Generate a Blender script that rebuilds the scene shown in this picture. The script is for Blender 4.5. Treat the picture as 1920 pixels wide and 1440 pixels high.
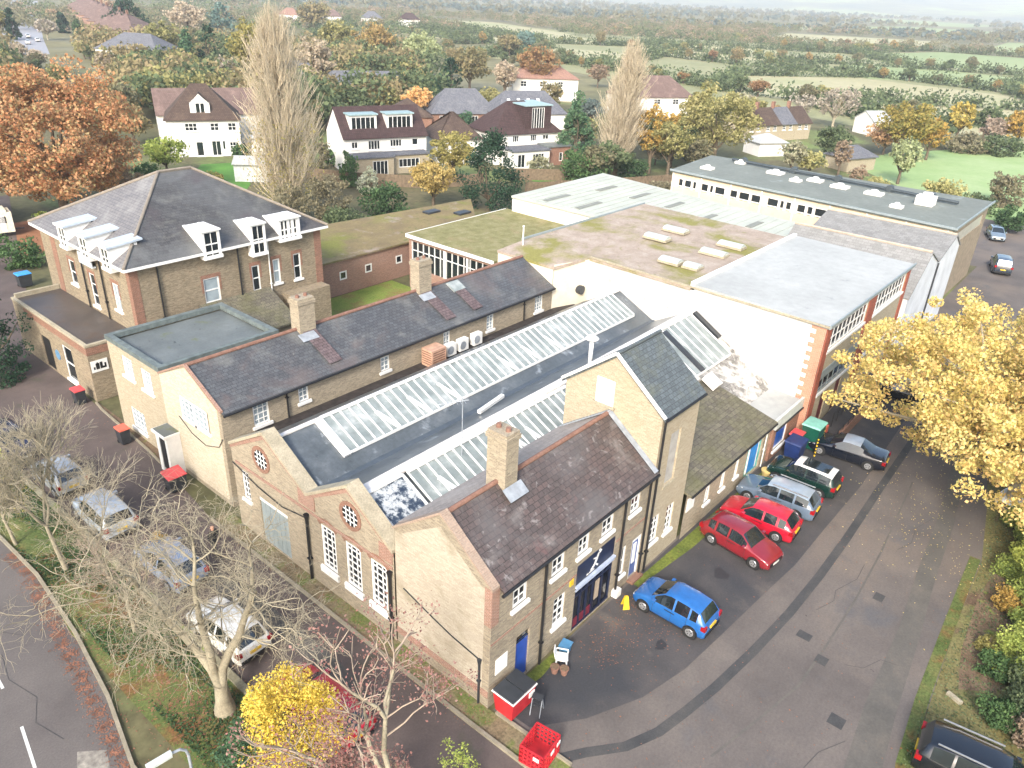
import bpy, math, random
import numpy as np
from mathutils import Vector, Matrix

for _o in list(bpy.data.objects): bpy.data.objects.remove(_o)
SC = bpy.context.scene
COL = SC.collection

# ------------------------------------------------------------------ camera
cam_d = bpy.data.cameras.new('camera'); cam = bpy.data.objects.new('camera', cam_d); COL.objects.link(cam)
cam_d.sensor_width = 36.0; cam_d.lens = 27.0; cam_d.clip_start = 0.5; cam_d.clip_end = 20000
Rr = Vector((0.64960369, -0.75908781, 0.04243502)); Rd = Vector((-0.32185673, -0.325144, -0.8892073)); Rf = Vector((0.68878392, 0.56397435, -0.45553227))
M = Matrix.Identity(4)
for i in range(3):
    M[i][0] = Rr[i]; M[i][1] = -Rd[i]; M[i][2] = -Rf[i]
M[2][3] = 25.5
cam.matrix_world = M
SC.camera = cam

# ------------------------------------------------------------------ light
SUN_EL = math.radians(35); sx, sy = -0.90, -0.43
_n = math.hypot(sx, sy); sx /= _n; sy /= _n
sdir = Vector((sx*math.cos(SUN_EL), sy*math.cos(SUN_EL), math.sin(SUN_EL)))
W = bpy.data.worlds.new('World'); SC.world = W; W.use_nodes = True
nt = W.node_tree; nt.nodes.clear()
sky = nt.nodes.new('ShaderNodeTexSky'); sky.sky_type = 'NISHITA'; sky.sun_disc = False
sky.sun_elevation = SUN_EL; sky.sun_rotation = math.atan2(sx, sy)
sky.air_density = 1.2; sky.dust_density = 4.0; sky.ozone_density = 1.0; sky.altitude = 60
bg = nt.nodes.new('ShaderNodeBackground'); bg.inputs[1].default_value = 0.15
wo = nt.nodes.new('ShaderNodeOutputWorld')
nt.links.new(sky.outputs[0], bg.inputs[0]); nt.links.new(bg.outputs[0], wo.inputs[0])
sun_d = bpy.data.lights.new('sun', 'SUN'); sun_d.energy = 1.75; sun_d.angle = math.radians(11); sun_d.color = (1.0, 0.97, 0.94)
sun = bpy.data.objects.new('sun', sun_d); COL.objects.link(sun)
sun.rotation_euler = sdir.to_track_quat('Z', 'Y').to_euler()
sun.location = (0, 0, 120)
SC.view_settings.view_transform = 'Standard'; SC.view_settings.look = 'None'
SC.view_settings.gamma = 1.0; SC.view_settings.exposure = 1.40
SC.cycles.max_bounces = 5; SC.cycles.diffuse_bounces = 2; SC.cycles.transparent_max_bounces = 6
SC.cycles.volume_bounces = 0; SC.cycles.use_denoising = True

random.seed(7); RNG = np.random.default_rng(7)
def R(a, b): return random.uniform(a, b)

# ------------------------------------------------------------------ materials
def srgb(h):
    h = h.lstrip('#'); c = [int(h[i:i+2], 16)/255 for i in (0, 2, 4)]
    return tuple(x/12.92 if x <= .04045 else ((x+.055)/1.055)**2.4 for x in c) + (1,)
MATS = {}
def _coord(nt, coord):
    tc = nt.nodes.new('ShaderNodeTexCoord'); return tc.outputs[coord]
def _noise(nt, vec, scale, detail=4, rough=.55, dist=0.0):
    n = nt.nodes.new('ShaderNodeTexNoise'); n.inputs['Scale'].default_value = scale; n.inputs['Detail'].default_value = detail
    n.inputs['Roughness'].default_value = rough; n.inputs['Distortion'].default_value = dist
    nt.links.new(vec, n.inputs['Vector']); return n.outputs['Fac']
def _ramp(nt, fac, stops, interp='LINEAR'):
    r = nt.nodes.new('ShaderNodeValToRGB'); cr = r.color_ramp; cr.interpolation = interp
    while len(cr.elements) < len(stops): cr.elements.new(0.5)
    for e, (p, c) in zip(cr.elements, stops):
        e.position = p; e.color = c if isinstance(c, tuple) else srgb(c)
    nt.links.new(fac, r.inputs[0]); return r.outputs[0]
def _mix(nt, a, b, fac, mode='MIX'):
    m = nt.nodes.new('ShaderNodeMix'); m.data_type = 'RGBA'; m.blend_type = mode
    for s, v in ((0, fac), (6, a), (7, b)):
        if hasattr(v, 'links') or hasattr(v, 'is_linked'): nt.links.new(v, m.inputs[s])
        else: m.inputs[s].default_value = v
    return m.outputs[2]
BW = [(0.0, (0, 0, 0, 1)), (1.0, (1, 1, 1, 1))]
def new_mat(name):
    m = bpy.data.materials.new(name); m.use_nodes = True; t = m.node_tree
    b = t.nodes['Principled BSDF']; MATS[name] = m; return m, t, b
def bump(t, b, h, strength=.3, dist=.02):
    n = t.nodes.new('ShaderNodeBump'); n.inputs['Strength'].default_value = strength; n.inputs['Distance'].default_value = dist
    t.links.new(h, n.inputs['Height']); t.links.new(n.outputs[0], b.inputs['Normal'])
def plain(name, col, rough=.6, metal=0.0, spec=.5, var=.08, scale=3.0, coat=0.0):
    m, t, b = new_mat(name); v = _coord(t, 'Object'); c = srgb(col) if isinstance(col, str) else col
    n = _noise(t, v, scale, 5)
    lo = tuple(max(0, x*(1-var*2)) for x in c[:3]) + (1,); hi = tuple(min(1, x*(1+var*2)) for x in c[:3]) + (1,)
    t.links.new(_ramp(t, n, [(.3, lo), (.7, hi)]), b.inputs['Base Color'])
    b.inputs['Roughness'].default_value = rough; b.inputs['Metallic'].default_value = metal
    b.inputs['Specular IOR Level'].default_value = spec; b.inputs['Coat Weight'].default_value = coat
    b.inputs['Coat Roughness'].default_value = .05
    return m
def mottled(name, stops, scale, rough=.85, detail=7, nrough=.62, fine=None, patches=None, bmp=.0, coord='Object', spec=.3, dist=0.0):
    """stops: ramp of one noise; fine: (scale, dark, light) multiplies; patches: (scale, lo, hi, colour)"""
    m, t, b = new_mat(name); v = _coord(t, coord)
    c = _ramp(t, _noise(t, v, scale, detail, nrough, dist), stops)
    for pt in (patches or []):
        sc, lo, hi, col = pt[:4]
        f = _ramp(t, _noise(t, v, sc, 6, .6, .3), [(lo, (0, 0, 0, 1)), (hi, (1, 1, 1, 1))])
        c = _mix(t, c, srgb(col), f)
    if fine:
        f = _noise(t, v, fine[0], 3, .7)
        c = _mix(t, c, _ramp(t, f, [(.3, (fine[1],)*3+(1,)), (.7, (fine[2],)*3+(1,))]), 1.0, 'MULTIPLY')
    t.links.new(c, b.inputs['Base Color']); b.inputs['Roughness'].default_value = rough
    b.inputs['Specular IOR Level'].default_value = spec
    if bmp: bump(t, b, _noise(t, v, (fine or (20,))[0], 4, .7), bmp, .02)
    return m
def bricky(name, c1, c2, mortar, bw=.225, bh=.075, ms=.010, stain=('#8a8070', .5, .8, .5), rough=.9, var=None, offset=.5, bmp=.25, big=None, spec=.25):
    m, t, b = new_mat(name); uv = _coord(t, 'UV')
    br = t.nodes.new('ShaderNodeTexBrick'); t.links.new(uv, br.inputs['Vector'])
    br.inputs['Color1'].default_value = srgb(c1); br.inputs['Color2'].default_value = srgb(c2); br.inputs['Mortar'].default_value = srgb(mortar)
    br.inputs['Scale'].default_value = 1.0; br.inputs['Mortar Size'].default_value = ms; br.inputs['Brick Width'].default_value = bw
    br.inputs['Row Height'].default_value = bh; br.offset = offset; br.inputs['Bias'].default_value = 0.0
    c = br.outputs['Color']
    # a noise quantised per region to break up the two colours
    f = _noise(t, uv, 13.0, 3, .8)
    c = _mix(t, c, _ramp(t, f, [(.30, (var or (.76, 1.2))[0:1]*3+(1,)), (.70, (var or (.76, 1.2))[1:2]*3+(1,))]), 1.0, 'MULTIPLY')
    col, lo, hi, amt = stain
    f = _ramp(t, _noise(t, uv, .55, 7, .65, .4), [(lo, (0, 0, 0, 1)), (hi, (amt,)*3+(1,))])
    c = _mix(t, c, srgb(col), f)
    if big:
        for col, sc, lo, hi, amt in big:
            f = _ramp(t, _noise(t, uv, sc, 8, .68, .6), [(lo, (0, 0, 0, 1)), (hi, (amt,)*3+(1,))])
            c = _mix(t, c, srgb(col), f)
    t.links.new(c, b.inputs['Base Color']); b.inputs['Roughness'].default_value = rough
    b.inputs['Specular IOR Level'].default_value = spec
    bump(t, b, br.outputs['Fac'], -bmp, .01)
    return m

M_STOCK = bricky('stock_brick', '#9c907a', '#7b7060', '#918a7c', stain=('#716a5c', .52, .78, .4))
M_STOCKP = bricky('stock_brick_pale', '#a1957f', '#837765', '#989080', stain=('#978d7a', .5, .8, .35), big=[('#a08570', 1.6, .62, .74, .4)])
M_STOCKV = bricky('stock_brick_villa', '#968770', '#746856', '#88806f', stain=('#5f5646', .5, .75, .4), big=[('#9a6b50', 1.8, .6, .74, .4)])
M_RED = bricky('red_brick', '#8f6350', '#75503f', '#8a7b6e', stain=('#6b4a3d', .5, .8, .4))
M_REDW = bricky('red_brick_wing', '#967060', '#7f5e50', '#a08c7e', stain=('#9a8576', .45, .75, .45))
M_WHITEB = bricky('white_painted_brick', '#c4b9a4', '#b3a791', '#a89f8c', stain=('#a79b86', .55, .85, .35), ms=.006)
M_CREAMB = bricky('cream_brick', '#aa9f88', '#968a73', '#a49b89', stain=('#a08f70', .5, .8, .4))
M_PIER = bricky('orange_red_brick', '#a0503a', '#8b3f2d', '#8b6a5a', stain=('#7a4030', .55, .8, .3))
M_STONE = mottled('coping_stone', [(.3, '#8e8672'), (.6, '#a69d88'), (.8, '#6f7050')], 1.4, fine=(14, .75, 1.2), bmp=.2)
M_RENDER = mottled('cream_render', [(.3, '#c9c0ab'), (.7, '#d9d1bd')], 1.2, fine=(9, .92, 1.05))
M_WHITER = mottled('white_render', [(.3, '#cfcdc6'), (.7, '#dedcd5')], .8, fine=(7, .94, 1.03))
M_WHITE = plain('white_paint', '#dcdcd8', .45, var=.03)
M_TRIMG = plain('grey_blue_trim', '#869091', .5, var=.06)
M_SLATE = bricky('purple_slate', '#5a5257', '#454247', '#2f2e32', .32, .22, .012, stain=('#6d6b68', .5, .8, .5), var=(.6, 1.5), big=[('#5d6468', .22, .45, .62, .6), ('#7b7a62', 1.2, .60, .74, .35)], bmp=.5, rough=.55, spec=.4)
M_SLATEP = bricky('plum_slate', '#594c48', '#4b4340', '#302c2b', .34, .24, .014, stain=('#8f8a86', .52, .72, .55), var=(.68, 1.35), big=[('#5d5a59', .2, .48, .62, .7), ('#a09b98', 2.2, .58, .70, .6), ('#6e4f4c', .7, .60, .70, .5)], bmp=.5, rough=.5, spec=.45)
M_SLATEG = bricky('grey_green_slate', '#5a6163', '#4a5052', '#35393a', .32, .22, .013, stain=('#6f705a', .5, .72, .6), var=(.6, 1.5), bmp=.5, rough=.55, spec=.4)
M_SLATEB = bricky('blue_grey_slate', '#525456', '#444547', '#2f3031', .32, .22, .012, stain=('#85857f', .5, .75, .45), var=(.6, 1.5), big=[('#625652', .3, .52, .64, .5), ('#9a9a92', 2.2, .64, .74, .5)], bmp=.5, rough=.5, spec=.45)
M_SLATEPALE = bricky('pale_clay_slate', '#a0968e', '#8d847e', '#6f6964', .32, .22, .012, stain=('#b0aaa4', .45, .75, .5), var=(.7, 1.2), bmp=.4, rough=.7)
M_SLATEGREY = bricky('pale_grey_slate', '#757373', '#676668', '#4c4c4e', .34, .24, .014, stain=('#9c9c98', .45, .75, .5), var=(.75, 1.2), bmp=.4, rough=.6)
M_VILLA = bricky('villa_slate', '#4b4a48', '#3d3c3b', '#2a2a29', .34, .24, .012, stain=('#7c7c72', .52, .75, .5), var=(.6, 1.5), big=[('#666868', .13, .45, .6, .6), ('#7c7b72', 1.1, .62, .74, .45), ('#4a4143', .18, .5, .62, .5)], bmp=.5, rough=.5, spec=.5)
M_MOSSROOF = bricky('mossy_asbestos_tile', '#6a6557', '#56524a', '#3c3a33', .4, .3, .014, stain=('#59593a', .42, .7, .7), var=(.45, 1.7), big=[('#77735f', 2.5, .5, .7, .5)], bmp=.6, rough=.9)
M_STAIN = bricky('stained_pale_tile', '#7d7b77', '#6d6b67', '#55534f', .34, .3, .012, stain=('#b4b2ad', .44, .54, .9), var=(.75, 1.2), big=[('#bdbbb6', 1.6, .52, .60, .85), ('#77704f', .5, .62, .72, .6)], bmp=.4)
M_SAW = bricky('pale_grey_shingle', '#868684', '#747472', '#6a6a68', .5, .28, .016, stain=('#999996', .4, .8, .4), var=(.7, 1.25), bmp=.3)
M_TILEB = bricky('brown_roof_tile', '#564941', '#493d37', '#3a2e29', .3, .3, .02, stain=('#7b6a58', .5, .8, .4))
M_TILED = bricky('dark_brown_tile', '#4c3b3a', '#3f3131', '#2c2322', .3, .3, .02, stain=('#5d4f4b', .5, .8, .4))
M_TILEP = bricky('pink_roof_tile', '#74625c', '#65544e', '#504440', .3, .3, .02, stain=('#a58d83', .5, .8, .5))
M_TILEO = bricky('orange_roof_tile', '#96766a', '#84675a', '#6a5348', .3, .3, .02, stain=('#a98b74', .5, .8, .5))
M_TILEG = bricky('grey_roof_tile', '#6e7076', '#5c5e64', '#47484d', .3, .3, .02, stain=('#7d7f80', .5, .8, .5))
M_FELTDK = mottled('dark_wet_felt', [(.3, '#3e3936'), (.6, '#4e4844'), (.75, '#5a5552')], .45, rough=.4, fine=(8, .9, 1.1), patches=[(.9, .56, .7, '#4a3a2e')], spec=.5)
M_FELTG = mottled('grey_green_felt', [(.3, '#555b5b'), (.6, '#676d6c'), (.8, '#7a807e')], .5, rough=.45, fine=(6, .9, 1.1), patches=[(.7, .60, .68, '#5f6640'), (2.5, .66, .7, '#22262a')], spec=.5)
M_FELTBLUE = mottled('blue_grey_sheet', [(.3, '#454b4e'), (.5, '#52585c'), (.7, '#656a6d')], .6, rough=.3, fine=(5, .85, 1.15), patches=[(.9, .60, .72, '#8b9297'), (2.2, .62, .70, '#3c4348')], spec=.5)
M_FELTPALE = mottled('pale_grey_membrane', [(.3, '#9a9c99'), (.6, '#a7a9a6'), (.8, '#b1b3b0')], .22, rough=.75, fine=(1.5, .92, 1.07), patches=[(.8, .62, .8, '#868b89')], spec=.2)
M_FELTTEAL = mottled('teal_grey_felt', [(.3, '#6a6f69'), (.6, '#767b74'), (.8, '#848880')], .25, rough=.8, fine=(2, .9, 1.08), patches=[(.5, .62, .8, '#9aa8a7')])
M_PINKROOF = mottled('pink_gravel_roof', [(.3, '#8f8173'), (.5, '#9d8f81'), (.7, '#a99d90')], .8, fine=(6, .84, 1.12), patches=[(.13, .515, .595, '#7f7b44'), (1.3, .62, .70, '#857e5a')], dist=.5, bmp=.2)
M_MOSSFELT = mottled('mossy_felt_roof', [(.3, '#69663f'), (.5, '#7d7950'), (.7, '#8d8665')], 1.0, fine=(7, .82, 1.15), patches=[(.3, .58, .72, '#8b7b5c')], bmp=.3)
M_MOSSWING = mottled('mossy_brown_felt_roof', [(.3, '#6f6148'), (.5, '#7a6c4c'), (.7, '#857852')], .5, fine=(6, .82, 1.15), patches=[(.16, .50, .62, '#74743a'), (.35, .56, .68, '#94867a'), (1.6, .6, .7, '#5f6436')], bmp=.3)
M_MINT = mottled('pale_mint_sheet', [(.3, '#a3a79c'), (.7, '#b2b5aa')], .3, rough=.8, fine=(2, .95, 1.04))
M_MINTD = plain('translucent_rooflight_strip', '#79796c', .5)
M_GLASS = plain('window_glass', '#1d2326', .06, spec=.9, var=.25, scale=.8)
M_GLASSL = plain('pale_window_glass', '#8c989d', .1, spec=.8, var=.15, scale=.8)
M_GLAZ = mottled('skylight_glass', [(.35, '#727b7a'), (.55, '#868e8c'), (.7, '#a9adab')], .9, rough=.5, fine=(2.5, .85, 1.12), spec=.45)
M_GLAZW = mottled('whitewashed_glass', [(.42, '#2c3646'), (.47, '#45505c'), (.53, '#a9adae'), (.7, '#bcc0c0')], 2.2, rough=.3, detail=8, nrough=.75, spec=.5)
M_BLACK = plain('black_iron', '#1d1d1e', .5, var=.1)
M_LEAD = plain('lead_flashing', '#8d9399', .45, var=.12)
M_CLAY = mottled('clay_ridge_tile', [(.3, '#755649'), (.7, '#8a6a5c')], 3, fine=(12, .85, 1.1))
M_ASPH = mottled('car_park_asphalt', [(.3, '#544f4c'), (.5, '#605a56'), (.7, '#6c655f')], .28, rough=.85, fine=(9, .86, 1.1), patches=[(.09, .50, .64, '#70665d'), (.16, .56, .66, '#575657'), (.9, .70, .76, '#463f3a'), (2.6, .70, .73, '#403c39')], bmp=.25)
M_DASPH = mottled('dark_bay_asphalt', [(.3, '#3e3d3d'), (.5, '#474545'), (.7, '#524e4c')], .4, rough=.7, fine=(12, .86, 1.12), patches=[(.5, .60, .74, '#5f5953'), (.12, .5, .62, '#3a3b3e')], bmp=.25)
M_PATCH = mottled('asphalt_patch', [(.3, '#38393a'), (.5, '#434343'), (.7, '#4f4d4a')], .8, rough=.8, fine=(14, .85, 1.12))
M_PATCHG = mottled('worn_green_grey_asphalt', [(.3, '#514f4b'), (.5, '#5a5752'), (.7, '#655f58')], .8, rough=.8, fine=(9, .88, 1.1))
M_ROADL = mottled('road_asphalt', [(.3, '#56514f'), (.5, '#605b58'), (.7, '#69635f')], .25, rough=.85, fine=(14, .84, 1.12), bmp=.2)
M_DRIVE = mottled('drive_asphalt', [(.3, '#4b4340'), (.5, '#5a504c'), (.7, '#665a55')], .3, rough=.75, fine=(12, .86, 1.1), patches=[(.5, .6, .72, '#4a4a3c')], bmp=.25)
M_KERB = mottled('kerb_stone', [(.3, '#7d7664'), (.7, '#948c7a')], 2.0, fine=(9, .85, 1.1), bmp=.2)
M_PAINT = mottled('road_paint', [(.3, '#b9b9b4'), (.7, '#cfcfca')], 4, fine=(20, .8, 1.1))
M_GRASS = mottled('verge_grass', [(.3, '#3f4f24'), (.5, '#556033'), (.7, '#6f6a3f')], .6, fine=(9, .55, 1.45), patches=[(.5, .52, .66, '#6e4a2c'), (3.5, .62, .72, '#8a4f30')], bmp=.8)
M_LAWN = mottled('lawn', [(.3, '#456b2b'), (.7, '#5b8a38')], .2, fine=(3, .85, 1.15), bmp=.3)
M_PITCH = mottled('playing_field_grass', [(.3, '#7b9460'), (.5, '#889f6a'), (.7, '#97a87a')], .06, fine=(1, .93, 1.06))
M_EARTH = mottled('bare_earth', [(.3, '#5c4a3a'), (.5, '#6d5b49'), (.7, '#7c6d55')], .9, fine=(11, .6, 1.4), patches=[(1.5, .58, .7, '#6d7a3b')], bmp=.8)
M_GROUND = mottled('ground_mixed', [(.3, '#4a4c33'), (.5, '#59573c'), (.7, '#6c6248')], .05, fine=(1.2, .7, 1.3), patches=[(.04, .52, .64, '#6c7a45')], bmp=.4)
M_FIELD = mottled('pale_stubble_field', [(.3, '#98946e'), (.5, '#a49e7c'), (.7, '#8e9368')], .014, fine=(.2, .93, 1.06))
M_FIELDG = mottled('green_field', [(.3, '#7e8e60'), (.7, '#929c70')], .012, fine=(.2, .93, 1.06))
M_FARWOOD = mottled('far_woodland_floor', [(.3, '#5d5f45'), (.5, '#75704f'), (.7, '#6b6a58')], .02, fine=(.1, .75, 1.25))
M_LEAFR = plain('fallen_leaf_brown', '#7c5440', .8, var=.3, scale=2.5)
M_RUBBER = plain('tyre_rubber', '#202020', .8, var=.1)
M_WOOD = plain('weathered_wood', '#6b5c49', .8, var=.2)
M_REDP = plain('red_plastic', '#b3262e', .4, var=.1)
M_DGREY = plain('dark_grey_plastic', '#2f3236', .45, var=.1)
M_BLUED = plain('blue_paint', '#1d4596', .4, var=.08)
M_YELLOW = plain('yellow_plastic', '#d8b32a', .5, var=.1)
M_SOLDIER = M_RED

# ------------------------------------------------------------------ mesh builder
def link(o, parent=None):
    COL.objects.link(o)
    if parent is not None:
        o.parent = parent
        if parent.type == 'EMPTY' and parent.parent is None and not parent.get('_local'):
            o.location = -Vector(parent.location)
def auto_uv(me):
    n = len(me.loops)
    if n == 0: return
    uvl = me.uv_layers.new(name='UVMap')
    co = np.empty(len(me.vertices)*3, 'f'); me.vertices.foreach_get('co', co); co = co.reshape(-1, 3)
    li = np.empty(n, 'i'); me.loops.foreach_get('vertex_index', li)
    uv = np.empty((n, 2), 'f')
    for p in me.polygons:
        nx, ny, nz = p.normal; s = slice(p.loop_start, p.loop_start+p.loop_total); P = co[li[s]]
        h = math.hypot(nx, ny)
        if h < .02: u = np.array((1, 0, 0)); v = np.array((0, 1, 0))
        else:
            u = np.array((-ny/h, nx/h, 0)); v = np.cross((nx, ny, nz), u)
        uv[s, 0] = P @ u; uv[s, 1] = P @ v
    uvl.data.foreach_set('uv', uv.ravel())
class MB:
    def __init__(s): s.v = []; s.f = []; s.m = []; s.mi = 0
    def add(s, pts, faces):
        k = len(s.v); s.v += [tuple(p) for p in pts]; s.f += [tuple(k+i for i in f) for f in faces]; s.m += [s.mi]*len(faces); return s
    def poly(s, *pts): return s.add(pts, [tuple(range(len(pts)))])
    def box(s, x0, x1, y0, y1, z0, z1):
        x0, x1 = min(x0, x1), max(x0, x1); y0, y1 = min(y0, y1), max(y0, y1); z0, z1 = min(z0, z1), max(z0, z1)
        return s.add([(x0,y0,z0),(x1,y0,z0),(x1,y1,z0),(x0,y1,z0),(x0,y0,z1),(x1,y0,z1),(x1,y1,z1),(x0,y1,z1)],
                     [(0,3,2,1),(4,5,6,7),(0,1,5,4),(1,2,6,5),(2,3,7,6),(3,0,4,7)])
    def obox(s, c, ux, uy, uz, a, b, d):
        """oriented box: centre, unit axes and half sizes"""
        c, ux, uy, uz = map(Vector, (c, ux, uy, uz)); P = []
        for k in (-1, 1):
            for i, j in ((-1,-1),(1,-1),(1,1),(-1,1)): P.append(c+ux*a*i+uy*b*j+uz*d*k)
        F = [(0,3,2,1),(4,5,6,7),(0,1,5,4),(1,2,6,5),(2,3,7,6),(3,0,4,7)]
        if ux.cross(uy).dot(uz) < 0: F = [f[::-1] for f in F]
        return s.add(P, F)
    def beam(s, p, q, w, h, up=(0, 0, 1)):
        p, q = Vector(p), Vector(q); d = (q-p); L = d.length; d.normalize(); up = Vector(up)
        side = d.cross(up); side = side.normalized() if side.length > 1e-4 else Vector((1, 0, 0)); u2 = side.cross(d)
        return s.obox((p+q)/2, d, side, u2, L/2, w/2, h/2)
    def tube(s, p, q, r0, r1=None, n=8, caps=True):
        r1 = r0 if r1 is None else r1; p, q = Vector(p), Vector(q); d = (q-p).normalized()
        a = d.orthogonal().normalized(); b = d.cross(a); P = []
        for c, r in ((p, r0), (q, r1)):
            for i in range(n):
                t = 2*math.pi*i/n; P.append(c + a*(r*math.cos(t)) + b*(r*math.sin(t)))
        F = [(i, (i+1) % n, n+(i+1) % n, n+i) for i in range(n)]
        if caps: F += [tuple(range(n))[::-1], tuple(range(n, 2*n))]
        return s.add(P, F)
    def slab(s, pts, t=.12, down=(0, 0, -1)):
        """polygon extruded by t along down"""
        d = Vector(down)*t; n = len(pts); P = [Vector(p) for p in pts]
        nn = (P[1]-P[0]).cross(P[2]-P[1])
        if nn.dot(Vector(down)) > 0: P = P[::-1]
        Q = P + [p+d for p in P]
        return s.add(Q, [tuple(range(n)), tuple(range(n, 2*n))[::-1]] + [(n+i, n+(i+1) % n, (i+1) % n, i) for i in range(n)])
    def build(s, name, mats, parent=None, smooth=False):
        me = bpy.data.meshes.new(name); me.from_pydata(s.v, [], s.f)
        if not isinstance(mats, (list, tuple)): mats = [mats]
        for m in mats: me.materials.append(m)
        if len(mats) > 1: me.polygons.foreach_set('material_index', s.m)
        if smooth: me.polygons.foreach_set('use_smooth', [True]*len(me.polygons))
        me.update(); auto_uv(me)
        o = bpy.data.objects.new(name, me); link(o, parent); return o
def tag(o, label=None, cat=None, group=None, kind=None):
    if label: o['label'] = label
    if cat: o['category'] = cat
    if group: o['group'] = group
    if kind: o['kind'] = kind
    return o
def thing(name, label, cat, loc=(0, 0, 0), group=None, rz=0, local=False):
    o = bpy.data.objects.new(name, None); o.empty_display_size = .3; COL.objects.link(o); o.location = loc; o.rotation_euler = (0, 0, rz)
    if local: o['_local'] = 1
    return tag(o, label, cat, group)
def sheet(name, pts, z, m, label=None):
    """flat ground sheet"""
    b = MB(); P = [(x, y, z) for x, y in pts]
    a = sum(P[i][0]*P[(i+1) % len(P)][1]-P[(i+1) % len(P)][0]*P[i][1] for i in range(len(P)))
    b.poly(*(P if a > 0 else P[::-1])); o = b.build(name, m); o['kind'] = 'structure'
    if label: o['label'] = label
    return o

# ------------------------------------------------------------------ walls and windows
def wall(b, p0, p1, z0, z1, holes=(), rev=.12):
    """wall seen from the right of p0->p1, holes (u0,u1,za,zb) with reveals"""
    p0 = Vector((p0[0], p0[1], 0)); p1 = Vector((p1[0], p1[1], 0)); L = (p1-p0).length; d = (p1-p0)/L; inn = Vector((-d.y, d.x, 0))
    pt = lambda u, z, k=0: p0 + d*u + Vector((0, 0, z)) + inn*k
    us = sorted({0, L, *[h[0] for h in holes], *[h[1] for h in holes]}); zs = sorted({z0, z1, *[h[2] for h in holes], *[h[3] for h in holes]})
    us = [u for u in us if 0 <= u <= L+1e-6]; zs = [z for z in zs if z0-1e-6 <= z <= z1+1e-6]
    for i in range(len(us)-1):
        for j in range(len(zs)-1):
            cu = (us[i]+us[i+1])/2; cz = (zs[j]+zs[j+1])/2
            if any(h[0] < cu < h[1] and h[2] < cz < h[3] for h in holes): continue
            b.poly(pt(us[i], zs[j]), pt(us[i+1], zs[j]), pt(us[i+1], zs[j+1]), pt(us[i], zs[j+1]))
    for h in holes:
        u0, u1, za, zb = h[:4]
        b.poly(pt(u0, za), pt(u1, za), pt(u1, za, rev), pt(u0, za, rev))
        b.poly(pt(u1, zb), pt(u0, zb), pt(u0, zb, rev), pt(u1, zb, rev))
        b.poly(pt(u0, zb), pt(u0, za), pt(u0, za, rev), pt(u0, zb, rev))
        b.poly(pt(u1, za), pt(u1, zb), pt(u1, zb, rev), pt(u1, za, rev))
def window(parent, p0, p1, u0, u1, za, zb, nx=2, nz=2, m=None, glass=None, sill=True, rev=.10, fr=.09, bar=.045, mid=None, name='window', sash=False, proud=None, lintel=None):
    """frame + bars as window, with sub-parts pane and sill, set into the wall line p0->p1"""
    m = m or M_WHITE; glass = glass or M_GLASS
    p0 = Vector((p0[0], p0[1], 0)); p1 = Vector((p1[0], p1[1], 0)); d = (p1-p0).normalized(); inn = Vector((-d.y, d.x, 0)); up = Vector((0, 0, 1))
    k = -proud if proud is not None else rev-.06
    cu, cz = (u0+u1)/2, (za+zb)/2; w, h = (u1-u0)/2, (zb-za)/2
    C = lambda u, z, kk: p0 + d*u + up*z + inn*kk
    b = MB()
    b.obox(C(cu, zb-fr/2, k+.03), d, inn, up, w, .03, fr/2); b.obox(C(cu, za+fr/2, k+.03), d, inn, up, w, .03, fr/2)
    b.obox(C(u0+fr/2, cz, k+.03), d, inn, up, fr/2, .028, h-fr); b.obox(C(u1-fr/2, cz, k+.03), d, inn, up, fr/2, .028, h-fr)
    for i in range(1, nx): b.obox(C(u0+(u1-u0)*i/nx, cz, k+.035), d, inn, up, bar/2, .02, h-fr)
    for j in range(1, nz):
        bb = bar*1.9 if (sash and j == nz//2) else bar
        b.obox(C(cu, za+(zb-za)*j/nz, k+.035), d, inn, up, w-fr, .022, bb/2)
    o = b.build(name, m, parent)
    g = MB(); e = .01
    g.obox(C(cu, cz, k+.05), d, inn, up, w-e, .006, h-e); g.build('pane', glass, o)
    if sill:
        s = MB(); s.obox(C(cu, za-.08, -.03+.02), d, inn, up, w+.12, .10, .08); s.build('sill', M_WHITE if sill is True else sill, o)
    return o
def pipe(parent, x, y, z0, z1, r=.06, m=None, name='drainpipe'):
    b = MB(); b.tube((x, y, z0), (x, y, z1), r, n=8)
    b.tube((x, y, z1-.02), (x, y, z1+.22), r*1.2, r*2.0, 8); b.box(x-r*1.5, x+r*1.5, y-r*1.5, y+r*1.5, z0+1.2, z0+1.27)
    return b.build(name, m or M_BLACK, parent)
def chimney(parent, x0, x1, y0, y1, z0, z1, m=None, pots=2, potm=None):
    b = MB(); b.box(x0, x1, y0, y1, z0, z1-.35); b.box(x0-.06, x1+.06, y0-.06, y1+.06, z1-.35, z1-.15); b.box(x0-.01, x1+.01, y0-.01, y1+.01, z1-.15, z1)
    o = b.build('chimney', m or M_STOCK, parent)
    for i in range(pots):
        t = (i+.5)/pots; px = x0+(x1-x0)*t if x1-x0 >= y1-y0 else (x0+x1)/2; py = (y0+y1)/2 if x1-x0 >= y1-y0 else y0+(y1-y0)*t
        c = MB(); c.tube((px, py, z1-.02), (px, py, z1+.16), .12, .10, 10); c.build('chimney_pot', potm or M_CLAY, o)
    f = MB(); f.box(x0-.03, x1+.03, y0-.03, y1+.03, z0-.1, z0+.25); f.build('flashing', M_LEAD, o)
    return o
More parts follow.
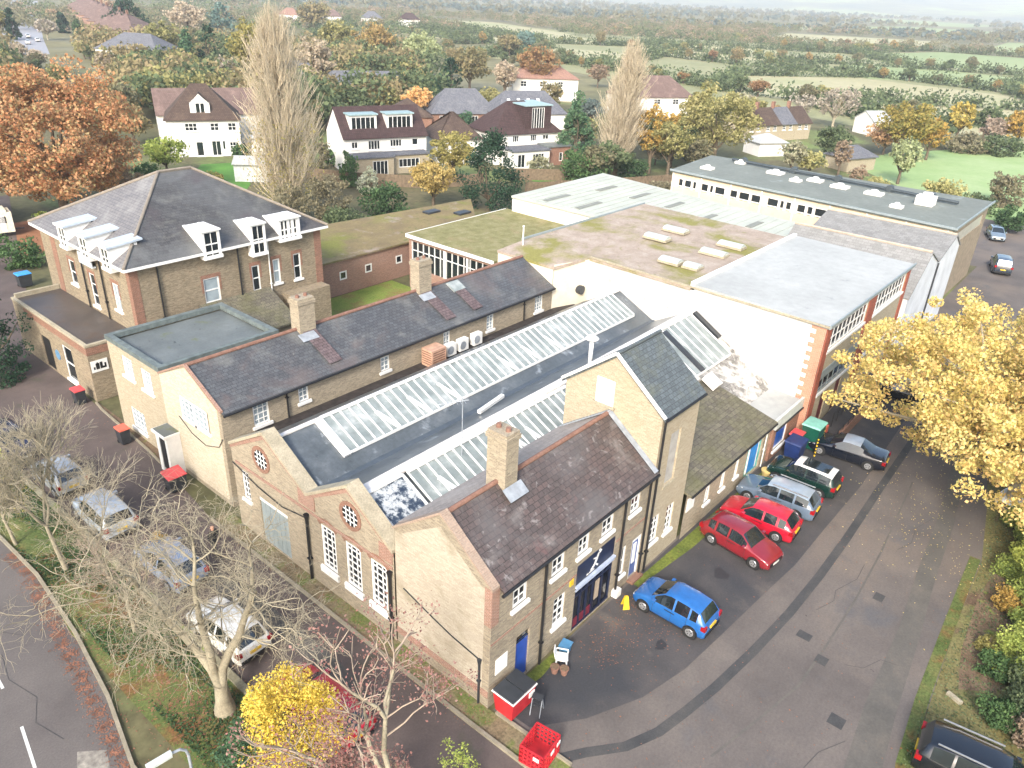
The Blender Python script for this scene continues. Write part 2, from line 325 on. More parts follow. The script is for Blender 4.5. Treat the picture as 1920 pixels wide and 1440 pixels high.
# ------------------------------------------------------------------ ground, roads
def far_ground():
    b = MB(); b.poly((-3000, -4000, -.02), (14000, -4000, -.02), (14000, 14000, -.02), (-3000, 14000, -.02)); o = b.build('ground', M_GROUND); o['kind'] = 'structure'
far_ground()
sheet('far_valley_ground', [(150, 220), (175, 110), (230, -60), (9000, -2500), (12000, 12000), (-2500, 12000), (-300, 500)], -.010, M_FARWOOD)
FIELDS = [
 ([(380,300),(404,268),(493,374),(560,500),(495,560),(432,430)], M_FIELD), ([(276,211),(320,203),(357,226),(345,262),(300,250)], M_FIELD),
 ([(360,215),(398,166),(495,204),(470,262)], M_FIELD), ([(242,118),(236,84),(263,72),(292,34),(330,46),(345,108),(300,140)], M_FIELD),
 ([(346,106),(372,62),(425,52),(450,118),(425,141),(374,130)], M_FIELDG), ([(235,82),(205,52),(225,20),(290,30),(262,72)], M_FIELD),
 ([(460,116),(500,40),(640,60),(640,150),(520,170)], M_FIELDG), ([(560,250),(640,170),(860,200),(800,330)], M_FIELD),
 ([(700,140),(760,40),(1000,60),(980,170)], M_FIELDG), ([(1050,330),(1150,230),(1500,270),(1500,420),(1200,420)], M_FIELDG),
 ([(900,420),(960,350),(1100,430),(1000,520)], M_FIELD), ([(1700,600),(1750,380),(2300,420),(2500,760)], M_FIELDG),
 ([(330,330),(372,300),(395,420),(350,440)], M_FIELD)]
sheet('meadow', [(205, 20), (215, -60), (560, -110), (600, 250), (520, 430), (400, 330), (270, 262), (236, 150), (200, 60)], -.007, mottled('rough_meadow', [(.3, '#7c805a'), (.5, '#8d8c68'), (.7, '#757a52')], .02, fine=(.4, .85, 1.12)))
for i, (p, m) in enumerate(FIELDS): sheet('field', p, -.004, m)
sheet('playing_field', [(125, 22), (150, 46), (168, 44), (186, 36), (205, 26), (225, -20), (150, -40), (118, 5)], -.005, M_PITCH)
sheet('asphalt_car_park', [(16.7, -1.5), (16.4, 13.6), (27.5, 13.8), (46, 13.6), (64, 13.1), (100, 13.4), (124, 17.5), (124, 13.5), (100, 6), (60, 4.5), (52, 3), (45.8, 1.8), (40.7, 1.0), (34, .8), (28.8, .5), (24.9, .4), (22, -1.5)], .002, M_ASPH)
sheet('parking_bay_asphalt', [(16.75, 12.0), (18.6, 10.6), (21, 9.5), (23.5, 8.95), (26.5, 8.7), (29.9, 8.45), (33.5, 8.15), (37.6, 8.15), (43.6, 8.1), (60, 8.9), (60, 13.0), (46, 13.4), (27.5, 13.65), (16.7, 13.55)], .006, M_DASPH)
def strip(name, pts, w, z, m, kind='structure'):
    P = [Vector((x, y, 0)) for x, y in pts]; Lf = []; Rt = []
    for i, p in enumerate(P):
        d = (P[min(i+1, len(P)-1)]-P[max(i-1, 0)]).normalized(); n = Vector((-d.y, d.x, 0)); ww = w if not isinstance(w, (list, tuple)) else w[i]
        Lf.append(p+n*ww/2); Rt.append(p-n*ww/2)
    b = MB()
    for i in range(len(P)-1): b.poly(*[(q.x, q.y, z) for q in (Rt[i], Rt[i+1], Lf[i+1], Lf[i])])
    o = b.build(name, m); o['kind'] = kind; return o
strip('asphalt_trench_patch', [(16.0, 10.6), (17.3, 9.75), (18.57, 8.75), (20.0, 8.15), (21.5, 7.85), (23.5, 7.52), (26.5, 7.2), (29.9, 6.97), (33.5, 6.9), (37.6, 6.95), (43.6, 7.15), (60, 7.6)], .42, .010, M_PATCH)
strip('worn_asphalt_band', [(23.2, 1.5), (25.4, 1.75), (27.1, 1.95), (32.7, 2.35), (37.2, 2.85), (42.9, 3.3), (50, 4.2)], [1.2, 1.2, 1.15, .9, .85, .85, .8], .006, M_PATCHG)
strip('asphalt_seam', [(20.4, 6.1), (23.9, 5.35), (26, 4.95), (29.2, 4.9), (33, 4.95), (38, 5.2), (46, 5.9)], .09, .007, M_PATCHG)
for x, y, w, h in [(34.0, 4.15, .62, .45), (28.98, 5.88, .5, .62), (28.07, 4.75, .55, .5), (25.31, 3.1, .62, .6)]:
    sheet('asphalt_square_patch', [(x-w/2, y-h/2), (x+w/2, y-h/2), (x+w/2, y+h/2), (x-w/2, y+h/2)], .011, M_PATCH)
sheet('verge_ground', [(7.4, 0), (7.0, 29.5), (7.5, 34.5), (7.3, 39), (6.5, 48), (4, 62), (-5, 90), (8, 90), (13.3, 62), (12.5, 54), (10.2, 48), (10.3, 0)], .006, M_GRASS)
sheet('service_drive', [(10.3, -2), (10.3, 36), (10.0, 47), (12.4, 54), (13.4, 62), (14, 75), (25, 110), (33, 110), (22, 75), (17.3, 61.5), (16.95, 55), (16.6, 48), (16.2, 41), (15.9, 37.3), (15.25, 32), (15.25, 13.2), (15.5, 10), (15.9, -2)], .004, M_DRIVE)
strip('worn_drive_band', [(13.0, 28.5), (13.3, 25), (13.4, 21), (13.2, 17.5)], .9, .009, M_PATCHG)
sheet('left_road', [(-8, -2), (5.6, -2), (5.1, 10), (5.75, 21.5), (6.5, 25.2), (7.08, 29.5), (7.5, 34.5), (7.35, 38.6), (6.6, 44), (4.5, 56), (-4, 85), (-12, 85), (-6, 55), (-8, 40)], .002, M_ROADL)
sheet('road_repair_patch', [(5.0, 21.4), (5.45, 22.9), (4.7, 23.6), (4.1, 22.2)], .006, mottled('pale_repair', [(.35, '#5f5a55'), (.6, '#8f8a80'), (.8, '#b0aa9c')], 2.5))
for a, bq in [((3.42, 24.0), (3.78, 26.2)), ((3.98, 28.6), (4.12, 30.6)), ((4.3, 33.2), (4.35, 35.6)), ((2.9, 19.6), (3.2, 21.8))]:
    strip('white_lane_mark', [a, bq], .11, .008, M_PAINT)
for cp in ([(20, 4.2), (21.3, 4.0), (22.1, 3.3), (23.4, 3.1), (24.6, 2.5)], [(31, 6.1), (32.2, 5.7), (33.0, 5.9), (34.6, 5.4), (36, 5.5)], [(28.5, 3.9), (28.9, 3.2), (29.9, 2.8), (30.1, 2.1)], [(38.5, 4.6), (39.6, 4.2), (41.2, 4.4), (43, 3.9)], [(19.5, 11.6), (20.6, 11.1), (21.2, 11.5), (22.6, 10.9)],
           [(4.6, 24.5), (4.2, 26), (4.7, 27.2), (4.3, 28.9), (4.6, 30.5)], [(5.6, 31), (5.1, 31.8), (3.9, 32)], [(12.6, 20), (13.2, 21.3), (13.0, 22.8), (13.6, 24)]): strip('asphalt_crack', cp, .02, .0135, M_PATCH)
for x, y, w_, h_ in ((27.3, 10.3, .9, .6), (34.2, 9.6, .7, .8), (37.0, 9.9, .8, .6), (30.2, 10.6, .8, .9), (24.0, 10.4, .7, .5)): sheet('oil_stain', [(x+w_/2*math.cos(t*.7)*(1+.25*math.sin(t*2.3+x)), y+h_/2*math.sin(t*.7)*(1+.2*math.cos(t*1.7+y))) for t in range(9)], .0125, plain('oil_stained_asphalt', '#302f30', .6) if 'oil_stained_asphalt' not in MATS else MATS['oil_stained_asphalt'])
def kerb(name, pts, w=.14, h=.12, m=None, label=None):
    b = MB()
    for p, q in zip(pts[:-1], pts[1:]): b.beam((p[0], p[1], h/2-.02), (q[0], q[1], h/2-.02), w, h+.04)
    o = b.build(name, m or M_KERB); o['kind'] = 'structure'; return o
kerb('road_kerb', [(5.7, 14), (5.75, 21.5), (6.55, 25.2), (7.13, 29.5), (7.5, 34.5), (7.38, 38.6), (6.7, 44), (4.6, 56)])
kerb('drive_kerb', [(10.35, 8), (10.35, 36), (10.05, 47)], w=.3, h=.12, m=mottled('mossy_kerb', [(.4, '#716c58'), (.55, '#8a8570'), (.65, '#6f8034')], 1.2, fine=(9, .8, 1.2)))
kerb('border_kerb', [(15.3, 32.5), (15.3, 13.6), (15.35, 9.8)], w=.14)
kerb('border_kerb', [(15.95, 37.5), (16.3, 41.5), (16.6, 48), (16.75, 49.2)], w=.12)
kerb('border_kerb', [(16.35, 13.4), (16.5, 9.8)], w=.12)
sheet('border_soil', [(15.35, 9.8), (16.45, 9.8), (16.3, 13.7), (16.35, 32.5), (15.35, 32.5)], .012, mottled('border_soil_moss', [(.35, '#665b45'), (.5, '#7a6e55'), (.62, '#5e6b34'), (.8, '#83765c')], .9, fine=(9, .6, 1.35), bmp=.6))
sheet('border_soil', [(15.95, 37.3), (16.9, 37.3), (16.9, 49.4), (16.75, 49.2), (16.3, 41.5)], .012, M_EARTH)
strip('moss_edge', [(26.5, 13.35), (31, 13.05), (36, 12.9), (41, 12.9)], [.35, .7, .8, .4], .012, mottled('green_moss', [(.3, '#4e5a26'), (.6, '#6a7431'), (.8, '#59512f')], 1.2, fine=(8, .6, 1.3)))
strip('moss_edge', [(17.0, 13.55), (19, 13.45), (20.5, 13.5)], [.3, .5, .3], .013, MATS['green_moss'])
sheet('right_verge', [(20, -1.2), (22, -.2), (24.7, .15), (28.8, .5), (34.2, .8), (40.7, 1.0), (45.8, 1.8), (52, 3), (60, 4.5), (60, -30), (20, -30)], .008, mottled('rough_verge', [(.3, '#6b6238'), (.5, '#6f6a45'), (.7, '#57652e')], .5, fine=(8, .55, 1.4), patches=[(.5, .54, .64, '#5d4c3c')], bmp=.8))
strip('grassy_edge', [(22.5, -.1), (25, .45), (28.8, .8), (34.2, 1.05), (40.7, 1.3)], [.5, .55, .5, .5, .5], .012, MATS['verge_grass'])
sheet('moss_lawn_court', [(30.4, 39), (47, 39), (47, 54.2), (35.2, 54.2), (35.2, 48.6), (30.4, 48.6)], .006, mottled('court_moss', [(.3, '#5f7430'), (.5, '#73813a'), (.7, '#7a5c40')], .5, fine=(7, .7, 1.25)))
sheet('back_garden_lawn', [(60.5, 112.6), (65, 110.7), (59, 97), (54.9, 92.4), (50, 96), (55, 106)], .004, M_LAWN)
sheet('back_garden_lawn', [(96.7, 81.3), (91.9, 73), (93.7, 69.2), (101, 77), (99.8, 81.6)], .004, M_LAWN)
sheet('far_street', [(100, 300), (112, 298), (137, 368), (215, 576), (300, 800), (280, 800), (196, 576), (122, 372)], .0, plain('pale_far_road', '#8f9094', .8))
sheet('rear_car_park', [(100, 2), (124, 8), (124, 18), (98, 14.5)], .004, M_ASPH)
sheet('gravel_yard', [(20, 84), (34, 84), (36, 96), (18, 98)], .003, mottled('leafy_gravel', [(.3, '#7a5138'), (.7, '#8f6a50')], .6, fine=(5, .8, 1.2)))

# ------------------------------------------------------------------ coping / gable helper (plane x = const)
def rake_coping(parent, x0, x1, ya, za, yb, zb, t=.16, m=None, name='coping'):
    b = MB(); b.slab([(x0, ya, za), (x1, ya, za), (x1, yb, zb), (x0, yb, zb)], t); return b.build(name, m or M_STONE, parent)
def ridge(parent, p, q, m=None, r=.11):
    b = MB(); b.tube(p, q, r, n=8); return b.build('ridge', m or M_CLAY, parent)
def gutter(parent, p, q, m=None, r=.06):
    b = MB(); b.tube(p, q, r, n=6); return b.build('gutter', m or M_BLACK, parent)
def rooftop(parent, quads, m, t=.14, name='roof'):
    b = MB()
    for q in quads: b.slab(q, t)
    return b.build(name, m, parent)

# ------------------------------------------------------------------ near two-storey gable house with the shop front
GH = thing('gable_house', 'two storey brick house with plum slate roof and dark navy shop front', 'building', (21.9, 16.4, 0))
X0, X1, Y0, Y1 = 16.3, 27.5, 13.8, 19.1
M_RAKE = bricky('weathered_coping_brick', '#a08a7a', '#8c7869', '#988a7c', stain=('#8f8678', .45, .75, .5))
b = MB(); A = (X0, Y0); B = (X1, Y0)
up = [(1.22, 2.08), (3.65, 4.5), (5.45, 6.25), (7.2, 8.1), (9.5, 10.3)]
holes = [(u0, u1, 4.35, 5.98) for u0, u1 in up] + [(1.6, 2.46, .06, 2.62), (4.0, 4.8, 1.4, 2.95), (5.55, 8.5, .05, 3.8), (9.25, 9.62, .9, 2.6), (10.15, 11.0, .12, 2.5)]
wall(b, A, B, 0, 6.15, holes); wall(b, (X0, Y1), (X0, Y0), 0, 6.15); wall(b, (X1, Y1), (X0, Y1), 0, 6.15)
b.poly((X0, Y1, 6.15), (X0, Y0, 6.15), (X0, 16.45, 8.12)); b.poly((X0+.32, Y0, 6.15), (X0+.32, Y1, 6.15), (X0+.32, 16.45, 8.12))
b.build('wall', M_STOCK, GH)
b = MB(); b.box(X0-.012, X0, Y0+.35, Y1-.05, .9, 6.0); b.poly((X0-.012, Y1-.3, 6.0), (X0-.012, Y0+.5, 6.0), (X0-.012, 16.45, 7.6)); b.build('rendered_gable', bricky('buff_gable_brick', '#b2a896', '#9e9483', '#a59d8e', stain=('#7f7761', .52, .66, .6), var=(.8, 1.15), big=[('#a89d8a', 1.2, .56, .68, .6)]), GH)
b = MB(); b.box(X0-.03, X0, Y0+.02, Y1-.02, .55, .9); b.box(X0-.03, X0+.4, Y0-.03, Y0+.33, 4.3, 6.1); b.build('red_brick_dressing', M_REDW, GH)
for sgn, ye in ((-1, Y0-.06), (1, Y1+.06)): rake_coping(GH, X0-.06, X0+.34, ye, 6.2, 16.45, 8.28, m=M_RAKE, t=.12)
rooftop(GH, [[(X0+.34, Y0-.3, 5.98), (X1, Y0-.3, 5.98), (X1, 16.45, 8.08), (X0+.34, 16.45, 8.08)]], M_SLATEP)
rooftop(GH, [[(X0+.34, 16.45, 8.08), (X1, 16.45, 8.08), (X1, Y1+.12, 6.2), (X0+.34, Y1+.12, 6.2)]], M_SLATEPALE, name='rear_roof')
ridge(GH, (X0+.3, 16.45, 8.1), (X1, 16.45, 8.1)); gutter(GH, (X0+.2, Y0-.34, 5.9), (X1, Y0-.34, 5.9), r=.07)
b = MB(); b.beam((X1-.15, Y0-.25, 6.08), (X1-.15, 16.45, 8.2), .3, .05); b.beam((X1-.15, 16.45, 8.2), (X1-.15, Y1, 6.3), .3, .05); b.obox((19.8, 15.75, 7.78), (1, 0, 0), (0, .785, .62), (0, -.62, .785), .55, .3, .02); b.build('flashing', M_LEAD, GH)
for u0, u1 in up: window(GH, A, B, u0, u1, 4.35, 5.98, 2, 4, sash=True, fr=.11, bar=.045)
window(GH, A, B, 4.0, 4.8, 1.4, 2.95, 2, 4, sash=True, fr=.09); window(GH, A, B, 9.25, 9.62, .9, 2.6, 1, 2)
b = MB(); b.box(X0+1.6, X0+2.46, Y0+.09, Y0+.15, .06, 2.15); d = b.build('door', M_BLUED, GH)
b = MB(); b.box(X0+1.6, X0+2.46, Y0+.07, Y0+.09, 2.15, 2.2); b.box(X0+1.6, X0+2.46, Y0+.11, Y0+.13, 2.2, 2.62); b.build('fanlight', M_GLASS, d)
b = MB(); b.box(X0+10.15, X0+11.0, Y0+.09, Y0+.15, .12, 2.5); d = b.build('door', plain('slate_blue_paint', '#4a5f92', .5), GH)
b = MB(); b.box(X0+10.15, X0+10.25, Y0+.03, Y0+.09, .12, 2.5); b.box(X0+10.9, X0+11.0, Y0+.03, Y0+.09, .12, 2.5); b.box(X0+10.25, X0+10.9, Y0+.04, Y0+.09, 2.3, 2.5); b.box(X0+10.45, X0+10.7, Y0+.06, Y0+.089, .9, 2.1); b.build('door_frame', M_WHITE, d)
b = MB(); b.box(X0+10.1, X0+11.05, Y0-.35, Y0, 0, .12); b.build('door_step', M_RED, d)
# shop front
SX = X0+5.55; NAVY = plain('navy_shop_paint', '#1b2238', .4); NAVY2 = plain('dark_shop_glass', '#161a22', .08, spec=.8)
b = MB(); b.box(SX, SX+2.95, Y0+.02, Y0+.10, 2.72, 3.78); sf = b.build('shop_sign', NAVY, GH)
b = MB(); b.box(SX-.02, SX+2.97, Y0-.12, Y0+.02, 2.58, 2.68); b.box(SX-.02, SX+2.97, Y0-.06, Y0+.02, 2.40, 2.44); b.build('shop_rail', plain('pale_blue_rail', '#a9b4c8', .4), GH)
# emblem: a white running figure shape with a strap, over the lettering
SW = M_WHITE
b = MB(); yy = Y0+.012; cx = SX+1.45
for p, q, w in [((cx-.32, 2.86), (cx-.02, 3.10), .10), ((cx-.02, 3.10), (cx+.10, 3.34), .13), ((cx+.10, 3.34), (cx+.22, 3.56), .10), ((cx-.02, 3.08), (cx+.22, 2.88), .09), ((cx+.12, 3.36), (cx-.18, 3.44), .06), ((cx+.2, 3.5), (cx+.42, 3.62), .06)]:
    b.beam((p[0], yy, p[1]), (q[0], yy, q[1]), .02, w)
b.tube((cx+.28, yy+.01, 3.66), (cx+.28, yy-.01, 3.66), .075, n=10)
b.build('emblem', SW, sf)
b = MB()
for i, wd in enumerate([.12, .05, .1, .1, .07, .11]): b.box(cx-.62+i*.1, cx-.62+i*.1+wd*.6, yy-.005, yy+.01, 2.76, 2.84)
b.build('lettering', SW, sf)
b = MB(); b.box(SX, SX+2.95, Y0+.09, Y0+.10, .05, 2.56); g = b.build('shop_glazing', NAVY2, GH)
b = MB()
for u in (0, .5, 1.0, 1.5, 1.55, 2.2, 2.87): b.box(SX+u, SX+u+.08, Y0+.02, Y0+.09, .05, 2.56)
b.box(SX+.08, SX+2.87, Y0+.03, Y0+.09, 1.95, 2.03); b.box(SX+.08, SX+2.87, Y0+.03, Y0+.09, .05, .13); b.build('shop_frame', NAVY, g)
b = MB(); b.box(SX+.1, SX+1.5, Y0+.075, Y0+.088, .13, .62); b.build('red_lower_panel', plain('dim_red_panel', '#6b2230', .5), g)
b = MB(); b.box(SX+1.75, SX+2.1, Y0+.07, Y0+.088, .7, 1.8); b.build('window_poster', plain('poster_beige', '#a3937f', .5), g)
for x in (19.45, 25.2, 27.3): pipe(GH, x, Y0-.1, .05, 5.75)
b = MB(); b.box(16.65, 17.35, Y0-.03, Y0, 1.55, 2.35); b.build('notice_board', M_WHITE, GH)
b = MB(); b.box(21.35, 21.6, Y0-.05, Y0, 3.0, 3.35); b.build('alarm_box', M_YELLOW, GH)
b = MB(); b.box(25.05, 25.45, Y0-.3, Y0-.002, 0, .4); b.build('plinth_block', M_WHITER, GH)
b = MB(); b.box(X0+.02, X0+5.5, Y0-.035, Y0-.002, 3.35, 3.43); b.box(X0+8.55, X1, Y0-.035, Y0-.002, 3.35, 3.43); b.build('string_course', M_REDW, GH)
chimney(GH, 19.4, 20.15, 16.0, 17.0, 7.3, 10.35, M_STOCKP, 2)
cb = MB(); pts = [(X0-.03, 18.6, 3.3), (X0-.03, 17.2, 2.9), (X0-.03, 15.8, 2.55), (X0-.03, 14.3, 2.35)]
for p, q in zip(pts[:-1], pts[1:]): cb.tube(p, q, .03, n=5)
cb.build('cable', M_BLACK, GH)
pipe(GH, X0-.08, 14.25, .05, 2.2, .05, M_DGREY)

# ------------------------------------------------------------------ tower
TW = thing('gabled_tower', 'taller brick tower block with grey green slate roof, beside the plum roofed house', 'building', (29.3, 16.4, 0))
X0, X1, Y0, Y1, ZE, ZR = 27.52, 31.1, 13.72, 19.12, 8.9, 11.0
b = MB(); A, B = (X0, Y0), (X1, Y0)
th = [(.45, 1.15, 1.45, 3.0), (1.9, 2.6, 1.3, 2.95)]
wall(b, A, B, 0, ZE, th + [(1.1, 2.05, 4.6, 7.5)]); wall(b, (X1, Y0), (X1, Y1), 0, ZE); wall(b, (X1, Y1), (X0, Y1), 0, ZE)
wall(b, (X0, Y1), (X0, Y0), 0, ZE)
b.poly((X0, Y1, ZE), (X0, Y0, ZE), (X0, 16.4, ZR)); b.poly((X1, Y0, ZE), (X1, Y1, ZE), (X1, 16.4, ZR))
b.build('wall', M_CREAMB, TW)
rooftop(TW, [[(X0-.1, Y0-.2, ZE-.1), (X1+.12, Y0-.2, ZE-.1), (X1+.12, 16.4, ZR+.08), (X0-.1, 16.4, ZR+.08)]], M_SLATEG)
rooftop(TW, [[(X0-.1, 16.4, ZR+.08), (X1+.12, 16.4, ZR+.08), (X1+.12, Y1+.2, ZE-.1), (X0-.1, Y1+.2, ZE-.1)]], M_SLATEG, name='rear_roof')
b = MB(); b.beam((X0-.12, Y0-.2, ZE-.02), (X0-.12, 16.4, ZR+.14), .1, .14); b.beam((X0-.12, Y1+.2, ZE-.02), (X0-.12, 16.4, ZR+.14), .1, .14); b.build('verge_trim', M_WHITER, TW)
ridge(TW, (X0-.1, 16.4, ZR+.1), (X1+.12, 16.4, ZR+.1), M_SLATEG, .1); gutter(TW, (X0-.1, Y0-.24, ZE-.16), (X1+.1, Y0-.24, ZE-.16))
b = MB(); b.box(X0+1.1, X0+2.05, Y0+.1, Y0+.14, 4.6, 7.5); b.build('blind_window', plain('grey_infill', '#a09d96', .8), TW)
for h in th: window(TW, A, B, *h, 2, 4, sash=True, fr=.09)
b = MB(); b.box(X0-.05, X0, 16.35, 17.35, 8.35, 9.65); o = b.build('blocked_window', M_WHITER, TW)
b = MB(); b.box(X0-.12, X0, 16.25, 17.5, 8.22, 8.34); b.build('sill', M_STONE, o)
pipe(TW, 27.62, Y0-.12, .05, 8.6); 
b = MB(); b.box(X0+1.0, X0+2.15, Y0-.06, Y0, 4.45, 4.58); b.build('sill', M_STONE, TW)

# ------------------------------------------------------------------ low wing with mossy roof + flat annex
LW = thing('low_mossy_wing', 'low brick wing with mossy tiled roof between the tower and the flat annex', 'building', (36.4, 15.9, 0))
X0, X1, Y0, Y1 = 31.12, 41.7, 13.55, 18.4
b = MB(); A, B = (X0, Y0), (X1, Y0)
lh = [(2.3, 2.85, 1.1, 2.5), (4.15, 4.65, 1.1, 2.45), (5.95, 6.4, 1.05, 2.4), (7.5, 9.65, .1, 2.45)]
wall(b, A, B, 0, 2.95, lh); wall(b, (X1, Y0), (X1, Y1), 0, 2.95); b.poly((X1, Y0, 2.95), (X1, Y1, 2.95), (X1, Y1, 4.1)); b.build('wall', M_STOCKP, LW)
rooftop(LW, [[(X0, Y0-.28, 2.92), (X1+.1, Y0-.28, 2.92), (X1+.1, Y1, 4.15), (X0, Y1, 4.15)]], M_MOSSROOF)
gutter(LW, (X0, Y0-.32, 2.84), (X1, Y0-.32, 2.84))
for h in lh[:3]: window(LW, A, B, *h, 2, 3)
b = MB(); b.box(X0+7.5, X0+9.65, Y0+.1, Y0+.14, .1, 2.45); mu = b.build('painted_panel', mottled('teal_mural', [(.35, '#3f9a9a'), (.5, '#6cc0bd'), (.65, '#8a9b62')], 1.4, rough=.6), LW)
b = MB(); b.box(X0+8.0, X0+9.1, Y0+.06, Y0+.1, .3, 2.35); b.build('blue_door', plain('bright_blue_paint', '#2f7fc4', .5), mu)
b = MB(); b.box(X0+7.88, X0+8.0, Y0+.05, Y0+.1, .3, 2.4); b.box(X0+9.1, X0+9.22, Y0+.05, Y0+.1, .3, 2.4); b.build('door_frame', M_WHITE, mu)
b = MB(); b.box(X0+.2, X0+1.0, Y0-.03, Y0, 1.65, 2.5); b.build('notice_board', M_WHITE, LW)
pipe(LW, 40.95, Y0-.1, .05, 2.6, .04, M_WHITER)
AN = thing('flat_roofed_annex', 'small annex with pale flat roof and white fascia below the white school wall', 'building', (43.9, 14.8, 0))
X0, X1, Y0 = 41.85, 46.05, 13.4
b = MB(); A, B = (X0, Y0), (X1, Y0); wall(b, A, B, 0, 2.3, [(.5, 2.3, .55, 2.15)]); wall(b, (X0, 16.2), A, 0, 2.3); b.build('wall', M_RED, AN)
b = MB(); b.box(X0-.05, X1, Y0-.12, Y0+.05, 2.3, 3.0); b.build('fascia', plain('pale_grey_fascia', '#b9bdb8', .5), AN)
b = MB(); b.slab([(X0-.1, Y0+.05, 2.75), (X1, Y0+.05, 2.75), (X1, 15.6, 2.85), (X0-.1, 15.6, 2.85)], .15); b.build('roof', M_FELTPALE, AN)
w = window(AN, A, B, .5, 2.3, .55, 2.15, 1, 1, glass=plain('blue_window_board', '#1b4e9b', .4), fr=.1)
gutter(AN, (X0, Y0-.16, 2.27), (X1, Y0-.16, 2.27))

# ------------------------------------------------------------------ double gabled hall
HL = thing('twin_gabled_hall', 'long brick hall with two parapet gables and glazed skylight strips along its blue grey roof', 'building', (30, 25, 0))
X0, XE = 16.25, 46.2
YV, YR0, YL1 = 24.95, 19.12, 31.2
yr, yl = 21.95, 28.05
b = MB(); A, B = (X0, YL1), (X0, YR0)
U = lambda y: YL1 - y
rw = [(U(24.1), U(23.05)), (U(22.35), U(21.3)), (U(20.65), U(19.6))]
holes = [(u0, u1, 1.35, 3.75) for u0, u1 in rw] + [(U(29.1), U(26.75), .05, 2.75), (U(30.5), U(29.9), 2.0, 3.7)]
wall(b, A, B, 0, 5.0, holes)
b.poly((X0, YL1, 5.0), (X0, YV, 5.0), (X0, yl, 6.75)); b.poly((X0, YV, 5.0), (X0, YR0, 5.0), (X0, yr, 6.75))
wall(b, (X0+.5, YR0), (X0+.5, YL1), 4.2, 5.0); b.poly((X0+.5, YV, 5.0), (X0+.5, YL1, 5.0), (X0+.5, yl, 6.75)); b.poly((X0+.5, YR0, 5.0), (X0+.5, YV, 5.0), (X0+.5, yr, 6.75))
wall(b, (XE, YL1), (X0, YL1), 0, 4.3); b.build('wall', M_STOCKP, HL)
for (ya, yb) in ((YL1+.05, yl), (YV+.0, yl), (YV, yr), (YR0-.0, yr)):
    rake_coping(HL, X0-.10, X0+.62, ya, 5.02, yb, 6.9, t=.17)
    b = MB(); b.add([(X0-.03, ya, 4.66), (X0-.03, ya, 4.88), (X0-.03, yb, 6.68), (X0-.03, yb, 6.46), (X0, ya, 4.66), (X0, ya, 4.88), (X0, yb, 6.68), (X0, yb, 6.46)], [(0,1,2,3), (0,3,7,4), (1,0,4,5), (2,1,5,6), (3,2,6,7)]); b.build('red_rake_band', M_REDW, HL)
b = MB(); b.box(X0-.05, X0, 19.2, 20.0, 4.2, 5.0); b.box(X0-.05, X0, 24.4, 25.6, 4.2, 5.0); b.box(X0-.045, X0, 19.2, 30.9, 3.92, 4.06); b.build('red_corbel', M_REDW, HL)
for u0, u1 in rw:
    window(HL, A, B, u0, u1, 1.35, 3.75, 3, 7, fr=.13, bar=.055)
    b = MB(); b.box(X0-.1, X0, YL1-u1-.12, YL1-u0+.12, 1.0, 1.24); b.build('white_apron', M_WHITE, HL)
    b = MB(); uc = YL1-(u0+u1)/2
    for k in range(7):
        t0 = math.pi*(.22+.56*k/7); t1 = math.pi*(.22+.56*(k+1)/7); rr, cz = .72, 3.22
        b.add([(X0-.02, uc+rr*math.cos(t0), cz+rr*math.sin(t0)), (X0-.02, uc+(rr+.24)*math.cos(t0), cz+(rr+.24)*math.sin(t0)), (X0-.02, uc+(rr+.24)*math.cos(t1), cz+(rr+.24)*math.sin(t1)), (X0-.02, uc+rr*math.cos(t1), cz+rr*math.sin(t1))], [(0, 1, 2, 3)])
    b.build('brick_arch', M_RED, HL)
def roundwin(par, y, z, r):
    b = MB(); n = 24
    for i in range(n):
        a0, a1 = 2*math.pi*i/n, 2*math.pi*(i+1)/n; P = []
        for rr in (r, r+.2):
            for a in (a0, a1):
                for xx in (X0-.04, X0): P.append((xx, y+rr*math.cos(a), z+rr*math.sin(a)))
        b.add(P, [(0, 2, 6, 4), (0, 1, 3, 2), (4, 6, 7, 5)])
    o = b.build('round_window', M_RED, par)
    g = MB(); g.tube((X0-.012, y, z), (X0-.002, y, z), r, n=24); g.build('pane', M_GLASS, o)
    f = MB()
    for k in range(-1, 2): f.box(X0-.03, X0-.013, y-r*.95*math.cos(abs(k)*.5), y+r*.95*math.cos(abs(k)*.5), z+k*r*.5-.025, z+k*r*.5+.025); f.box(X0-.031, X0-.0135, y+k*r*.5-.025, y+k*r*.5+.025, z-r*.95*math.cos(abs(k)*.5), z+r*.95*math.cos(abs(k)*.5))
    f.build('glazing_bars', M_WHITE, o)
roundwin(HL, 21.85, 5.3, .52); roundwin(HL, 28.5, 5.15, .52)
b = MB(); b.box(X0+.07, X0+.11, 26.75, 29.1, .05, 2.55); gd = b.build('garage_door', M_TRIMG, HL)
b = MB()
for k in range(6): b.box(X0+.05, X0+.07, 26.8+k*.38, 26.83+k*.38, .05, 2.5)
b.build('door_ribs', M_TRIMG, gd)
b = MB(); b.box(X0+.02, X0+.1, 26.75, 29.1, 2.55, 2.75); b.build('lintel', M_WHITE, gd)
window(HL, A, B, U(30.5), U(29.9), 2.0, 3.7, 2, 5)
pipe(HL, X0-.12, 25.0, .05, 3.6, .07); pipe(HL, X0-.12, 19.3, .05, 3.6, .07)
b = MB()
P = [(X0-.08, 31.1, 3.9), (X0-.08, 29, 3.4), (X0-.08, 27, 3.2), (X0-.08, 25.1, 3.55)]
for p, q in zip(P[:-1], P[1:]): b.tube(p, q, .025, n=5)
b.build('cable', M_BLACK, HL)
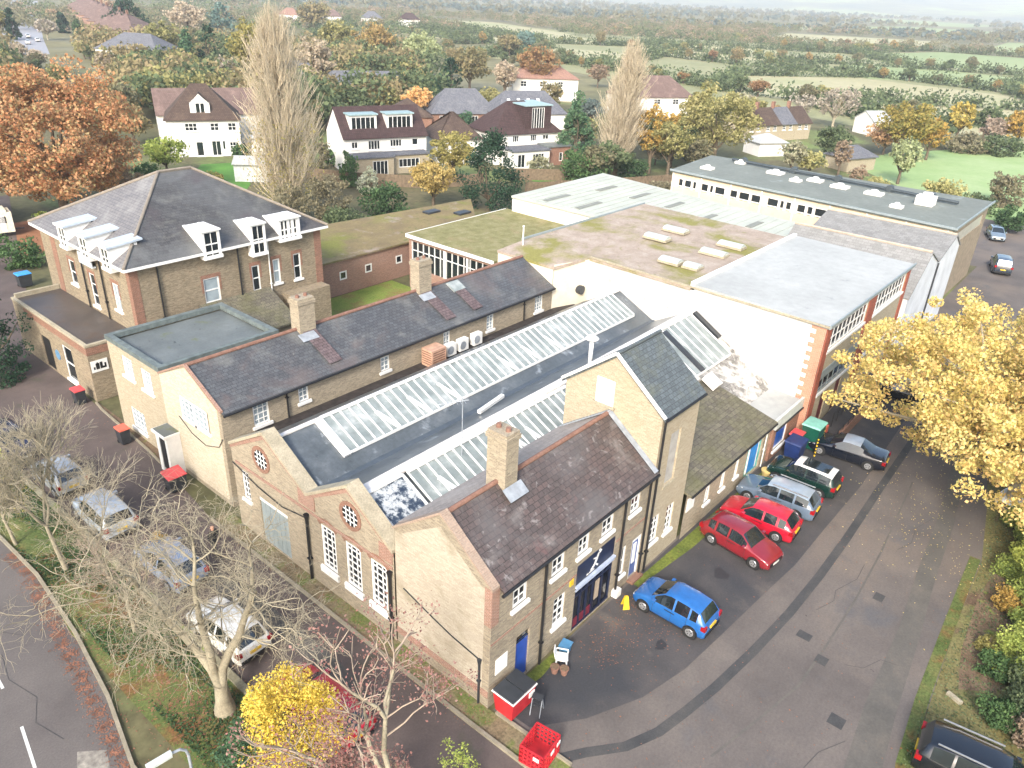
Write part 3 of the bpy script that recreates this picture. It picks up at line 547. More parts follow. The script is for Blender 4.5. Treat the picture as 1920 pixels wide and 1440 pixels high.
# roofs
XR = X0+.5; zr, zl, zv = 6.15, 6.25, 4.75
rooftop(HL, [[(XR, yl, zl), (XE, yl, zl), (XE, YL1, 4.5), (XR, YL1, 4.5)]], M_FELTBLUE, name='north_roof')
rooftop(HL, [[(XR, YV, zv), (XE, YV, zv), (XE, yl, zl), (XR, yl, zl)]], M_FELTBLUE)
rooftop(HL, [[(XR, YV, zv), (XE, YV, zv), (XE, yr, 6.45), (XR, yr, zr)]], M_FELTBLUE, name='valley_roof')
rooftop(HL, [[(XR, 19.16, 4.8), (31.15, 19.16, 4.8), (31.15, yr, 6.3), (XR, yr, zr)]], M_FELTBLUE, name='south_roof')
zz = lambda y, x: (6.15+(x-XR)/(XE-XR)*.3) - (yr-y)*.565
rooftop(HL, [[(31.15, 18.3, zz(18.3, 31.15)), (41.8, 18.3, zz(18.3, 41.8)), (41.8, 15.5, zz(15.5, 41.8)), (XE, 15.5, zz(15.5, XE)), (XE, yr, zz(yr, XE)), (31.15, yr, zz(yr, 31.15))]], M_STAIN, name='stained_tile_roof')
b = MB(); b.beam((XR, yr, zr+.04), (XE, yr, 6.5), .5, .10); b.beam((XR, yl, zl+.04), (XE, yl, zl+.06), .24, .08); b.build('ridge_capping', plain('bleached_ridge', '#cfcac4', .6), HL)
b = MB(); b.box(XR+.1, XE, YV-.25, YV+.25, zv+.02, zv+.08); b.build('valley_gutter', plain('dark_valley', '#454d54', .5), HL)
def glazing(par, xa, xb, ya, za, yb, zb, n, gm, lift=.14, name='skylight', bar=.075, diag=()):
    """sloping strip from the top (ya,za) to the bottom (yb,zb)"""
    b = MB(); b.slab([(xa, ya, za+lift), (xb, ya, za+lift), (xb, yb, zb+lift), (xa, yb, zb+lift)], .05); o = b.build(name, gm, par)
    f = MB()
    for i in range(n+1):
        x = xa+(xb-xa)*i/n; f.beam((x, ya, za+lift+.02), (x, yb, zb+lift+.02), bar, .07)
    f.beam((xa, yb, zb+lift*.5), (xb, yb, zb+lift*.5), .10, lift); f.beam((xa, ya, za+lift+.03), (xb, ya, za+lift+.03), .22, .06)
    for i in diag:
        x = xa+(xb-xa)*i/n; f.beam((x, ya*.6+yb*.4, za*.6+zb*.4+lift+.02), (x+.5, yb, zb+lift+.02), .3, .02)
    f.build('glazing_bars', M_WHITE, o); return o
sl = (zl-zv)/(yl-YV)
gb = lambda y: zl-(yl-y)*sl
glazing(HL, 19.4, 44.9, 27.95, gb(27.95)+.03, 25.85, gb(25.85)+.03, 46, M_GLAZ, diag=(5, 9, 13, 22, 26, 30))
b = MB(); b.beam((19.25, 28.0, gb(28.0)+.12), (19.25, 25.75, gb(25.75)+.12), .42, .16); b.build('skylight_end_flashing', M_WHITE, HL)
gs = lambda y: 6.2-(yr-y)*.52
glazing(HL, 19.3, 31.1, 21.6, gs(21.6)+.04, 19.5, gs(19.5)+.04, 21, M_GLAZ, name='skylight', diag=(2, 8, 11, 13))
glazing(HL, 16.95, 19.0, 21.6, gs(21.6)+.04, 19.5, gs(19.5)+.04, 1, M_GLAZW, bar=.12, name='skylight')['label'] = 'whitewashed skylight panel with black peeled patches'
glazing(HL, 38.3, 45.4, yr-.15, zz(yr-.15, 42), 18.5, zz(18.5, 42), 9, M_GLAZ, name='skylight', bar=.07)
b = MB(); b.beam((26.7, 24.05, 5.35), (29.1, 24.45, 5.3), .22, .18); b.build('loose_panel', M_WHITE, HL)
b = MB(); b.beam((41.6, 21.6, 6.33), (41.6, 18.5, 4.6), .5, .14); b.beam((45.8, 21.7, 6.5), (45.8, 19.6, 5.3), .45, .14); b.build('dark_flashing', M_DGREY, HL)
b = MB(); b.obox((41.2, 17.6, 4.35), (1, 0, 0), (0, .88, .48), (0, -.48, .88), .45, .5, .18); b.build('roof_hatch', M_WHITER, HL)
fl = thing('roof_flue', 'white metal flue with round cowl standing on the hall roof near the tower', 'flue', (35.4, 23.0, 5.6))
b = MB(); b.tube((35.4, 23.0, 5.3), (35.4, 23.0, 7.25), .13, n=12); b.build('pipe', M_WHITE, fl, True)
b = MB(); b.tube((35.4, 23.0, 7.25), (35.4, 23.0, 7.33), .36, .42, 16); b.tube((35.4, 23.0, 7.33), (35.4, 23.0, 7.52), .42, .2, 16); b.build('cowl', M_WHITE, fl)
ae = thing('tv_aerial', 'thin pole aerial rising over the near hall skylights', 'aerial', (22.3, 21.1, 5.9))
b = MB(); b.tube((22.3, 21.1, 5.7), (22.3, 21.1, 9.0), .025, n=6); b.build('pole', M_LEAD, ae)
b = MB(); b.tube((21.3, 21.9, 8.7), (22.5, 20.9, 8.9), .02, n=5)
for k in range(7): b.tube((21.4+k*.14, 21.55-k*.12, 8.72+k*.02), (21.65+k*.14, 22.0-k*.12, 8.72+k*.02), .012, n=4)
b.build('antenna', M_LEAD, ae)

# gutter alley between hall and range
b = MB(); b.box(17.2, 46.2, YL1+.02, 32.62, 3.9, 4.05); o = b.build('alley_roof', plain('dark_alley_felt', '#2f2a28', .7, var=.3), None); tag(o, 'dark leaf-filled flat gutter between the hall and the long slate range', 'gutter')

# ------------------------------------------------------------------ long slate range
RG = thing('long_slate_range', 'long two storey brick range with blue grey slate roof and two tall chimneys', 'building', (30, 35.7, 0))
X0, X1, Y0, Y1, ZE, ZR = 16.7, 44.1, 32.65, 38.8, 5.95, 7.45
b = MB(); A, B = (X0, Y0), (X1, Y0)
rws = [(1.8, 2.75, 4.3, 5.6, 3, 4), (4.65, 5.3, 4.65, 5.55, 2, 3), (10.55, 11.25, 4.5, 5.45, 2, 3), (15.9, 16.5, 4.45, 5.5, 2, 3), (20.1, 20.8, 4.4, 5.5, 2, 4), (25.4, 26.3, 4.3, 5.55, 3, 4)]
wall(b, A, B, 0, ZE, [r[:4] for r in rws]); 
AF, BF = (X0, Y1), (X0, Y0)
fw = [(2.2, 3.5, 4.1, 5.4), (3.55, 4.85, 4.1, 5.4)]
wall(b, AF, BF, 0, ZE); b.poly((X0, Y1, ZE), (X0, Y0, ZE), (X0, 35.7, ZR+.12)); wall(b, (X1, Y1), AF, 0, ZE)
b.build('wall', M_STOCKP, RG)
b = MB(); b.box(X0-.015, X0, Y0+.3, Y1, .3, 5.9); b.poly((X0-.015, Y1, 5.9), (X0-.015, Y0+.3, 5.9), (X0-.015, 35.7, ZR-.1)); b.build('painted_front', M_WHITEB, RG)
for r in rws: window(RG, A, B, *r[:4], r[4], r[5], glass=M_GLASSL, fr=.08)
for u0, u1, za, zb in fw: window(RG, AF, BF, u0, u1, za, zb, 3, 4, glass=M_GLASSL, proud=.12, fr=.08)
rooftop(RG, [[(X0+.05, Y0-.25, ZE-.12), (X1, Y0-.25, ZE-.12), (X1, 35.7, ZR), (X0+.05, 35.7, ZR)]], M_SLATEB)
rooftop(RG, [[(X0+.05, 35.7, ZR), (X1, 35.7, ZR), (X1, Y1+.2, ZE-.1), (X0+.05, Y1+.2, ZE-.1)]], M_SLATEB, name='rear_roof')
ridge(RG, (X0, 35.7, ZR+.03), (X1, 35.7, ZR+.03)); gutter(RG, (X0, Y0-.3, ZE-.2), (X1, Y0-.3, ZE-.2), r=.07)
for ya in (Y0-.1, Y1+.1): rake_coping(RG, X0-.06, X0+.1, ya, ZE+.05, 35.7, ZR+.14, t=.12, m=M_REDW)
for x in (20.55, 40.75): pipe(RG, x, Y0-.1, 4.1, 5.6, .05)
chimney(RG, 23.6, 24.7, 35.3, 36.15, 6.9, 9.35, M_STOCKP, 2); chimney(RG, 33.0, 34.1, 35.3, 36.15, 6.9, 9.55, M_STOCKP, 2)
b = MB(); b.obox((36.2, 35.05, 7.2), (1, 0, 0), (0, .9, .44), (0, -.44, .9), .55, .45, .05); b.build('rooflight', M_GLAZ, RG)
b = MB()
for xa in (24.2, 33.6, 36.2):
    b.obox((xa+.0, 34.1, 6.76), (1, 0, 0), (0, .9, .435), (0, -.435, .9), .45, 1.35, .012)
b.build('reddish_slate_patch', bricky('reddish_slate', '#66595a', '#574b4c', '#2f2a2c', .32, .22, .012, stain=('#8c8385', .5, .7, .6), var=(.6, 1.4)), RG)
b = MB(); b.obox((23.9, 34.95, 7.18), (1, 0, 0), (0, .9, .435), (0, -.435, .9), .55, .3, .02); b.obox((33.4, 34.95, 7.18), (1, 0, 0), (0, .9, .435), (0, -.435, .9), .55, .3, .02); b.build('flashing', M_LEAD, RG)
b = MB(); P = [(X0-.05, 37.2, 3.9), (X0-.05, 36, 3.3), (X0-.05, 34.6, 3.1), (X0-.05, 33.2, 3.6), (X0-.05, 32.7, 4.3)]
for p, q in zip(P[:-1], P[1:]): b.tube(p, q, .02, n=5)
b.build('cable', M_BLACK, RG)
b = MB(); b.box(15.75, X0, 37.55, 39.0, 2.55, 2.7); pr = b.build('porch', M_WHITE, RG)
b = MB(); b.box(15.82, X0-.02, 37.62, 38.93, 2.7, 2.73); b.build('porch_roof_felt', M_FELTG, pr)
b = MB(); b.box(15.9, X0, 37.6, 37.7, 0, 2.55); b.box(15.9, 16.0, 37.7, 37.85, 0, 2.55); b.box(15.9, X0, 38.8, 38.9, 0, 2.55); b.box(15.9, 16.0, 38.55, 38.8, 0, 2.55); b.build('porch_side', M_WHITE, pr)
b = MB(); b.box(15.93, 15.97, 37.85, 38.55, .3, 2.4); b.build('porch_door_glass', M_GLASS, pr)
# objects on the alley
ac = thing('louvred_plant_box', 'brown wooden louvred plant box on the dark gutter roof', 'air unit', (31.0, 32.0, 4.05))
b = MB(); b.box(30.45, 31.7, 31.5, 32.45, 4.05, 5.2); b.build('casing', plain('pale_brown_wood', '#b5917a', .7, var=.12), ac)
b = MB()
for k in range(6): b.box(30.44, 30.45, 31.55, 32.4, 4.2+k*.16, 4.27+k*.16); b.box(30.55, 31.6, 31.49, 31.5, 4.2+k*.16, 4.27+k*.16)
b.build('louvres', plain('dark_louvre', '#7a5a48', .7), ac)
AC0 = None
for i, x in enumerate((32.6, 33.75, 35.1)):
    a = thing('air_conditioner', ['white air conditioning unit nearest the wooden plant box', 'middle white air conditioning unit of the three by the range wall', 'white air conditioning unit farthest from the wooden plant box'][i], 'air conditioner', (x, 32.05, 4.05), 'white air conditioners on the gutter roof')
    b = MB(); b.box(x-.4, x+.4, 31.85, 32.25, 4.15, 4.95); b.build('casing', M_WHITE, a)
    b = MB(); b.tube((x-.12, 31.85, 4.55), (x-.12, 31.83, 4.55), .28, n=16); b.build('fan_grille', M_LEAD, a)
    b = MB(); b.box(x-.35, x-.25, 31.9, 32.2, 4.05, 4.15); b.box(x+.25, x+.35, 31.9, 32.2, 4.05, 4.15); b.build('foot', M_BLACK, a)
# ------------------------------------------------------------------ flat roofed block beside the range
FB = thing('flat_roofed_block', 'two storey pale brick block with grey parapet roof next to the range front', 'building', (20.5, 42.2, 0))
X0, X1, Y0, Y1, Z = 16.78, 24.4, 38.95, 45.3, 6.05
b = MB(); A, B = (X0, Y1), (X0, Y0); fh = [(1.65, 2.95, 4.15, 5.45), (3.95, 5.15, 4.05, 5.4), (1.5, 3.2, .55, 1.95)]
wall(b, A, B, 0, Z, fh); wall(b, (X0, Y0), (X1, Y0), 0, Z); wall(b, (X1, Y0), (X1, Y1), 0, Z); wall(b, (X1, Y1), A, 0, Z)
b.build('wall', M_CREAMB, FB)
for h in fh: window(FB, A, B, *h, 4, 4, glass=M_GLASSL, fr=.08)
b = MB(); b.slab([(X0+.2, Y0+.2, 5.8), (X1-.2, Y0+.2, 5.8), (X1-.2, Y1-.2, 5.8), (X0+.2, Y1-.2, 5.8)], .1); b.build('roof', M_FELTG, FB)
b = MB(); t = .3
b.box(X0-.06, X1+.06, Y0-.06, Y0+t, 5.9, 6.2); b.box(X0-.06, X1+.06, Y1-t, Y1+.06, 5.9, 6.2); b.box(X0-.06, X0+t, Y0+t, Y1-t, 5.9, 6.2); b.box(X1-t, X1+.06, Y0+t, Y1-t, 5.9, 6.2)
b.build('parapet', plain('grey_green_lead_parapet', '#5f6866', .6, var=.15), FB)
ML = thing('mossy_lean_to', 'small lean-to with dark mossy roof behind the flat roofed block', 'building', (27, 43, 0))
b = MB(); b.slab([(24.5, 45.2, 3.3), (30.2, 45.2, 3.3), (30.2, 48.66, 5.0), (24.5, 48.66, 5.0)], .15); b.build('roof', M_MOSSROOF, ML)
b = MB(); wall(b, (30.1, 45.4), (30.1, 48.6), 0, 3.2); wall(b, (24.5, 45.4), (30.1, 45.4), 0, 3.2); b.build('wall', M_STOCKV, ML)
# ------------------------------------------------------------------ low flat roofed lodge
LG = thing('flat_roofed_lodge', 'single storey brick lodge with dark wet flat roof in front of the hipped roof villa', 'building', (18.5, 55, 0))
X0, X1, Y0, Y1, Z = 16.9, 20.15, 49.35, 61.4, 3.95
b = MB(); A, B = (X0, Y1), (X0, Y0); lh = [(Y1-53.5, Y1-52.0, .35, 2.9), (Y1-57.2, Y1-55.6, .05, 2.5)]
wall(b, A, B, 0, Z, lh); wall(b, (X0, Y0), (X1+2, Y0), 0, Z); b.build('wall', M_STOCKV, LG)
b = MB(); b.box(X0-.05, X0+.2, Y0-.05, Y1, Z-.02, Z+.12); b.box(X0+.2, X1, Y0-.05, Y0+.2, Z-.02, Z+.12); b.box(X0+.2, X1, Y1-.25, Y1, Z-.02, Z+.35); b.build('parapet', M_STONE, LG)
b = MB(); b.box(X0-.015, X0, Y0+.01, Y1-2, 3.35, 3.85); b.box(X0-.015, X1+1.5, Y0-.03, Y0, 3.35, 3.85); b.build('red_brick_band', M_RED, LG)
b = MB(); b.slab([(X0+.2, Y0+.2, 3.98), (X1+.04, Y0+.2, 3.98), (X1+.04, Y1-.25, 3.98), (X0+.2, Y1-.25, 3.98)], .1); b.build('roof', M_FELTDK, LG)
window(LG, A, B, *lh[0], 1, 2, sash=True)
b = MB(); b.box(X0+.08, X0+.12, 55.6, 57.2, .05, 2.5); b.build('door', M_BLACK, LG)
b = MB(); b.tube((X0-.03, 54.6, 1.7), (X0, 54.6, 1.7), .38, n=20); b.build('blue_round_plaque', plain('plaque_blue', '#5a7f9d', .5), LG)
b = MB(); b.box(16.98, 18.05, Y0-.05, Y0-.01, 2.1, 2.9); sg = b.build('wall_sign', M_WHITE, LG)
b = MB()
for x0, x1, z0, z1 in [(17.12, 17.22, 2.3, 2.48), (17.27, 17.5, 2.28, 2.7), (17.33, 17.44, 2.55, 2.76), (17.54, 17.7, 2.28, 2.74), (17.7, 17.82, 2.28, 2.42), (17.82, 17.93, 2.28, 2.62)]: b.box(x0, x1, Y0-.06, Y0-.05, z0, z1)
b.build('lettering', M_BLACK, sg)
# ------------------------------------------------------------------ villa
VL = thing('hipped_roof_villa', 'tall brick villa with big hipped slate roof and white dormers', 'building', (27.6, 55.6, 0))
X0, X1, Y0, Y1, ZE = 20.2, 35.1, 48.7, 62.6, 9.0
b = MB(); A, B = (X0, Y0), (X1, Y0); WA, WB = (X0, Y1), (X0, Y0)
D1, D2, D3 = (5.2, 6.1, 8.45, 10.05), (8.85, 9.65, 7.9, 9.85), (11.2, 12.6, 8.5, 9.8)
sh = [(4.9, 6.1, 4.95, 6.75, 1, 2, M_GLASSL), (8.7, 9.35, 4.9, 6.85, 1, 2, M_GLASS), (10.5, 11.1, 5.1, 6.95, 1, 2, M_GLASSL), (12.3, 12.95, 5.0, 7.0, 1, 2, M_GLASS)]
wh = [(Y1-58.4, Y1-57.4, 5.2, 7.0, 1, 2, M_GLASS), (Y1-55.2, Y1-54.3, 4.4, 6.8, 1, 3, M_GLASS), (Y1-51.6, Y1-50.7, 5.1, 7.0, 2, 2, M_GLASSL)]
wall(b, A, B, 0, ZE, [h[:4] for h in sh]); wall(b, WA, WB, 0, ZE, [h[:4] for h in wh]); wall(b, (X1, Y0), (X1, Y1), 0, ZE); wall(b, (X1, Y1), (X0, Y1), 0, ZE)
b.build('wall', M_STOCKV, VL)
for h in sh: window(VL, A, B, *h[:4], h[4], h[5], glass=h[6], sash=True, fr=.09)
for h in wh: window(VL, WA, WB, *h[:4], h[4], h[5], glass=h[6], sash=True, fr=.09)
def surround(par, p0, p1, u0, u1, zt, m=M_RED, w=.16, drop=.5):
    p0 = Vector((p0[0], p0[1], 0)); p1 = Vector((p1[0], p1[1], 0)); d = (p1-p0).normalized(); inn = Vector((-d.y, d.x, 0)); up = Vector((0, 0, 1)); b = MB()
    b.obox(p0+d*(u0+u1)/2+up*(zt+.14)-inn*.002, d, inn, up, (u1-u0)/2+w, .012, .13)
    for u in (u0-w/2, u1+w/2): b.obox(p0+d*u+up*(zt-drop)-inn*.002, d, inn, up, w/2, .012, drop)
    return b.build('red_brick_surround', m, par)
for h in sh: surround(VL, A, B, h[0], h[1], h[3])
for h in wh: surround(VL, WA, WB, h[0], h[1], h[3])
b = MB(); b.box(X0-.02, X0+.55, Y0-.02, Y0, 3.9, 8.9); b.box(X0-.02, X0, Y0, Y0+.45, 3.99, 8.9); b.box(X1-.6, X1+.02, Y0-.02, Y0, 0, 8.9); b.box(X0-.02, X0, 60.1, 60.9, 3.99, 8.9); b.build('red_brick_quoin', M_RED, VL)
e = .45; zo = ZE-.22; ZR = 12.75; RA, RB = (26.5, 55.6, ZR), (29.0, 55.6, ZR)
c00, c10, c11, c01 = (X0-e, Y0-e, zo), (X1+e, Y0-e, zo), (X1+e, Y1+e, zo), (X0-e, Y1+e, zo)
rooftop(VL, [[c00, c10, RB, RA], [c10, c11, RB], [c11, c01, RA, RB]], M_VILLA)
rooftop(VL, [[c01, c00, RA]], M_SLATEGREY, name='west_roof_slope')
b = MB(); b.box(X0-e, X1+e, Y0-e-.05, Y0-e+.03, zo-.2, zo-.02); b.box(X0-e-.05, X0-e+.03, Y0-e, Y1+e, zo-.2, zo-.02); b.build('white_gutter', M_WHITE, VL)
b = MB()
for p in (c00, c10): b.tube((p[0], p[1], p[2]+.05), (RA if p is c00 else RB)[:2]+(ZR+.05,), .1, n=6)
b.tube((c01[0], c01[1], c01[2]+.05), (26.5, 55.6, ZR+.05), .1, n=6); b.tube((26.5, 55.6, ZR+.05), (29, 55.6, ZR+.05), .12, n=6); b.build('hip_tiles', plain('pale_hip_tile', '#7f766a', .8), VL)
slope = (ZR-zo)/(55.6-(Y0-e))
for k, (u0, u1, za, zb) in enumerate((D1, D2, D3)):
    yb = (Y0-e)+(zb+.15-zo)/slope; xa, xb = X0+u0-.2, X0+u1+.2
    Yd = Y0-.5; f = MB(); f.box(xa-.05, xb+.05, Yd-.1, Y0, za-.22, za); f.box(xa, xa+.18, Yd-.02, yb-.2, za, zb+.1); f.box(xb-.18, xb, Yd-.02, yb-.2, za, zb+.1); f.box(xa+.18, xb-.18, Yd-.02, Yd+.1, zb, zb+.1)
    dm = f.build('dormer', M_WHITE, VL)
    f = MB(); f.box(xa-.08, xb+.08, Yd-.12, yb-.6, zb+.1, zb+.2); f.build('dormer_roof', M_WHITE, dm)
    g = MB(); g.box(xa+.18, xb-.18, Yd+.05, Yd+.08, za, zb); g.build('pane', M_GLASS, dm)
    g = MB(); nb = 1 if k < 2 else 3
    g.box(xa+.18, xb-.18, Yd, Yd+.05, (za+zb)/2-.04, (za+zb)/2+.04)
    for i in range(nb+1 if k == 2 else 1):
        xx = (xa+xb)/2 if k < 2 else xa+.18+(xb-xa-.36)*(i+.5)/4*1.0+.1
        wd = .02 if k < 2 else (.06 if i in (0, 3) else .12)
        g.box(xx-wd, xx+wd, Yd+.005, Yd+.045, za, zb)
    g.build('glazing_bars', M_WHITE, dm)
slw = (ZR-zo)/(26.5-(X0-e))
for k, yc in enumerate((57.0, 53.7, 50.55)):
    za, zb = 8.35, 9.75; xb = (X0-e)+(zb+.25-zo)/slw; ya, yb_ = yc-.62, yc+.62
    f = MB(); f.box(X0-.6, X0, ya, yb_, za-.2, za); f.box(X0-.52, xb-.2, ya, ya+.16, za, zb+.1); f.box(X0-.52, xb-.2, yb_-.16, yb_, za, zb+.1); f.box(X0-.52, X0-.4, ya+.16, yb_-.16, zb, zb+.1); f.box(X0-.5, X0-.46, yc-.04, yc+.04, za, zb); f.box(X0-.5, X0-.46, ya+.16, yb_-.16, (za+zb)/2-.03, (za+zb)/2+.03)
    dm = f.build('dormer', M_WHITE, VL)
    f = MB(); f.slab([(X0-.62, ya-.12, zb+.12), (xb+.15, ya-.12, zb+.34), (xb+.15, yb_+.12, zb+.34), (X0-.62, yb_+.12, zb+.12)], .12); f.build('dormer_roof', plain('pale_blue_lead', '#a9b4bf', .4), dm)
    f = MB(); f.box(X0-.66, X0-.62, ya-.14, yb_+.14, zb-.02, zb+.14); f.build('fascia', M_WHITE, dm)
    g = MB(); g.box(X0-.45, X0-.42, ya+.16, yb_-.16, za, zb); g.build('pane', M_GLASS, dm)
b = MB(); b.box(X0-.35, X0-.1, 53.4, 55.4, 7.55, 7.65); b.box(X0-.35, X0-.3, 53.4, 55.4, 7.65, 8.35); b.build('balcony_screen', plain('milky_glass_panel', '#b9c2c8', .3), VL)
for y in (55.75, 52.75): pipe(VL, X0-.12, y, 4.05, 8.5, .06)
for x, z0 in ((22.0, 3.6), (27.9, 3.6)): pipe(VL, x, Y0-.12, z0, 8.5, .06)
pipe(VL, 30.35, Y0-.12, 4, 8.5, .05, M_WHITER)
b = MB(); wall(b, (31.3, 47.6), (34.9, 47.6), 0, 4.1, [(.5, 1.2, 1.4, 3.0)]); wall(b, (31.3, Y0), (31.3, 47.6), 0, 4.1); b.box(31.3, 34.9, 47.6, Y0, 4.1, 4.25); b.build('porch_block', M_STOCKV, VL)
# ------------------------------------------------------------------ brick wing with mossy roof
WG = thing('red_brick_wing', 'low red brick wing with square windows and moss covered flat roof behind the villa', 'building', (46, 58, 0))
b = MB(); A, B = (35.2, 54.3), (58, 54.3)
wq = [(5.75, 6.55, 1.4, 2.2), (8.7, 9.5, 1.42, 2.22), (12.5, 13.3, 1.45, 2.25)]
wall(b, A, B, 0, 3.3, wq); wall(b, (66, 62.3), (44, 64.2), 0, 3.3); wall(b, (58, 54.3), (66, 62.3), 0, 3.3); b.build('wall', M_REDW, WG)
for h in wq: window(WG, A, B, *h, 1, 1, fr=.12, sill=False, proud=.02)
b = MB(); b.slab([(35.2, 54.1, 3.42), (59, 54.1, 3.42), (66.4, 62.0, 3.42), (44, 64.4, 3.42), (35.2, 64.4, 3.42)], .16); b.build('roof', M_MOSSWING, WG)
for x, y in ((58.5, 60.5), (60.8, 58.0)):
    b = MB(); b.box(x-.9, x+.9, y-.5, y+.5, 3.42, 3.62); b.build('rooflight', M_DGREY, WG)
# glazed studio
ST = thing('glazed_studio', 'flat mossy roofed studio with tall dark glazed wall between the brick wing and the range', 'building', (54, 46.5, 0))
b = MB(); A, B = (47.1, 51.7), (47.1, 41.2)
wall(b, A, B, 0, 5.0, [(.35, 9.9, 2.0, 4.55)]); wall(b, B, (60, 41.2), 0, 5.0); wall(b, (60, 51.7), A, 0, 5.0); b.build('wall', M_REDW, ST)
b = MB(); b.slab([(46.9, 41.0, 5.12), (61.2, 41.0, 5.12), (61.2, 51.9, 5.12), (46.9, 51.9, 5.12)], .22); b.build('roof', M_MOSSFELT, ST)
b = MB(); b.box(46.83, 46.9, 41.0, 51.9, 4.85, 5.16); b.box(46.9, 61, 51.9, 51.97, 4.85, 5.16); b.build('fascia', M_WHITE, ST)
b = MB(); b.box(47.2, 47.24, 41.8, 51.35, 2.0, 4.55); g = b.build('glazed_wall', M_GLASS, ST)
b = MB()
for i in range(14): b.box(47.1, 47.2, 41.75+i*.735-.03, 41.75+i*.735+.03, 2.0, 4.55)
b.box(47.1, 47.2, 47.0, 47.25, 2, 4.55); b.box(47.1, 47.2, 44.2, 44.4, 2, 4.55); b.box(47.12, 47.2, 41.8, 51.3, 3.7, 3.76); b.build('mullions', M_WHITE, g)
# ------------------------------------------------------------------ school block
SB = thing('white_walled_block', 'two storey block with huge bright white end wall and red corner piers', 'building', (55, 22, 0))
a0, a1, a2 = (46.1, 13.0), (46.76, 22.45), (47.4, 31.65)
b = MB(); wall(b, (44.2, 32.7), a2, 3, 7.5); wall(b, (44.15, 38.2), (44.15, 32.7), 0, 7.2); b.build('rendered_wall', M_RENDER, SB)
b = MB(); wall(b, a2, a1, 0, 7.62); wall(b, a1, a0, 0, 7.95); b.build('white_end_wall', M_WHITER, SB)
b = MB()
for k in range(26):
    wdt = .95 if k % 2 else .62; z = k*.305
    b.poly((46.1-.02, 13.0, z), (46.1-.02+wdt*.07, 13.0+wdt, z), (46.1-.02+wdt*.07, 13.0+wdt, z+.305), (46.1-.02, 13.0, z+.305))
for v in [b]: b.f = [f[::-1] for f in b.f]
b.build('toothed_brick_quoin', bricky('salmon_brick', '#c08468', '#b07558', '#b8a090', stain=('#c9a48c', .5, .8, .4)), SB)
S0, S1 = (46.12, 12.98), (63.7, 12.98)
b = MB(); bays = [(.9, 8.0), (9.7, 16.8)]
sw = []
for u0, u1 in bays: sw += [(u0, u1, 6.05, 7.55), (u0+.1, u1-.1, 2.9, 3.9)]
wall(b, S0, S1, 0, 7.95, sw + [(2.2, 3.3, .05, 2.5), (5.0, 6.1, .05, 2.5)]); wall(b, S1, (64.7, 37.5), 0, 7.6); wall(b, (64.7, 37.5), (44.15, 38.2), 0, 7.3); b.build('wall', M_CREAMB, SB)
b = MB()
for u0, u1 in ((0, .85), (8.1, 9.6), (16.9, 17.6)): b.box(46.1+u0, 46.1+u1, 12.9, 12.98, 0, 7.93)
b.build('red_brick_pier', M_PIER, SB)
for u0, u1 in bays:
    window(SB, S0, S1, u0, u1, 6.05, 7.55, 9, 2, fr=.1, bar=.07); window(SB, S0, S1, u0+.1, u1-.1, 2.9, 3.9, 7, 1, fr=.08, bar=.06, m=M_TRIMG)
for u in (2.2, 5.0):
    b = MB(); b.box(46.12+u, 46.12+u+1.1, 13.06, 13.1, .05, 2.5); b.build('door', plain('dark_red_door', '#5c1f22', .5) if 'dark_red_door' not in MATS else MATS['dark_red_door'], SB)
b = MB(); b.box(46.2+.9, 46.2+8, 12.93, 12.98, 4.0, 4.6); b.build('band', M_TRIMG, SB)
b = MB(); b.slab([(45.95, 12.75, 8.1), (63.85, 12.75, 8.1), (64.35, 22.4, 8.1), (46.6, 22.4, 8.1)], .2); b.build('grey_flat_roof', M_FELTPALE, SB)
b = MB(); b.slab([(46.62, 22.7, 7.8), (64.4, 22.7, 7.8), (64.75, 37.6, 7.8), (47, 38.1, 7.6), (44.1, 38.25, 7.35), (44.1, 32.6, 7.35), (47.3, 31.7, 7.6)], .2); b.build('pink_gravel_flat_roof', M_PINKROOF, SB)
b = MB(); b.beam((46.6, 22.55, 8.1), (64.4, 22.55, 8.1), .3, .3); b.build('white_upstand', M_WHITE, SB)
b = MB(); b.beam((45.92, 12.75, 8.06), (63.9, 12.75, 8.06), .10, .22); b.beam((64.75, 37.65, 7.85), (47, 38.15, 7.7), .12, .16); b.build('roof_edge_trim', M_TRIMG, SB)
b = MB(); b.beam((45.92, 12.8, 8.05), (47.33, 31.65, 7.7), .12, .12); b.build('brick_coping', M_STONE, SB)
for x, y, l in ((55.2, 30.5, 1), (58.4, 30.6, 1), (54.9, 25.2, 1), (57.9, 25.2, 1), (50.5, 26.5, .8), (50.6, 24.7, .6)):
    f = MB(); f.box(x-.55, x+.55, y-1.1*l, y+1.1*l, 7.8, 7.98); o = f.build('rooflight', M_STONE, SB)
    g = MB(); n = 6
    for i in range(n):
        t0, t1 = math.pi*i/n, math.pi*(i+1)/n; q = lambda t, yy: (x-.5*math.cos(t), yy, 7.98+.22*math.sin(t))
        g.poly(q(t0, y-l), q(t1, y-l), q(t1, y+l), q(t0, y+l))
    g.poly(*[(x-.5*math.cos(math.pi*i/n), y-l, 7.98+.22*math.sin(math.pi*i/n)) for i in range(n+1)])
    g.build('dome', plain('milky_dome', '#b4bab2', .35) if 'milky_dome' not in MATS else MATS['milky_dome'], o)
pipe(SB, 46.5, 17.9, 4.6, 7.3, .035, M_LEAD, 'drainpipe')
b = MB()
for y, z, w_, h_ in ((29.6, 6.2, .35, .6), (26.3, 5.9, .25, .45), (24.4, 5.9, .35, .3), (21.3, 6.9, .8, .16), (20.3, 6.8, .5, .14)):
    x = 46.1+(y-13)*.0696; b.box(x-.04, x+.02, y-w_/2, y+w_/2, z-h_/2, z+h_/2)
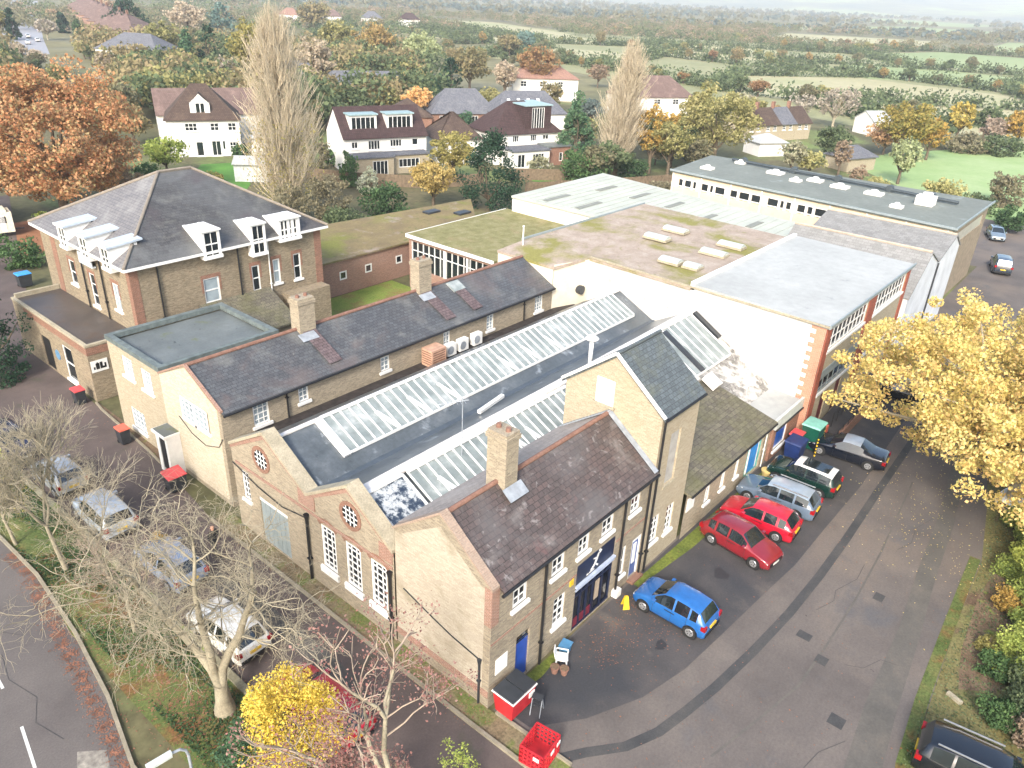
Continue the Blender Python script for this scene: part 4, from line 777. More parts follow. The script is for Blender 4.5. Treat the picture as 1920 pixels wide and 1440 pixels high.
b.build('vent', plain('pale_grey_vent', '#a8aaa6', .6), SB)
b = MB(); b.tube((46.6, 32.2, 5.2), (46.6, 31.6, 5.2), .35, n=14); b.build('extract_fan', M_DGREY, SB)
vp = thing('vent_pole', 'slim white vent pole on the corner of the pink gravel roof', 'vent pipe', (46.2, 37.4, 7.5)); b = MB(); b.tube((46.2, 37.4, 7.3), (46.2, 37.4, 9.0), .06, n=8); b.build('pipe', M_WHITE, vp); b = MB(); b.tube((46.2, 37.4, 9.0), (46.2, 37.4, 9.1), .09, n=8); b.build('cap', M_WHITE, vp)
# ------------------------------------------------------------------ mint roofed workshop
MW = thing('mint_roofed_workshop', 'wide workshop roofed in pale mint sheeting behind the pink gravel roof', 'building', (67, 38, 0))
b = MB(); P = [(60.8, 50.9), (60.8, 37.8), (64.85, 37.6), (64.6, 24), (73.5, 24), (77.5, 51.2)]
for p, q in zip(P, P[1:]+P[:1]): wall(b, p, q, 0, 6.55)
b.build('wall', M_WHITER, MW)
b = MB(); b.slab([(x+(.2 if x > 70 else -.2 if x < 62 else 0), y, 6.75) for x, y in P], .2); b.build('roof', M_MINT, MW)
b = MB()
for x, y, l in ((61.5, 47.2, 4), (61.5, 43.2, 4), (69.5, 46.3, 3.4), (69.5, 42.0, 3.4), (69, 37.5, 3.2), (67.5, 32.8, 2.8), (68.5, 28.5, 2.8)): b.box(x, x+l, y-.32, y+.32, 6.76, 6.80)
b.build('rooflight_strip', M_MINTD, MW)
b = MB()
for i in range(26): y = 24.8+i; xa = 65.0 if y < 37.6 else 61; b.box(xa, 73.2+(y-24)*.14, y-.02, y+.02, 6.76, 6.79)
b.build('roof_ribs', M_MINT, MW)
# ------------------------------------------------------------------ sawtooth
SW_ = thing('twin_gabled_shed', 'pair of grey shingled pitched roofs with white clad gable ends', 'building', (71, 18, 0))
Yg, Yb = 12.6, 24.0
prof = [(63.9, 5.2), (67.9, 8.15), (71.2, 6.7), (75.9, 8.05), (78.5, 6.7)]
b = MB(); b.poly((63.9, Yg, 0), (78.5, Yg, 0), (78.5, Yg, 6.7), (75.9, Yg, 8.05), (71.2, Yg, 6.7), (67.9, Yg, 8.15), (63.9, Yg, 5.2)); b.build('white_gable', plain('white_cladding', '#c8ccd0', .5, var=.08, scale=.7), SW_)
b = MB(); wall(b, (63.9, Yb), (63.9, Yg), 0, 5.2); wall(b, (78.5, Yb), (63.9, Yb), 0, 6.7); b.build('wall', M_WHITER, SW_)
rooftop(SW_, [[(p[0], Yg-.1, p[1]+.08), (q[0], Yg-.1, q[1]+.08), (q[0], Yb, q[1]+.08), (p[0], Yb, p[1]+.08)] for p, q in zip(prof[:-1], prof[1:])], M_SAW, t=.1)
b = MB(); b.box(71.15, 71.27, Yg-.15, Yg-.03, 0, 6.6); b.build('drainpipe', M_DGREY, SW_)
b = MB(); b.tube((67.9, Yg, 8.25), (67.9, Yb, 8.25), .12, n=6); b.tube((75.9, Yg, 8.15), (75.9, Yb, 8.15), .12, n=6); b.build('ridge', plain('buff_ridge', '#a79a8a', .8), SW_)
# ------------------------------------------------------------------ long flat roofed hall at the back
TB = thing('long_flat_roofed_hall', 'long cream panelled hall with teal grey flat roof and a strip of small windows', 'building', (86, 29, 0))
c = [(80.7, 43.7), (78.7, 13.5), (93.95, 13.5), (92.7, 45)]
b = MB(); L = math.hypot(2, 30.2)
th = []
random.seed(3)
u = 1.0
while u < 24:
    for w_ in random.sample([1.15, .5, 1.15, .35, .8], 3):
        th.append((u, u+w_, 6.25, 7.15)); u += w_+.3
    u += .45
wall(b, c[0], c[1], 0, 7.8, th); b.build('panelled_wall', mottled('cream_panel', [(.3, '#c6b698'), (.7, '#d6c6a8')], .5, fine=(3, .95, 1.04)), TB)
d = (Vector((c[1][0], c[1][1], 0))-Vector((c[0][0], c[0][1], 0))).normalized(); inn = Vector((-d.y, d.x, 0))
for h in th: b = MB(); b.obox(Vector((c[0][0], c[0][1], (h[2]+h[3])/2))+d*(h[0]+h[1])/2+inn*.08, d, inn, (0, 0, 1), (h[1]-h[0])/2, .01, .46); b.build('window', M_GLASS, TB)
b = MB(); b.obox(Vector((c[0][0], c[0][1], 6.7))+d*.55-inn*.012, d, inn, (0, 0, 1), .35, .01, .5)
for h, h2 in zip(th[:-1], th[1:]): b.obox(Vector((c[0][0], c[0][1], 6.7))+d*(h[1]+h2[0])/2-inn*.012, d, inn, (0, 0, 1), (h2[0]-h[1])/2, .01, .5)
b.build('white_band', M_WHITER, TB)
b = MB()
for i in range(9): b.obox(Vector((c[0][0], c[0][1], 3.9))+d*(.15+i*3.72)-inn*.04, d, inn, (0, 0, 1), .07, .04, 3.9)
b.obox(Vector((c[0][0], c[0][1], 6.38))+d*12.8-inn*.02, d, inn, (0, 0, 1), 12.6, .025, .06); b.obox(Vector((c[0][0], c[0][1], 7.2))+d*12.8-inn*.02, d, inn, (0, 0, 1), 12.6, .025, .05); b.build('white_post', M_WHITER, TB)
b = MB(); wall(b, c[1], c[2], 0, 7.8, [(1.5, 13.5, 5.9, 7.0)]); wall(b, c[2], c[3], 0, 7.8); wall(b, c[3], c[0], 0, 7.8); b.build('side_wall', plain('brown_grey_cladding', '#877a67', .7, var=.12), TB)
b = MB(); b.box(c[1][0]+1.5, c[1][0]+13.5, 13.56, 13.6, 5.9, 7.0); b.build('high_window_band', plain('pale_window_band', '#a9a79c', .3), TB)
b = MB(); b.slab([(80.5, 43.9, 8.0), (78.5, 13.2, 8.0), (94.2, 13.2, 8.0), (92.9, 45.2, 8.0)], .22); b.build('roof', M_FELTTEAL, TB)
b = MB(); b.beam((78.4, 13.15, 8.02), (94.3, 13.15, 8.02), .12, .2); b.beam((80.4, 43.9, 8.02), (78.4, 13.2, 8.02), .12, .2); b.build('roof_edge_trim', M_TRIMG, TB)
b = MB(); P = [(91.2, 41.5), (90.6, 36), (90.3, 30), (89.8, 24), (89.2, 19), (88.9, 15.5)]
for p, q in zip(P[:-1], P[1:]): b.tube((p[0], p[1], 8.3), (q[0], q[1], 8.3), .17, n=8)
for y in (40, 33.5, 28.2, 22.5, 18.2): b.tube((90.2+(y-28)*.08-.3, y, 8.35), (90.2+(y-28)*.08+.3, y, 8.35), .4, n=8)
b.build('ventilation_duct', plain('dark_duct', '#3c4448', .5), TB)
for x, y, s in ((84.4, 41.3, .7), (88.6, 34.8, .9), (86.4, 31.5, .6), (87.3, 26.9, .9), (87.0, 23.2, .9), (82.8, 19.7, .6), (88.3, 30.0, .8), (90.8, 40.2, .6)):
    b = MB(); b.box(x-s*.7, x+s*.7, y-s, y+s, 8.0, 8.25); b.tube((x, y, 8.25), (x, y, 8.5), s*.6, s*.35, 8); b.build('roof_vent', M_WHITER, TB)
b = MB(); b.box(85.9, 87.3, 17.2, 18.9, 8, 8.9); b.tube((86.6, 18, 8.9), (86.6, 18, 9.2), .5, n=10); b.build('roof_plant_unit', M_WHITER, TB)
# ------------------------------------------------------------------ cars
def interp(t, nodes):
    for (a, va), (b_, vb) in zip(nodes[:-1], nodes[1:]):
        if t <= b_: return va+(vb-va)*((t-a)/(b_-a) if b_ > a else 0)
    return nodes[-1][1]
CARS = {
 'hatch': dict(L=4.1, W=1.74, H=1.46, top=[(0,.52),(.015,.66),(.06,.76),(.15,.86),(.27,.96),(.42,1.40),(.50,1.46),(.70,1.45),(.87,1.38),(.965,.98),(.985,.88),(1,.5)], cowl=.27, rf=.42, rr=.87, gb=.965, glass=[(.33,.575),(.60,.76),(.79,.88)], belt=.93, wh=(.185,.80), pil=1),
 'mpv': dict(L=3.8, W=1.70, H=1.53, top=[(0,.52),(.015,.66),(.05,.80),(.13,.90),(.25,1.00),(.42,1.45),(.50,1.53),(.72,1.51),(.885,1.40),(.965,1.01),(.985,.90),(1,.5)], cowl=.25, rf=.42, rr=.885, gb=.965, glass=[(.31,.56),(.585,.76),(.785,.87)], belt=.96, wh=(.18,.82), pil=1),
 'estate': dict(L=4.5, W=1.78, H=1.48, top=[(0,.52),(.012,.66),(.05,.76),(.14,.86),(.25,.96),(.38,1.40),(.46,1.47),(.75,1.46),(.89,1.38),(.965,1.0),(.985,.88),(1,.5)], cowl=.25, rf=.38, rr=.89, gb=.965, glass=[(.30,.53),(.55,.72),(.745,.90)], belt=.94, wh=(.175,.79), pil=1),
 'saloon': dict(L=4.65, W=1.80, H=1.40, top=[(0,.50),(.012,.64),(.05,.72),(.14,.82),(.27,.92),(.42,1.35),(.50,1.40),(.64,1.38),(.80,1.02),(.86,.98),(.97,.96),(.985,.85),(1,.5)], cowl=.27, rf=.42, rr=.66, gb=.80, glass=[(.34,.52),(.54,.70)], belt=.90, wh=(.17,.80), pil=1),
 'suv': dict(L=4.6, W=1.88, H=1.74, top=[(0,.6),(.012,.82),(.05,.98),(.14,1.06),(.24,1.13),(.37,1.64),(.46,1.74),(.75,1.72),(.93,1.62),(.975,1.16),(.99,1.0),(1,.6)], cowl=.24, rf=.37, rr=.93, gb=.975, glass=[(.30,.52),(.545,.73),(.755,.90)], belt=1.10, wh=(.18,.80), pil=1),
 'compact': dict(L=4.05, W=1.80, H=1.55, top=[(0,.60),(.015,.78),(.05,.92),(.14,.98),(.26,1.04),(.37,1.50),(.43,1.55),(.75,1.53),(.92,1.46),(.97,1.02),(.985,.9),(1,.55)], cowl=.26, rf=.37, rr=.92, gb=.97, glass=[(.31,.55),(.57,.74),(.76,.90)], belt=1.0, wh=(.17,.80), pil=1)}
M_CARGL = plain('car_glass', '#1c2428', .04, spec=1.0, var=.2); M_RIM = plain('alloy_rim', '#a9abad', .3, metal=.6); M_LAMP = plain('clear_lamp', '#c6c9c9', .1, spec=.9); M_TAIL = plain('red_lamp', '#8c1219', .2)
M_PLATE = plain('white_plate', '#cfcfc6', .4); M_PLATEY = plain('yellow_plate', '#c9a62b', .4); M_TRIM = plain('black_trim', '#17181a', .5)
def paint(name, col, rough=.22): return plain(name, col, rough, metal=.1, spec=.6, var=.05, coat=.8)
def car(kind, name, label, cat, x, y, head, pm, roofm=None, group='parked cars', dark_roof=None, rim=None, rails=False):
    S = CARS[kind]; L, Wd, belt = S['L'], S['W'], S['belt']; hw = Wd/2
    root = thing(name, label, cat, (x, y, .012), group, math.radians(head), local=True)
    brk = sorted({t for t, _ in S['top']} | {a for g in S['glass'] for a in g} | {.03, .10, .20, .35, .65, .93, .995})
    ts = []
    for a in brk:
        if not ts or a-ts[-1] > .006: ts.append(a)
    wn = [(0, .78), (.012, .86), (.04, .93), (.12, .98), (.25, 1), (.8, 1), (.92, .97), (.98, .91), (1, .84)]
    rows = []
    for t in ts:
        w = hw*interp(t, wn); top = interp(t, S['top']); bl = min(belt*(.93+.1*t), top-.02); k = max(0, min(1, (top-bl)/(S['H']-belt)))
        wt = w*(.90-.17*k); zl = .20 if .03 < t < .97 else .26; c = .03+.02*k
        rows.append([(w*.90, zl), (w*.975, zl+.10), (w, .42), (w*1.0, .58), (w*.985, bl-.06), (w*.95, bl), (wt, top-.035*k-.005), (wt*.88, top+.005), (wt*.45, top+c*.8), (0, top+c)])
    n = len(rows[0]); V = []
    for t, r in zip(ts, rows):
        X = L/2-t*L
        V += [(X, -yy, z) for yy, z in r] + [(X, yy, z) for yy, z in r[-2::-1]]
    m = 2*n-1; G = {'body': [], 'windscreen': [], 'rear_window': [], 'roof': []}; SG = {}
    for i in range(len(ts)-1):
        a, c_ = ts[i], ts[i+1]; mid = (a+c_)/2
        for j in range(m-1):
            f = (i*m+j, i*m+j+1, (i+1)*m+j+1, (i+1)*m+j); jj = j if j < n-1 else m-2-j; g = 'body'
            if jj >= 7:
                if S['cowl'] < mid < S['rf']: g = 'windscreen'
                elif S['rr'] < mid < S['gb']: g = 'rear_window'
                elif S['rf'] < mid < S['rr'] and roofm: g = 'roof'
            elif jj == 6:
                if S['rf'] < mid < S['rr'] and roofm: g = 'roof'
            elif jj == 5:
                for q, (ga, gz) in enumerate(S['glass']):
                    if ga-.001 < mid < gz+.001: SG.setdefault((q, j < n-1), []).append(f); g = None
            if g: G[g].append(f)
    G['body'].append(tuple(range(m))[::-1]); G['body'].append(tuple(range((len(ts)-1)*m, len(ts)*m)))
    def grp(nm, faces, mt, par=root, off=0, smooth=True):
        idx = sorted({v for f in faces for v in f}); mp = {v: k for k, v in enumerate(idx)}; b = MB(); b.v = [V[v] for v in idx]; b.f = [tuple(mp[v] for v in f)[::-1] for f in faces]; b.m = [0]*len(b.f)
        return b.build(nm, mt, par, smooth)
    body = grp('body', G['body'], pm); grp('windscreen', G['windscreen'], M_CARGL); grp('rear_window', G['rear_window'], M_CARGL)
    if roofm:
        rf = grp('roof', G['roof'], roofm)
        if dark_roof:
            b = MB(); a, c_ = L/2-.47*L, L/2-.84*L; b.slab([(a, -.5, S['H']+.055), (c_, -.48, S['H']+.035), (c_, .48, S['H']+.035), (a, .5, S['H']+.055)], .03); b.build('sunroof', M_CARGL, rf)
    for f in SG.values(): grp('side_window', f, M_CARGL)
    r = .315 if kind != 'suv' else .36
    for q, (ga, gz) in enumerate(S['glass']):
        for a in ((ga, gz) if q == 0 else (gz,)):
            if a > .8: continue
            k = min(range(len(ts)), key=lambda i_: abs(ts[i_]-a)); X = L/2-ts[k]*L+.02
            for s in (-1, 1):
                sm = MB()
                for (y0, z0), (y1, z1) in zip(rows[k][:5], rows[k][1:6]): sm.beam((X, s*(y0+.002), z0), (X, s*(y1+.002), z1), .012, .012, (1, 0, 0))
                sm.build('door_seam', M_TRIM, root)
    for t in S['wh']:
        for s in (-1, 1):
            X = L/2-t*L; w = hw
            b = MB(); b.tube((X, s*(w-.10), r), (X, s*(w+.004), r), r*1.17, n=20); b.build('wheel_arch', M_TRIM, root)
            b = MB(); b.tube((X, s*(w-.2), r), (X, s*(w+.012), r), r, n=20); wl = b.build('wheel', M_RUBBER, root)
            b = MB(); b.tube((X, s*(w+.005), r), (X, s*(w+.022), r), r*.66, r*.6, 16); b.build('rim', rim or M_RIM, wl)
            b = MB()
            for q in range(5):
                a = q*2*math.pi/5+.3; b.tube((X+r*.34*math.cos(a), s*(w+.02), r+r*.34*math.sin(a)), (X+r*.34*math.cos(a), s*(w+.025), r+r*.34*math.sin(a)), r*.10, n=6)
            b.build('rim_holes', M_TRIM, wl)
    for s in (-1, 1):
        b = MB(); z0 = interp(.04, S['top']); b.slab([(L/2-.035, s*hw*.55, z0-.10), (L/2-.06, s*hw*.86, z0-.10), (L/2-.42, s*hw*.955, z0+.02), (L/2-.22, s*hw*.55, z0+.04)], .14); b.build('headlight', M_LAMP, root)
        b = MB(); b.box(-L/2+.0, -L/2+.22, s*hw*.70, s*hw*.965, belt-.25, belt-.03); b.build('tail_light', M_TAIL, root)
        X = L/2-(S['cowl']+.07)*L; b = MB(); b.box(X-.08, X+.08, s*(hw-.03), s*(hw+.17), belt-.02, belt+.13); b.build('wing_mirror', pm, root)
        b = MB(); b.box(L/2-.46*L, L/2-.60*L, s*(hw-.03), s*(hw+.01), belt-.16, belt-.13); b.build('door_handle', M_TRIM, root)
    b = MB(); b.box(L/2-.09, L/2+.012, -.55, .55, .30, .56); b.build('grille', M_TRIM, root)
    b = MB(); b.box(L/2, L/2+.03, -.26, .26, .38, .49); b.build('number_plate', M_PLATE, root)
    b = MB(); b.box(-L/2-.03, -L/2+.03, -.26, .26, .62, .74); b.build('number_plate', M_PLATEY, root)
    b = MB(); b.box(-L/2-.012, -L/2+.15, -hw*.8, hw*.8, .28, .45); b.build('rear_bumper_trim', M_TRIM, root)
    b = MB(); b.box(-L*.40, L*.42, -hw*.88, hw*.88, .14, .26); b.build('underside', M_TRIM, root)
    if rails:
        for s in (-1, 1):
            b = MB(); b.beam((L/2-.44*L, s*hw*.72, S['H']+.07), (L/2-.88*L, s*hw*.70, S['H']+.04), .04, .05); b.build('roof_rail', M_RIM, root)
    return root
car('mpv', 'parked_car', 'bright blue small family car parked alone near the shop front', 'car', 26.05, 10.95, 90, paint('blue_car_paint', '#235fa0'))
car('hatch', 'parked_car', 'dull maroon hatchback parked nose out beside the bright red hatchback', 'car', 32.66, 10.85, -97, paint('maroon_car_paint', '#7f1f28'))
car('hatch', 'parked_car', 'bright red hatchback between the maroon hatchback and the silver estate', 'car', 35.3, 11.0, 93, paint('red_car_paint', '#b3182e'))
car('estate', 'parked_car', 'silver blue estate between the bright red hatchback and the dark green car', 'car', 37.95, 11.1, 94, paint('silver_car_paint', '#5d6c7c'), roofm=paint('silver_roof_paint', '#8d9aa5'), rails=True)
car('compact', 'parked_car', 'dark green car with white roof and glass sunroof', 'car', 40.95, 10.8, 92, paint('green_car_paint', '#0e2a24'), roofm=paint('white_roof_paint', '#d6d6d2'), dark_roof=True)
car('saloon', 'parked_car', 'black two door car half hidden by the yellow tree', 'car', 46.0, 9.9, 96, paint('black_car_paint', '#0e1420'), roofm=paint('grey_soft_top', '#8d97a3', .4))
car('suv', 'parked_car', 'black off-road car with roof rails on the rough verge', 'car', 25.95, -1.95, -84, paint('black_suv_paint', '#12161d'), rails=True)
car('hatch', 'parked_car', 'white hatchback under the big leafless tree', 'car', 11.45, 24.55, 92, paint('white_car_paint', '#e2e2de'))
car('estate', 'parked_car', 'red estate behind the yellow leafed shrub', 'car', 11.7, 18.35, 90, paint('cherry_car_paint', '#b01f38'))
car('hatch', 'parked_car', 'grey blue hatchback parked ahead of the white hatchback', 'car', 11.9, 30.3, 92, paint('grey_blue_car_paint', '#7c8ba1'))
car('compact', 'parked_car', 'pale silver car behind bare twigs in the middle of the drive row', 'car', 11.5, 36.2, 90, paint('pale_silver_paint', '#a7afb6'))
car('mpv', 'parked_car', 'light grey round roofed car next to the dark navy car', 'car', 11.4, 41.5, 92, paint('light_grey_paint', '#9ba1a6'))
car('hatch', 'parked_car', 'dark navy hatchback at the far end of the drive row', 'car', 10.9, 46.9, -88, paint('navy_car_paint', '#161b3a'))
car('suv', 'parked_van', 'dark grey van by the side wall of the long flat roofed hall', 'van', 98.6, 11.2, 15, paint('dark_van_paint', '#2a3440'))
car('hatch', 'parked_car', 'small grey car in the rear car park by the clipped hedge', 'car', 113.5, 14.6, -160, paint('mid_grey_paint', '#6d7b86'))
car('hatch', 'parked_car', 'white car under the yellow tree at the right edge', 'car', 48.3, .3, 160, paint('white_car_paint_b', '#dcdedd'))
car('hatch', 'parked_car', 'black hatchback deep under the yellow tree near the school entrance', 'car', 57.2, 9.9, 92, paint('black_car_paint_b', '#14161a'))
# ------------------------------------------------------------------ bins and clutter
def wheelie(x, y, label, lid, body, w=.58, d=.72, h=1.05, rz=0, tilt=0, group='wheeled bins'):
    t = thing('wheelie_bin', label, 'bin', (x, y, .014), group, math.radians(rz), local=True)
    b = MB(); P = [(-w*.42, -d*.42), (w*.42, -d*.42), (w*.42, d*.42), (-w*.42, d*.42)]; Q = [(-w/2, -d/2), (w/2, -d/2), (w/2, d/2), (-w/2, d/2)]
    b.add([(a, c, .08) for a, c in P]+[(a, c, h-.08) for a, c in Q], [(3,2,1,0),(4,5,6,7),(0,1,5,4),(1,2,6,5),(2,3,7,6),(3,0,4,7)]); b.build('bin_body', body, t)
    b = MB(); b.add([(-w*.54, -d*.54, h-.08), (w*.54, -d*.54, h-.08), (w*.54, d*.56, h-.08+tilt), (-w*.54, d*.56, h-.08+tilt), (-w*.5, -d*.5, h), (w*.5, -d*.5, h), (w*.5, d*.52, h+tilt+.02), (-w*.5, d*.52, h+tilt+.02)], [(3,2,1,0),(4,5,6,7),(0,1,5,4),(1,2,6,5),(2,3,7,6),(3,0,4,7)]); b.build('lid', lid, t)
    for s in (-1, 1):
        b = MB(); b.tube((s*w*.46, d*.4, .1), (s*w*.38, d*.4, .1), .1, n=10); b.build('wheel', M_RUBBER, t)
    return t
M_REDLID = plain('faded_red_lid', '#c04a4c', .5); M_ORLID = plain('orange_red_lid', '#c8604c', .5); M_BLUEBIN = plain('dark_blue_bin', '#1d2f5e', .4, var=.15); M_GREENB = plain('dark_green_box', '#0f4a3c', .4); M_GREENL = plain('pale_green_lid', '#7db5a6', .5)
wheelie(16.05, 49.9, 'dark bin with red lid by the corner of the flat roofed lodge', M_REDLID, M_DGREY, .65, .75, 1.1)
wheelie(15.75, 43.1, 'dark bin with orange red lid in front of the flat roofed block', M_ORLID, M_DGREY, .6, .72, 1.1)
wheelie(15.45, 36.4, 'wide bin with big tilted red lid beside the white porch', M_REDLID, M_DGREY, 1.0, .8, 1.05, tilt=.15)
wheelie(43.5, 12.4, 'large dark blue bin in front of the blue window', M_BLUEBIN, M_BLUEBIN, 1.25, 1.0, 1.3)
wheelie(44.5, 12.75, 'bin with faded red lid between the blue bin and the green box', M_REDLID, M_DGREY, .9, .7, 1.25)
gb_ = wheelie(45.6, 12.15, 'tall green storage box with pale green lid by the school corner', M_GREENL, M_GREENB, 1.3, 1.1, 1.75, group='wheeled bins')
rb = thing('red_container_bin', 'large red metal bin with dark flat lid by the blue door', 'bin', (17.0, 13.05, .014), None, 0, local=True)
b = MB(); b.add([(-.62, -.42, .15), (.62, -.42, .15), (.62, .42, .15), (-.62, .42, .15), (-.7, -.52, 1.15), (.7, -.52, 1.15), (.7, .52, 1.15), (-.7, .52, 1.15)], [(3,2,1,0),(4,5,6,7),(0,1,5,4),(1,2,6,5),(2,3,7,6),(3,0,4,7)]); b.build('bin_body', M_REDP, rb)
b = MB(); b.box(-.74, .74, -.56, .56, 1.15, 1.2); b.build('rim', M_WHITE, rb)
for s in (-1, 1):
    b = MB(); b.box(s*.02, s*.70, -.52, .52, 1.2, 1.28); b.build('lid', M_DGREY, rb)
b = MB(); b.box(.3, .62, -.535, -.50, .7, .95); b.build('label_patch', M_WHITE, rb)
for sx_ in (-.5, .5):
    for sy_ in (-.35, .35):
        b = MB(); b.tube((sx_, sy_-.03, .09), (sx_, sy_+.03, .09), .09, n=10); b.build('wheel', M_RUBBER, rb)
sl_ = thing('step_ladder', 'small grey folding step leaning by the red bin', 'step ladder', (17.75, 12.35, .014), None, math.radians(200), local=True)
b = MB()
for s in (-.2, .2): b.beam((0, s, 0), (.28, s, .85), .03, .04)
b.build('front_frame', M_LEAD, sl_)
b = MB()
for s in (-.2, .2): b.beam((.52, s, 0), (.28, s, .85), .03, .04)
b.build('rear_frame', M_LEAD, sl_)
for k in (1, 2):
    b = MB(); b.box(.09*k-.1, .09*k+.14, -.2, .2, .27*k, .27*k+.03); b.build('step', M_DGREY, sl_)
b = MB(); b.box(.12, .4, -.22, .22, .83, .87); b.build('top_step', M_DGREY, sl_)
ch = thing('plastic_chair', 'white plastic garden chair beside the shop window', 'chair', (20.1, 13.0, .014), None, math.radians(-60), local=True)
b = MB(); b.box(-.24, .24, -.24, .24, .42, .46); b.build('seat', M_WHITE, ch)
b = MB(); b.slab([(-.24, -.22, .46), (-.24, .22, .46), (-.34, .2, .88), (-.34, -.2, .88)], .03, (-1, 0, 0)); b.build('backrest', M_WHITE, ch)
for a in (-.21, .21):
    for c_ in (-.21, .21):
        b = MB(); b.beam((a*1.15, c_*1.15, 0), (a, c_, .43), .045, .045); b.build('leg', M_WHITE, ch)
    b = MB(); b.beam((-.28, a*1.1, .66), (.22, a*1.1, .66), .05, .03); b.beam((.22, a*1.1, .66), (.22, a*1.1, .44), .04, .04, (0, 1, 0)); b.build('armrest', M_WHITE, ch)
bc = thing('blue_crate', 'bright blue plastic tub behind the white chair', 'tub', (20.75, 13.3, .014), None, .2, local=True)
b = MB(); b.add([(-.2,-.16,0),(.2,-.16,0),(.2,.16,0),(-.2,.16,0),(-.26,-.22,.45),(.26,-.22,.45),(.26,.22,.45),(-.26,.22,.45)], [(3,2,1,0),(4,5,6,7),(0,1,5,4),(1,2,6,5),(2,3,7,6),(3,0,4,7)]); b.build('tub_body', plain('sky_blue_plastic', '#4f82a8', .4), bc)
b = MB(); b.box(-.28, .28, -.24, .24, .45, .48); b.build('tub_rim', MATS['sky_blue_plastic'], bc)
for i, (x, y) in enumerate(((19.55, 12.95), (19.75, 12.6))):
    o = thing('plant_pot', ['terracotta pot against the wall beside the white chair', 'terracotta pot in front of the white chair'][i], 'plant pot', (x, y, .014), 'terracotta pots', 0, local=True)
    b = MB(); b.tube((0, 0, 0), (0, 0, .3), .12, .18, 12); b.tube((0, 0, .3), (0, 0, .35), .2, .2, 12); b.build('pot', M_CLAY, o)
    b = MB(); b.tube((0, 0, .33), (0, 0, .36), .17, n=10); b.build('soil', M_EARTH, o)
ws = thing('wet_floor_sign', 'yellow folding floor sign in front of the blue car', 'sign', (24.9, 12.9, .014), None, math.radians(50), local=True)
for s in (-1, 1):
    b = MB(); b.slab([(s*.18, -.16, 0), (s*.18, .16, 0), (s*.02, .09, .66), (s*.02, -.09, .66)], .02, (s, 0, 0)); b.build('panel', M_YELLOW, ws)
b = MB(); b.poly((.135, -.06, .26), (.135, .06, .26), (.1, 0, .42)); b.build('warning_mark', M_BLACK, ws)
dp = thing('yellow_planter', 'round yellowish stone planter against the mossy wing wall', 'planter', (40.2, 12.75, .014), None, 0, local=True)
b = MB(); b.tube((0, 0, 0), (0, 0, .4), .22, .32, 14); b.tube((0, 0, .4), (0, 0, .46), .34, .34, 14); b.build('bowl', plain('yellow_stone', '#c8b070', .8), dp)
for i, (x, y) in enumerate(((44.6, 11.45), (46.4, 11.7))):
    o = thing('striped_post', ['yellow and black striped post beside the dark blue bin', 'yellow and black striped post beside the orange cone'][i], 'bollard', (x, y, .014), 'striped posts', 0, local=True)
    b = MB(); b.tube((0, 0, 0), (0, 0, 1.25), .05, n=10); b.build('pole', M_YELLOW, o)
    b = MB()
    for k in range(5): b.tube((0, 0, .12+k*.24), (0, 0, .24+k*.24), .053, n=10)
    b.build('black_bands', M_BLACK, o)
co = thing('orange_barrier', 'low orange red barrier beside the second striped post', 'barrier', (47.4, 11.9, .014), None, 0, local=True)
b = MB(); b.box(-.4, .4, -.05, .05, .3, .8); b.build('panel', M_ORLID, co); b = MB(); b.box(-.45, -.35, -.2, .2, 0, .3); b.box(.35, .45, -.2, .2, 0, .3); b.build('foot', M_BLACK, co)
# ramp with handrails at the school entrance
rp = thing('entrance_ramp', 'brick sided entrance ramp with black metal handrails under the yellow tree', 'ramp', (50, 11.8, 0))
b = MB(); b.box(47.6, 54.5, 10.9, 11.1, 0, .75); b.box(54.3, 54.5, 11.1, 12.8, 0, .75); b.build('ramp_wall', M_RED, rp)
b = MB(); b.add([(47.6, 11.1, .03), (54.3, 11.1, .6), (54.3, 12.85, .6), (47.6, 12.85, .03)], [(0,1,2,3)]); b.build('ramp_deck', M_DASPH, rp)
b = MB()
for y in (11.0, 12.0):
    for i in range(8): x = 47.0+i*.95; b.tube((x, y, 0), (x, y, 1.1+.08*i), .022, n=6)
    b.tube((47.0, y, 1.1), (53.65, y, 1.66), .025, n=6); b.tube((47.0, y, .6), (53.65, y, 1.15), .02, n=6)
b.build('handrail', M_BLACK, rp)
# red lattice trolley
rc = thing('red_lattice_crate', 'open red plastic lattice trolley crate at the car park corner', 'crate', (15.95, 10.9, .012), None, math.radians(8), local=True)
def lattice(p0, p1, z0, z1, nx, nz, name='side_panel'):
    b = MB(); p0, p1 = Vector(p0), Vector(p1)
    for i in range(nx+1):
        q = p0+(p1-p0)*i/nx; b.beam((q.x, q.y, z0), (q.x, q.y, z1), .05, .05, (1, .3, 0))
    for j in range(nz+1):
        z = z0+(z1-z0)*j/nz; b.beam((p0.x, p0.y, z), (p1.x, p1.y, z), .05, .06)
    b.build(name, M_REDP, rc)
for a, c_ in (((-.6, -.5), (.6, -.5)), ((.6, -.5), (.6, .5)), ((.6, .5), (-.6, .5)), ((-.6, .5), (-.6, -.5))): lattice(a, c_, .12, .95, 6, 4)
b = MB(); b.box(-.6, .6, -.5, .5, .10, .14); b.build('base', M_REDP, rc)
for p in ((-.62, -.2), (.0, -.53), (.45, -.53)):
    b = MB(); b.box(p[0]-.12 if p[1] < -.5 else p[0]-.02, p[0]+.12 if p[1] < -.5 else p[0]+.0, p[1]-.02 if p[1] < -.5 else p[1]-.12, p[1]+.0 if p[1] < -.5 else p[1]+.12, .62, .78); b.build('white_card', M_WHITE, rc)
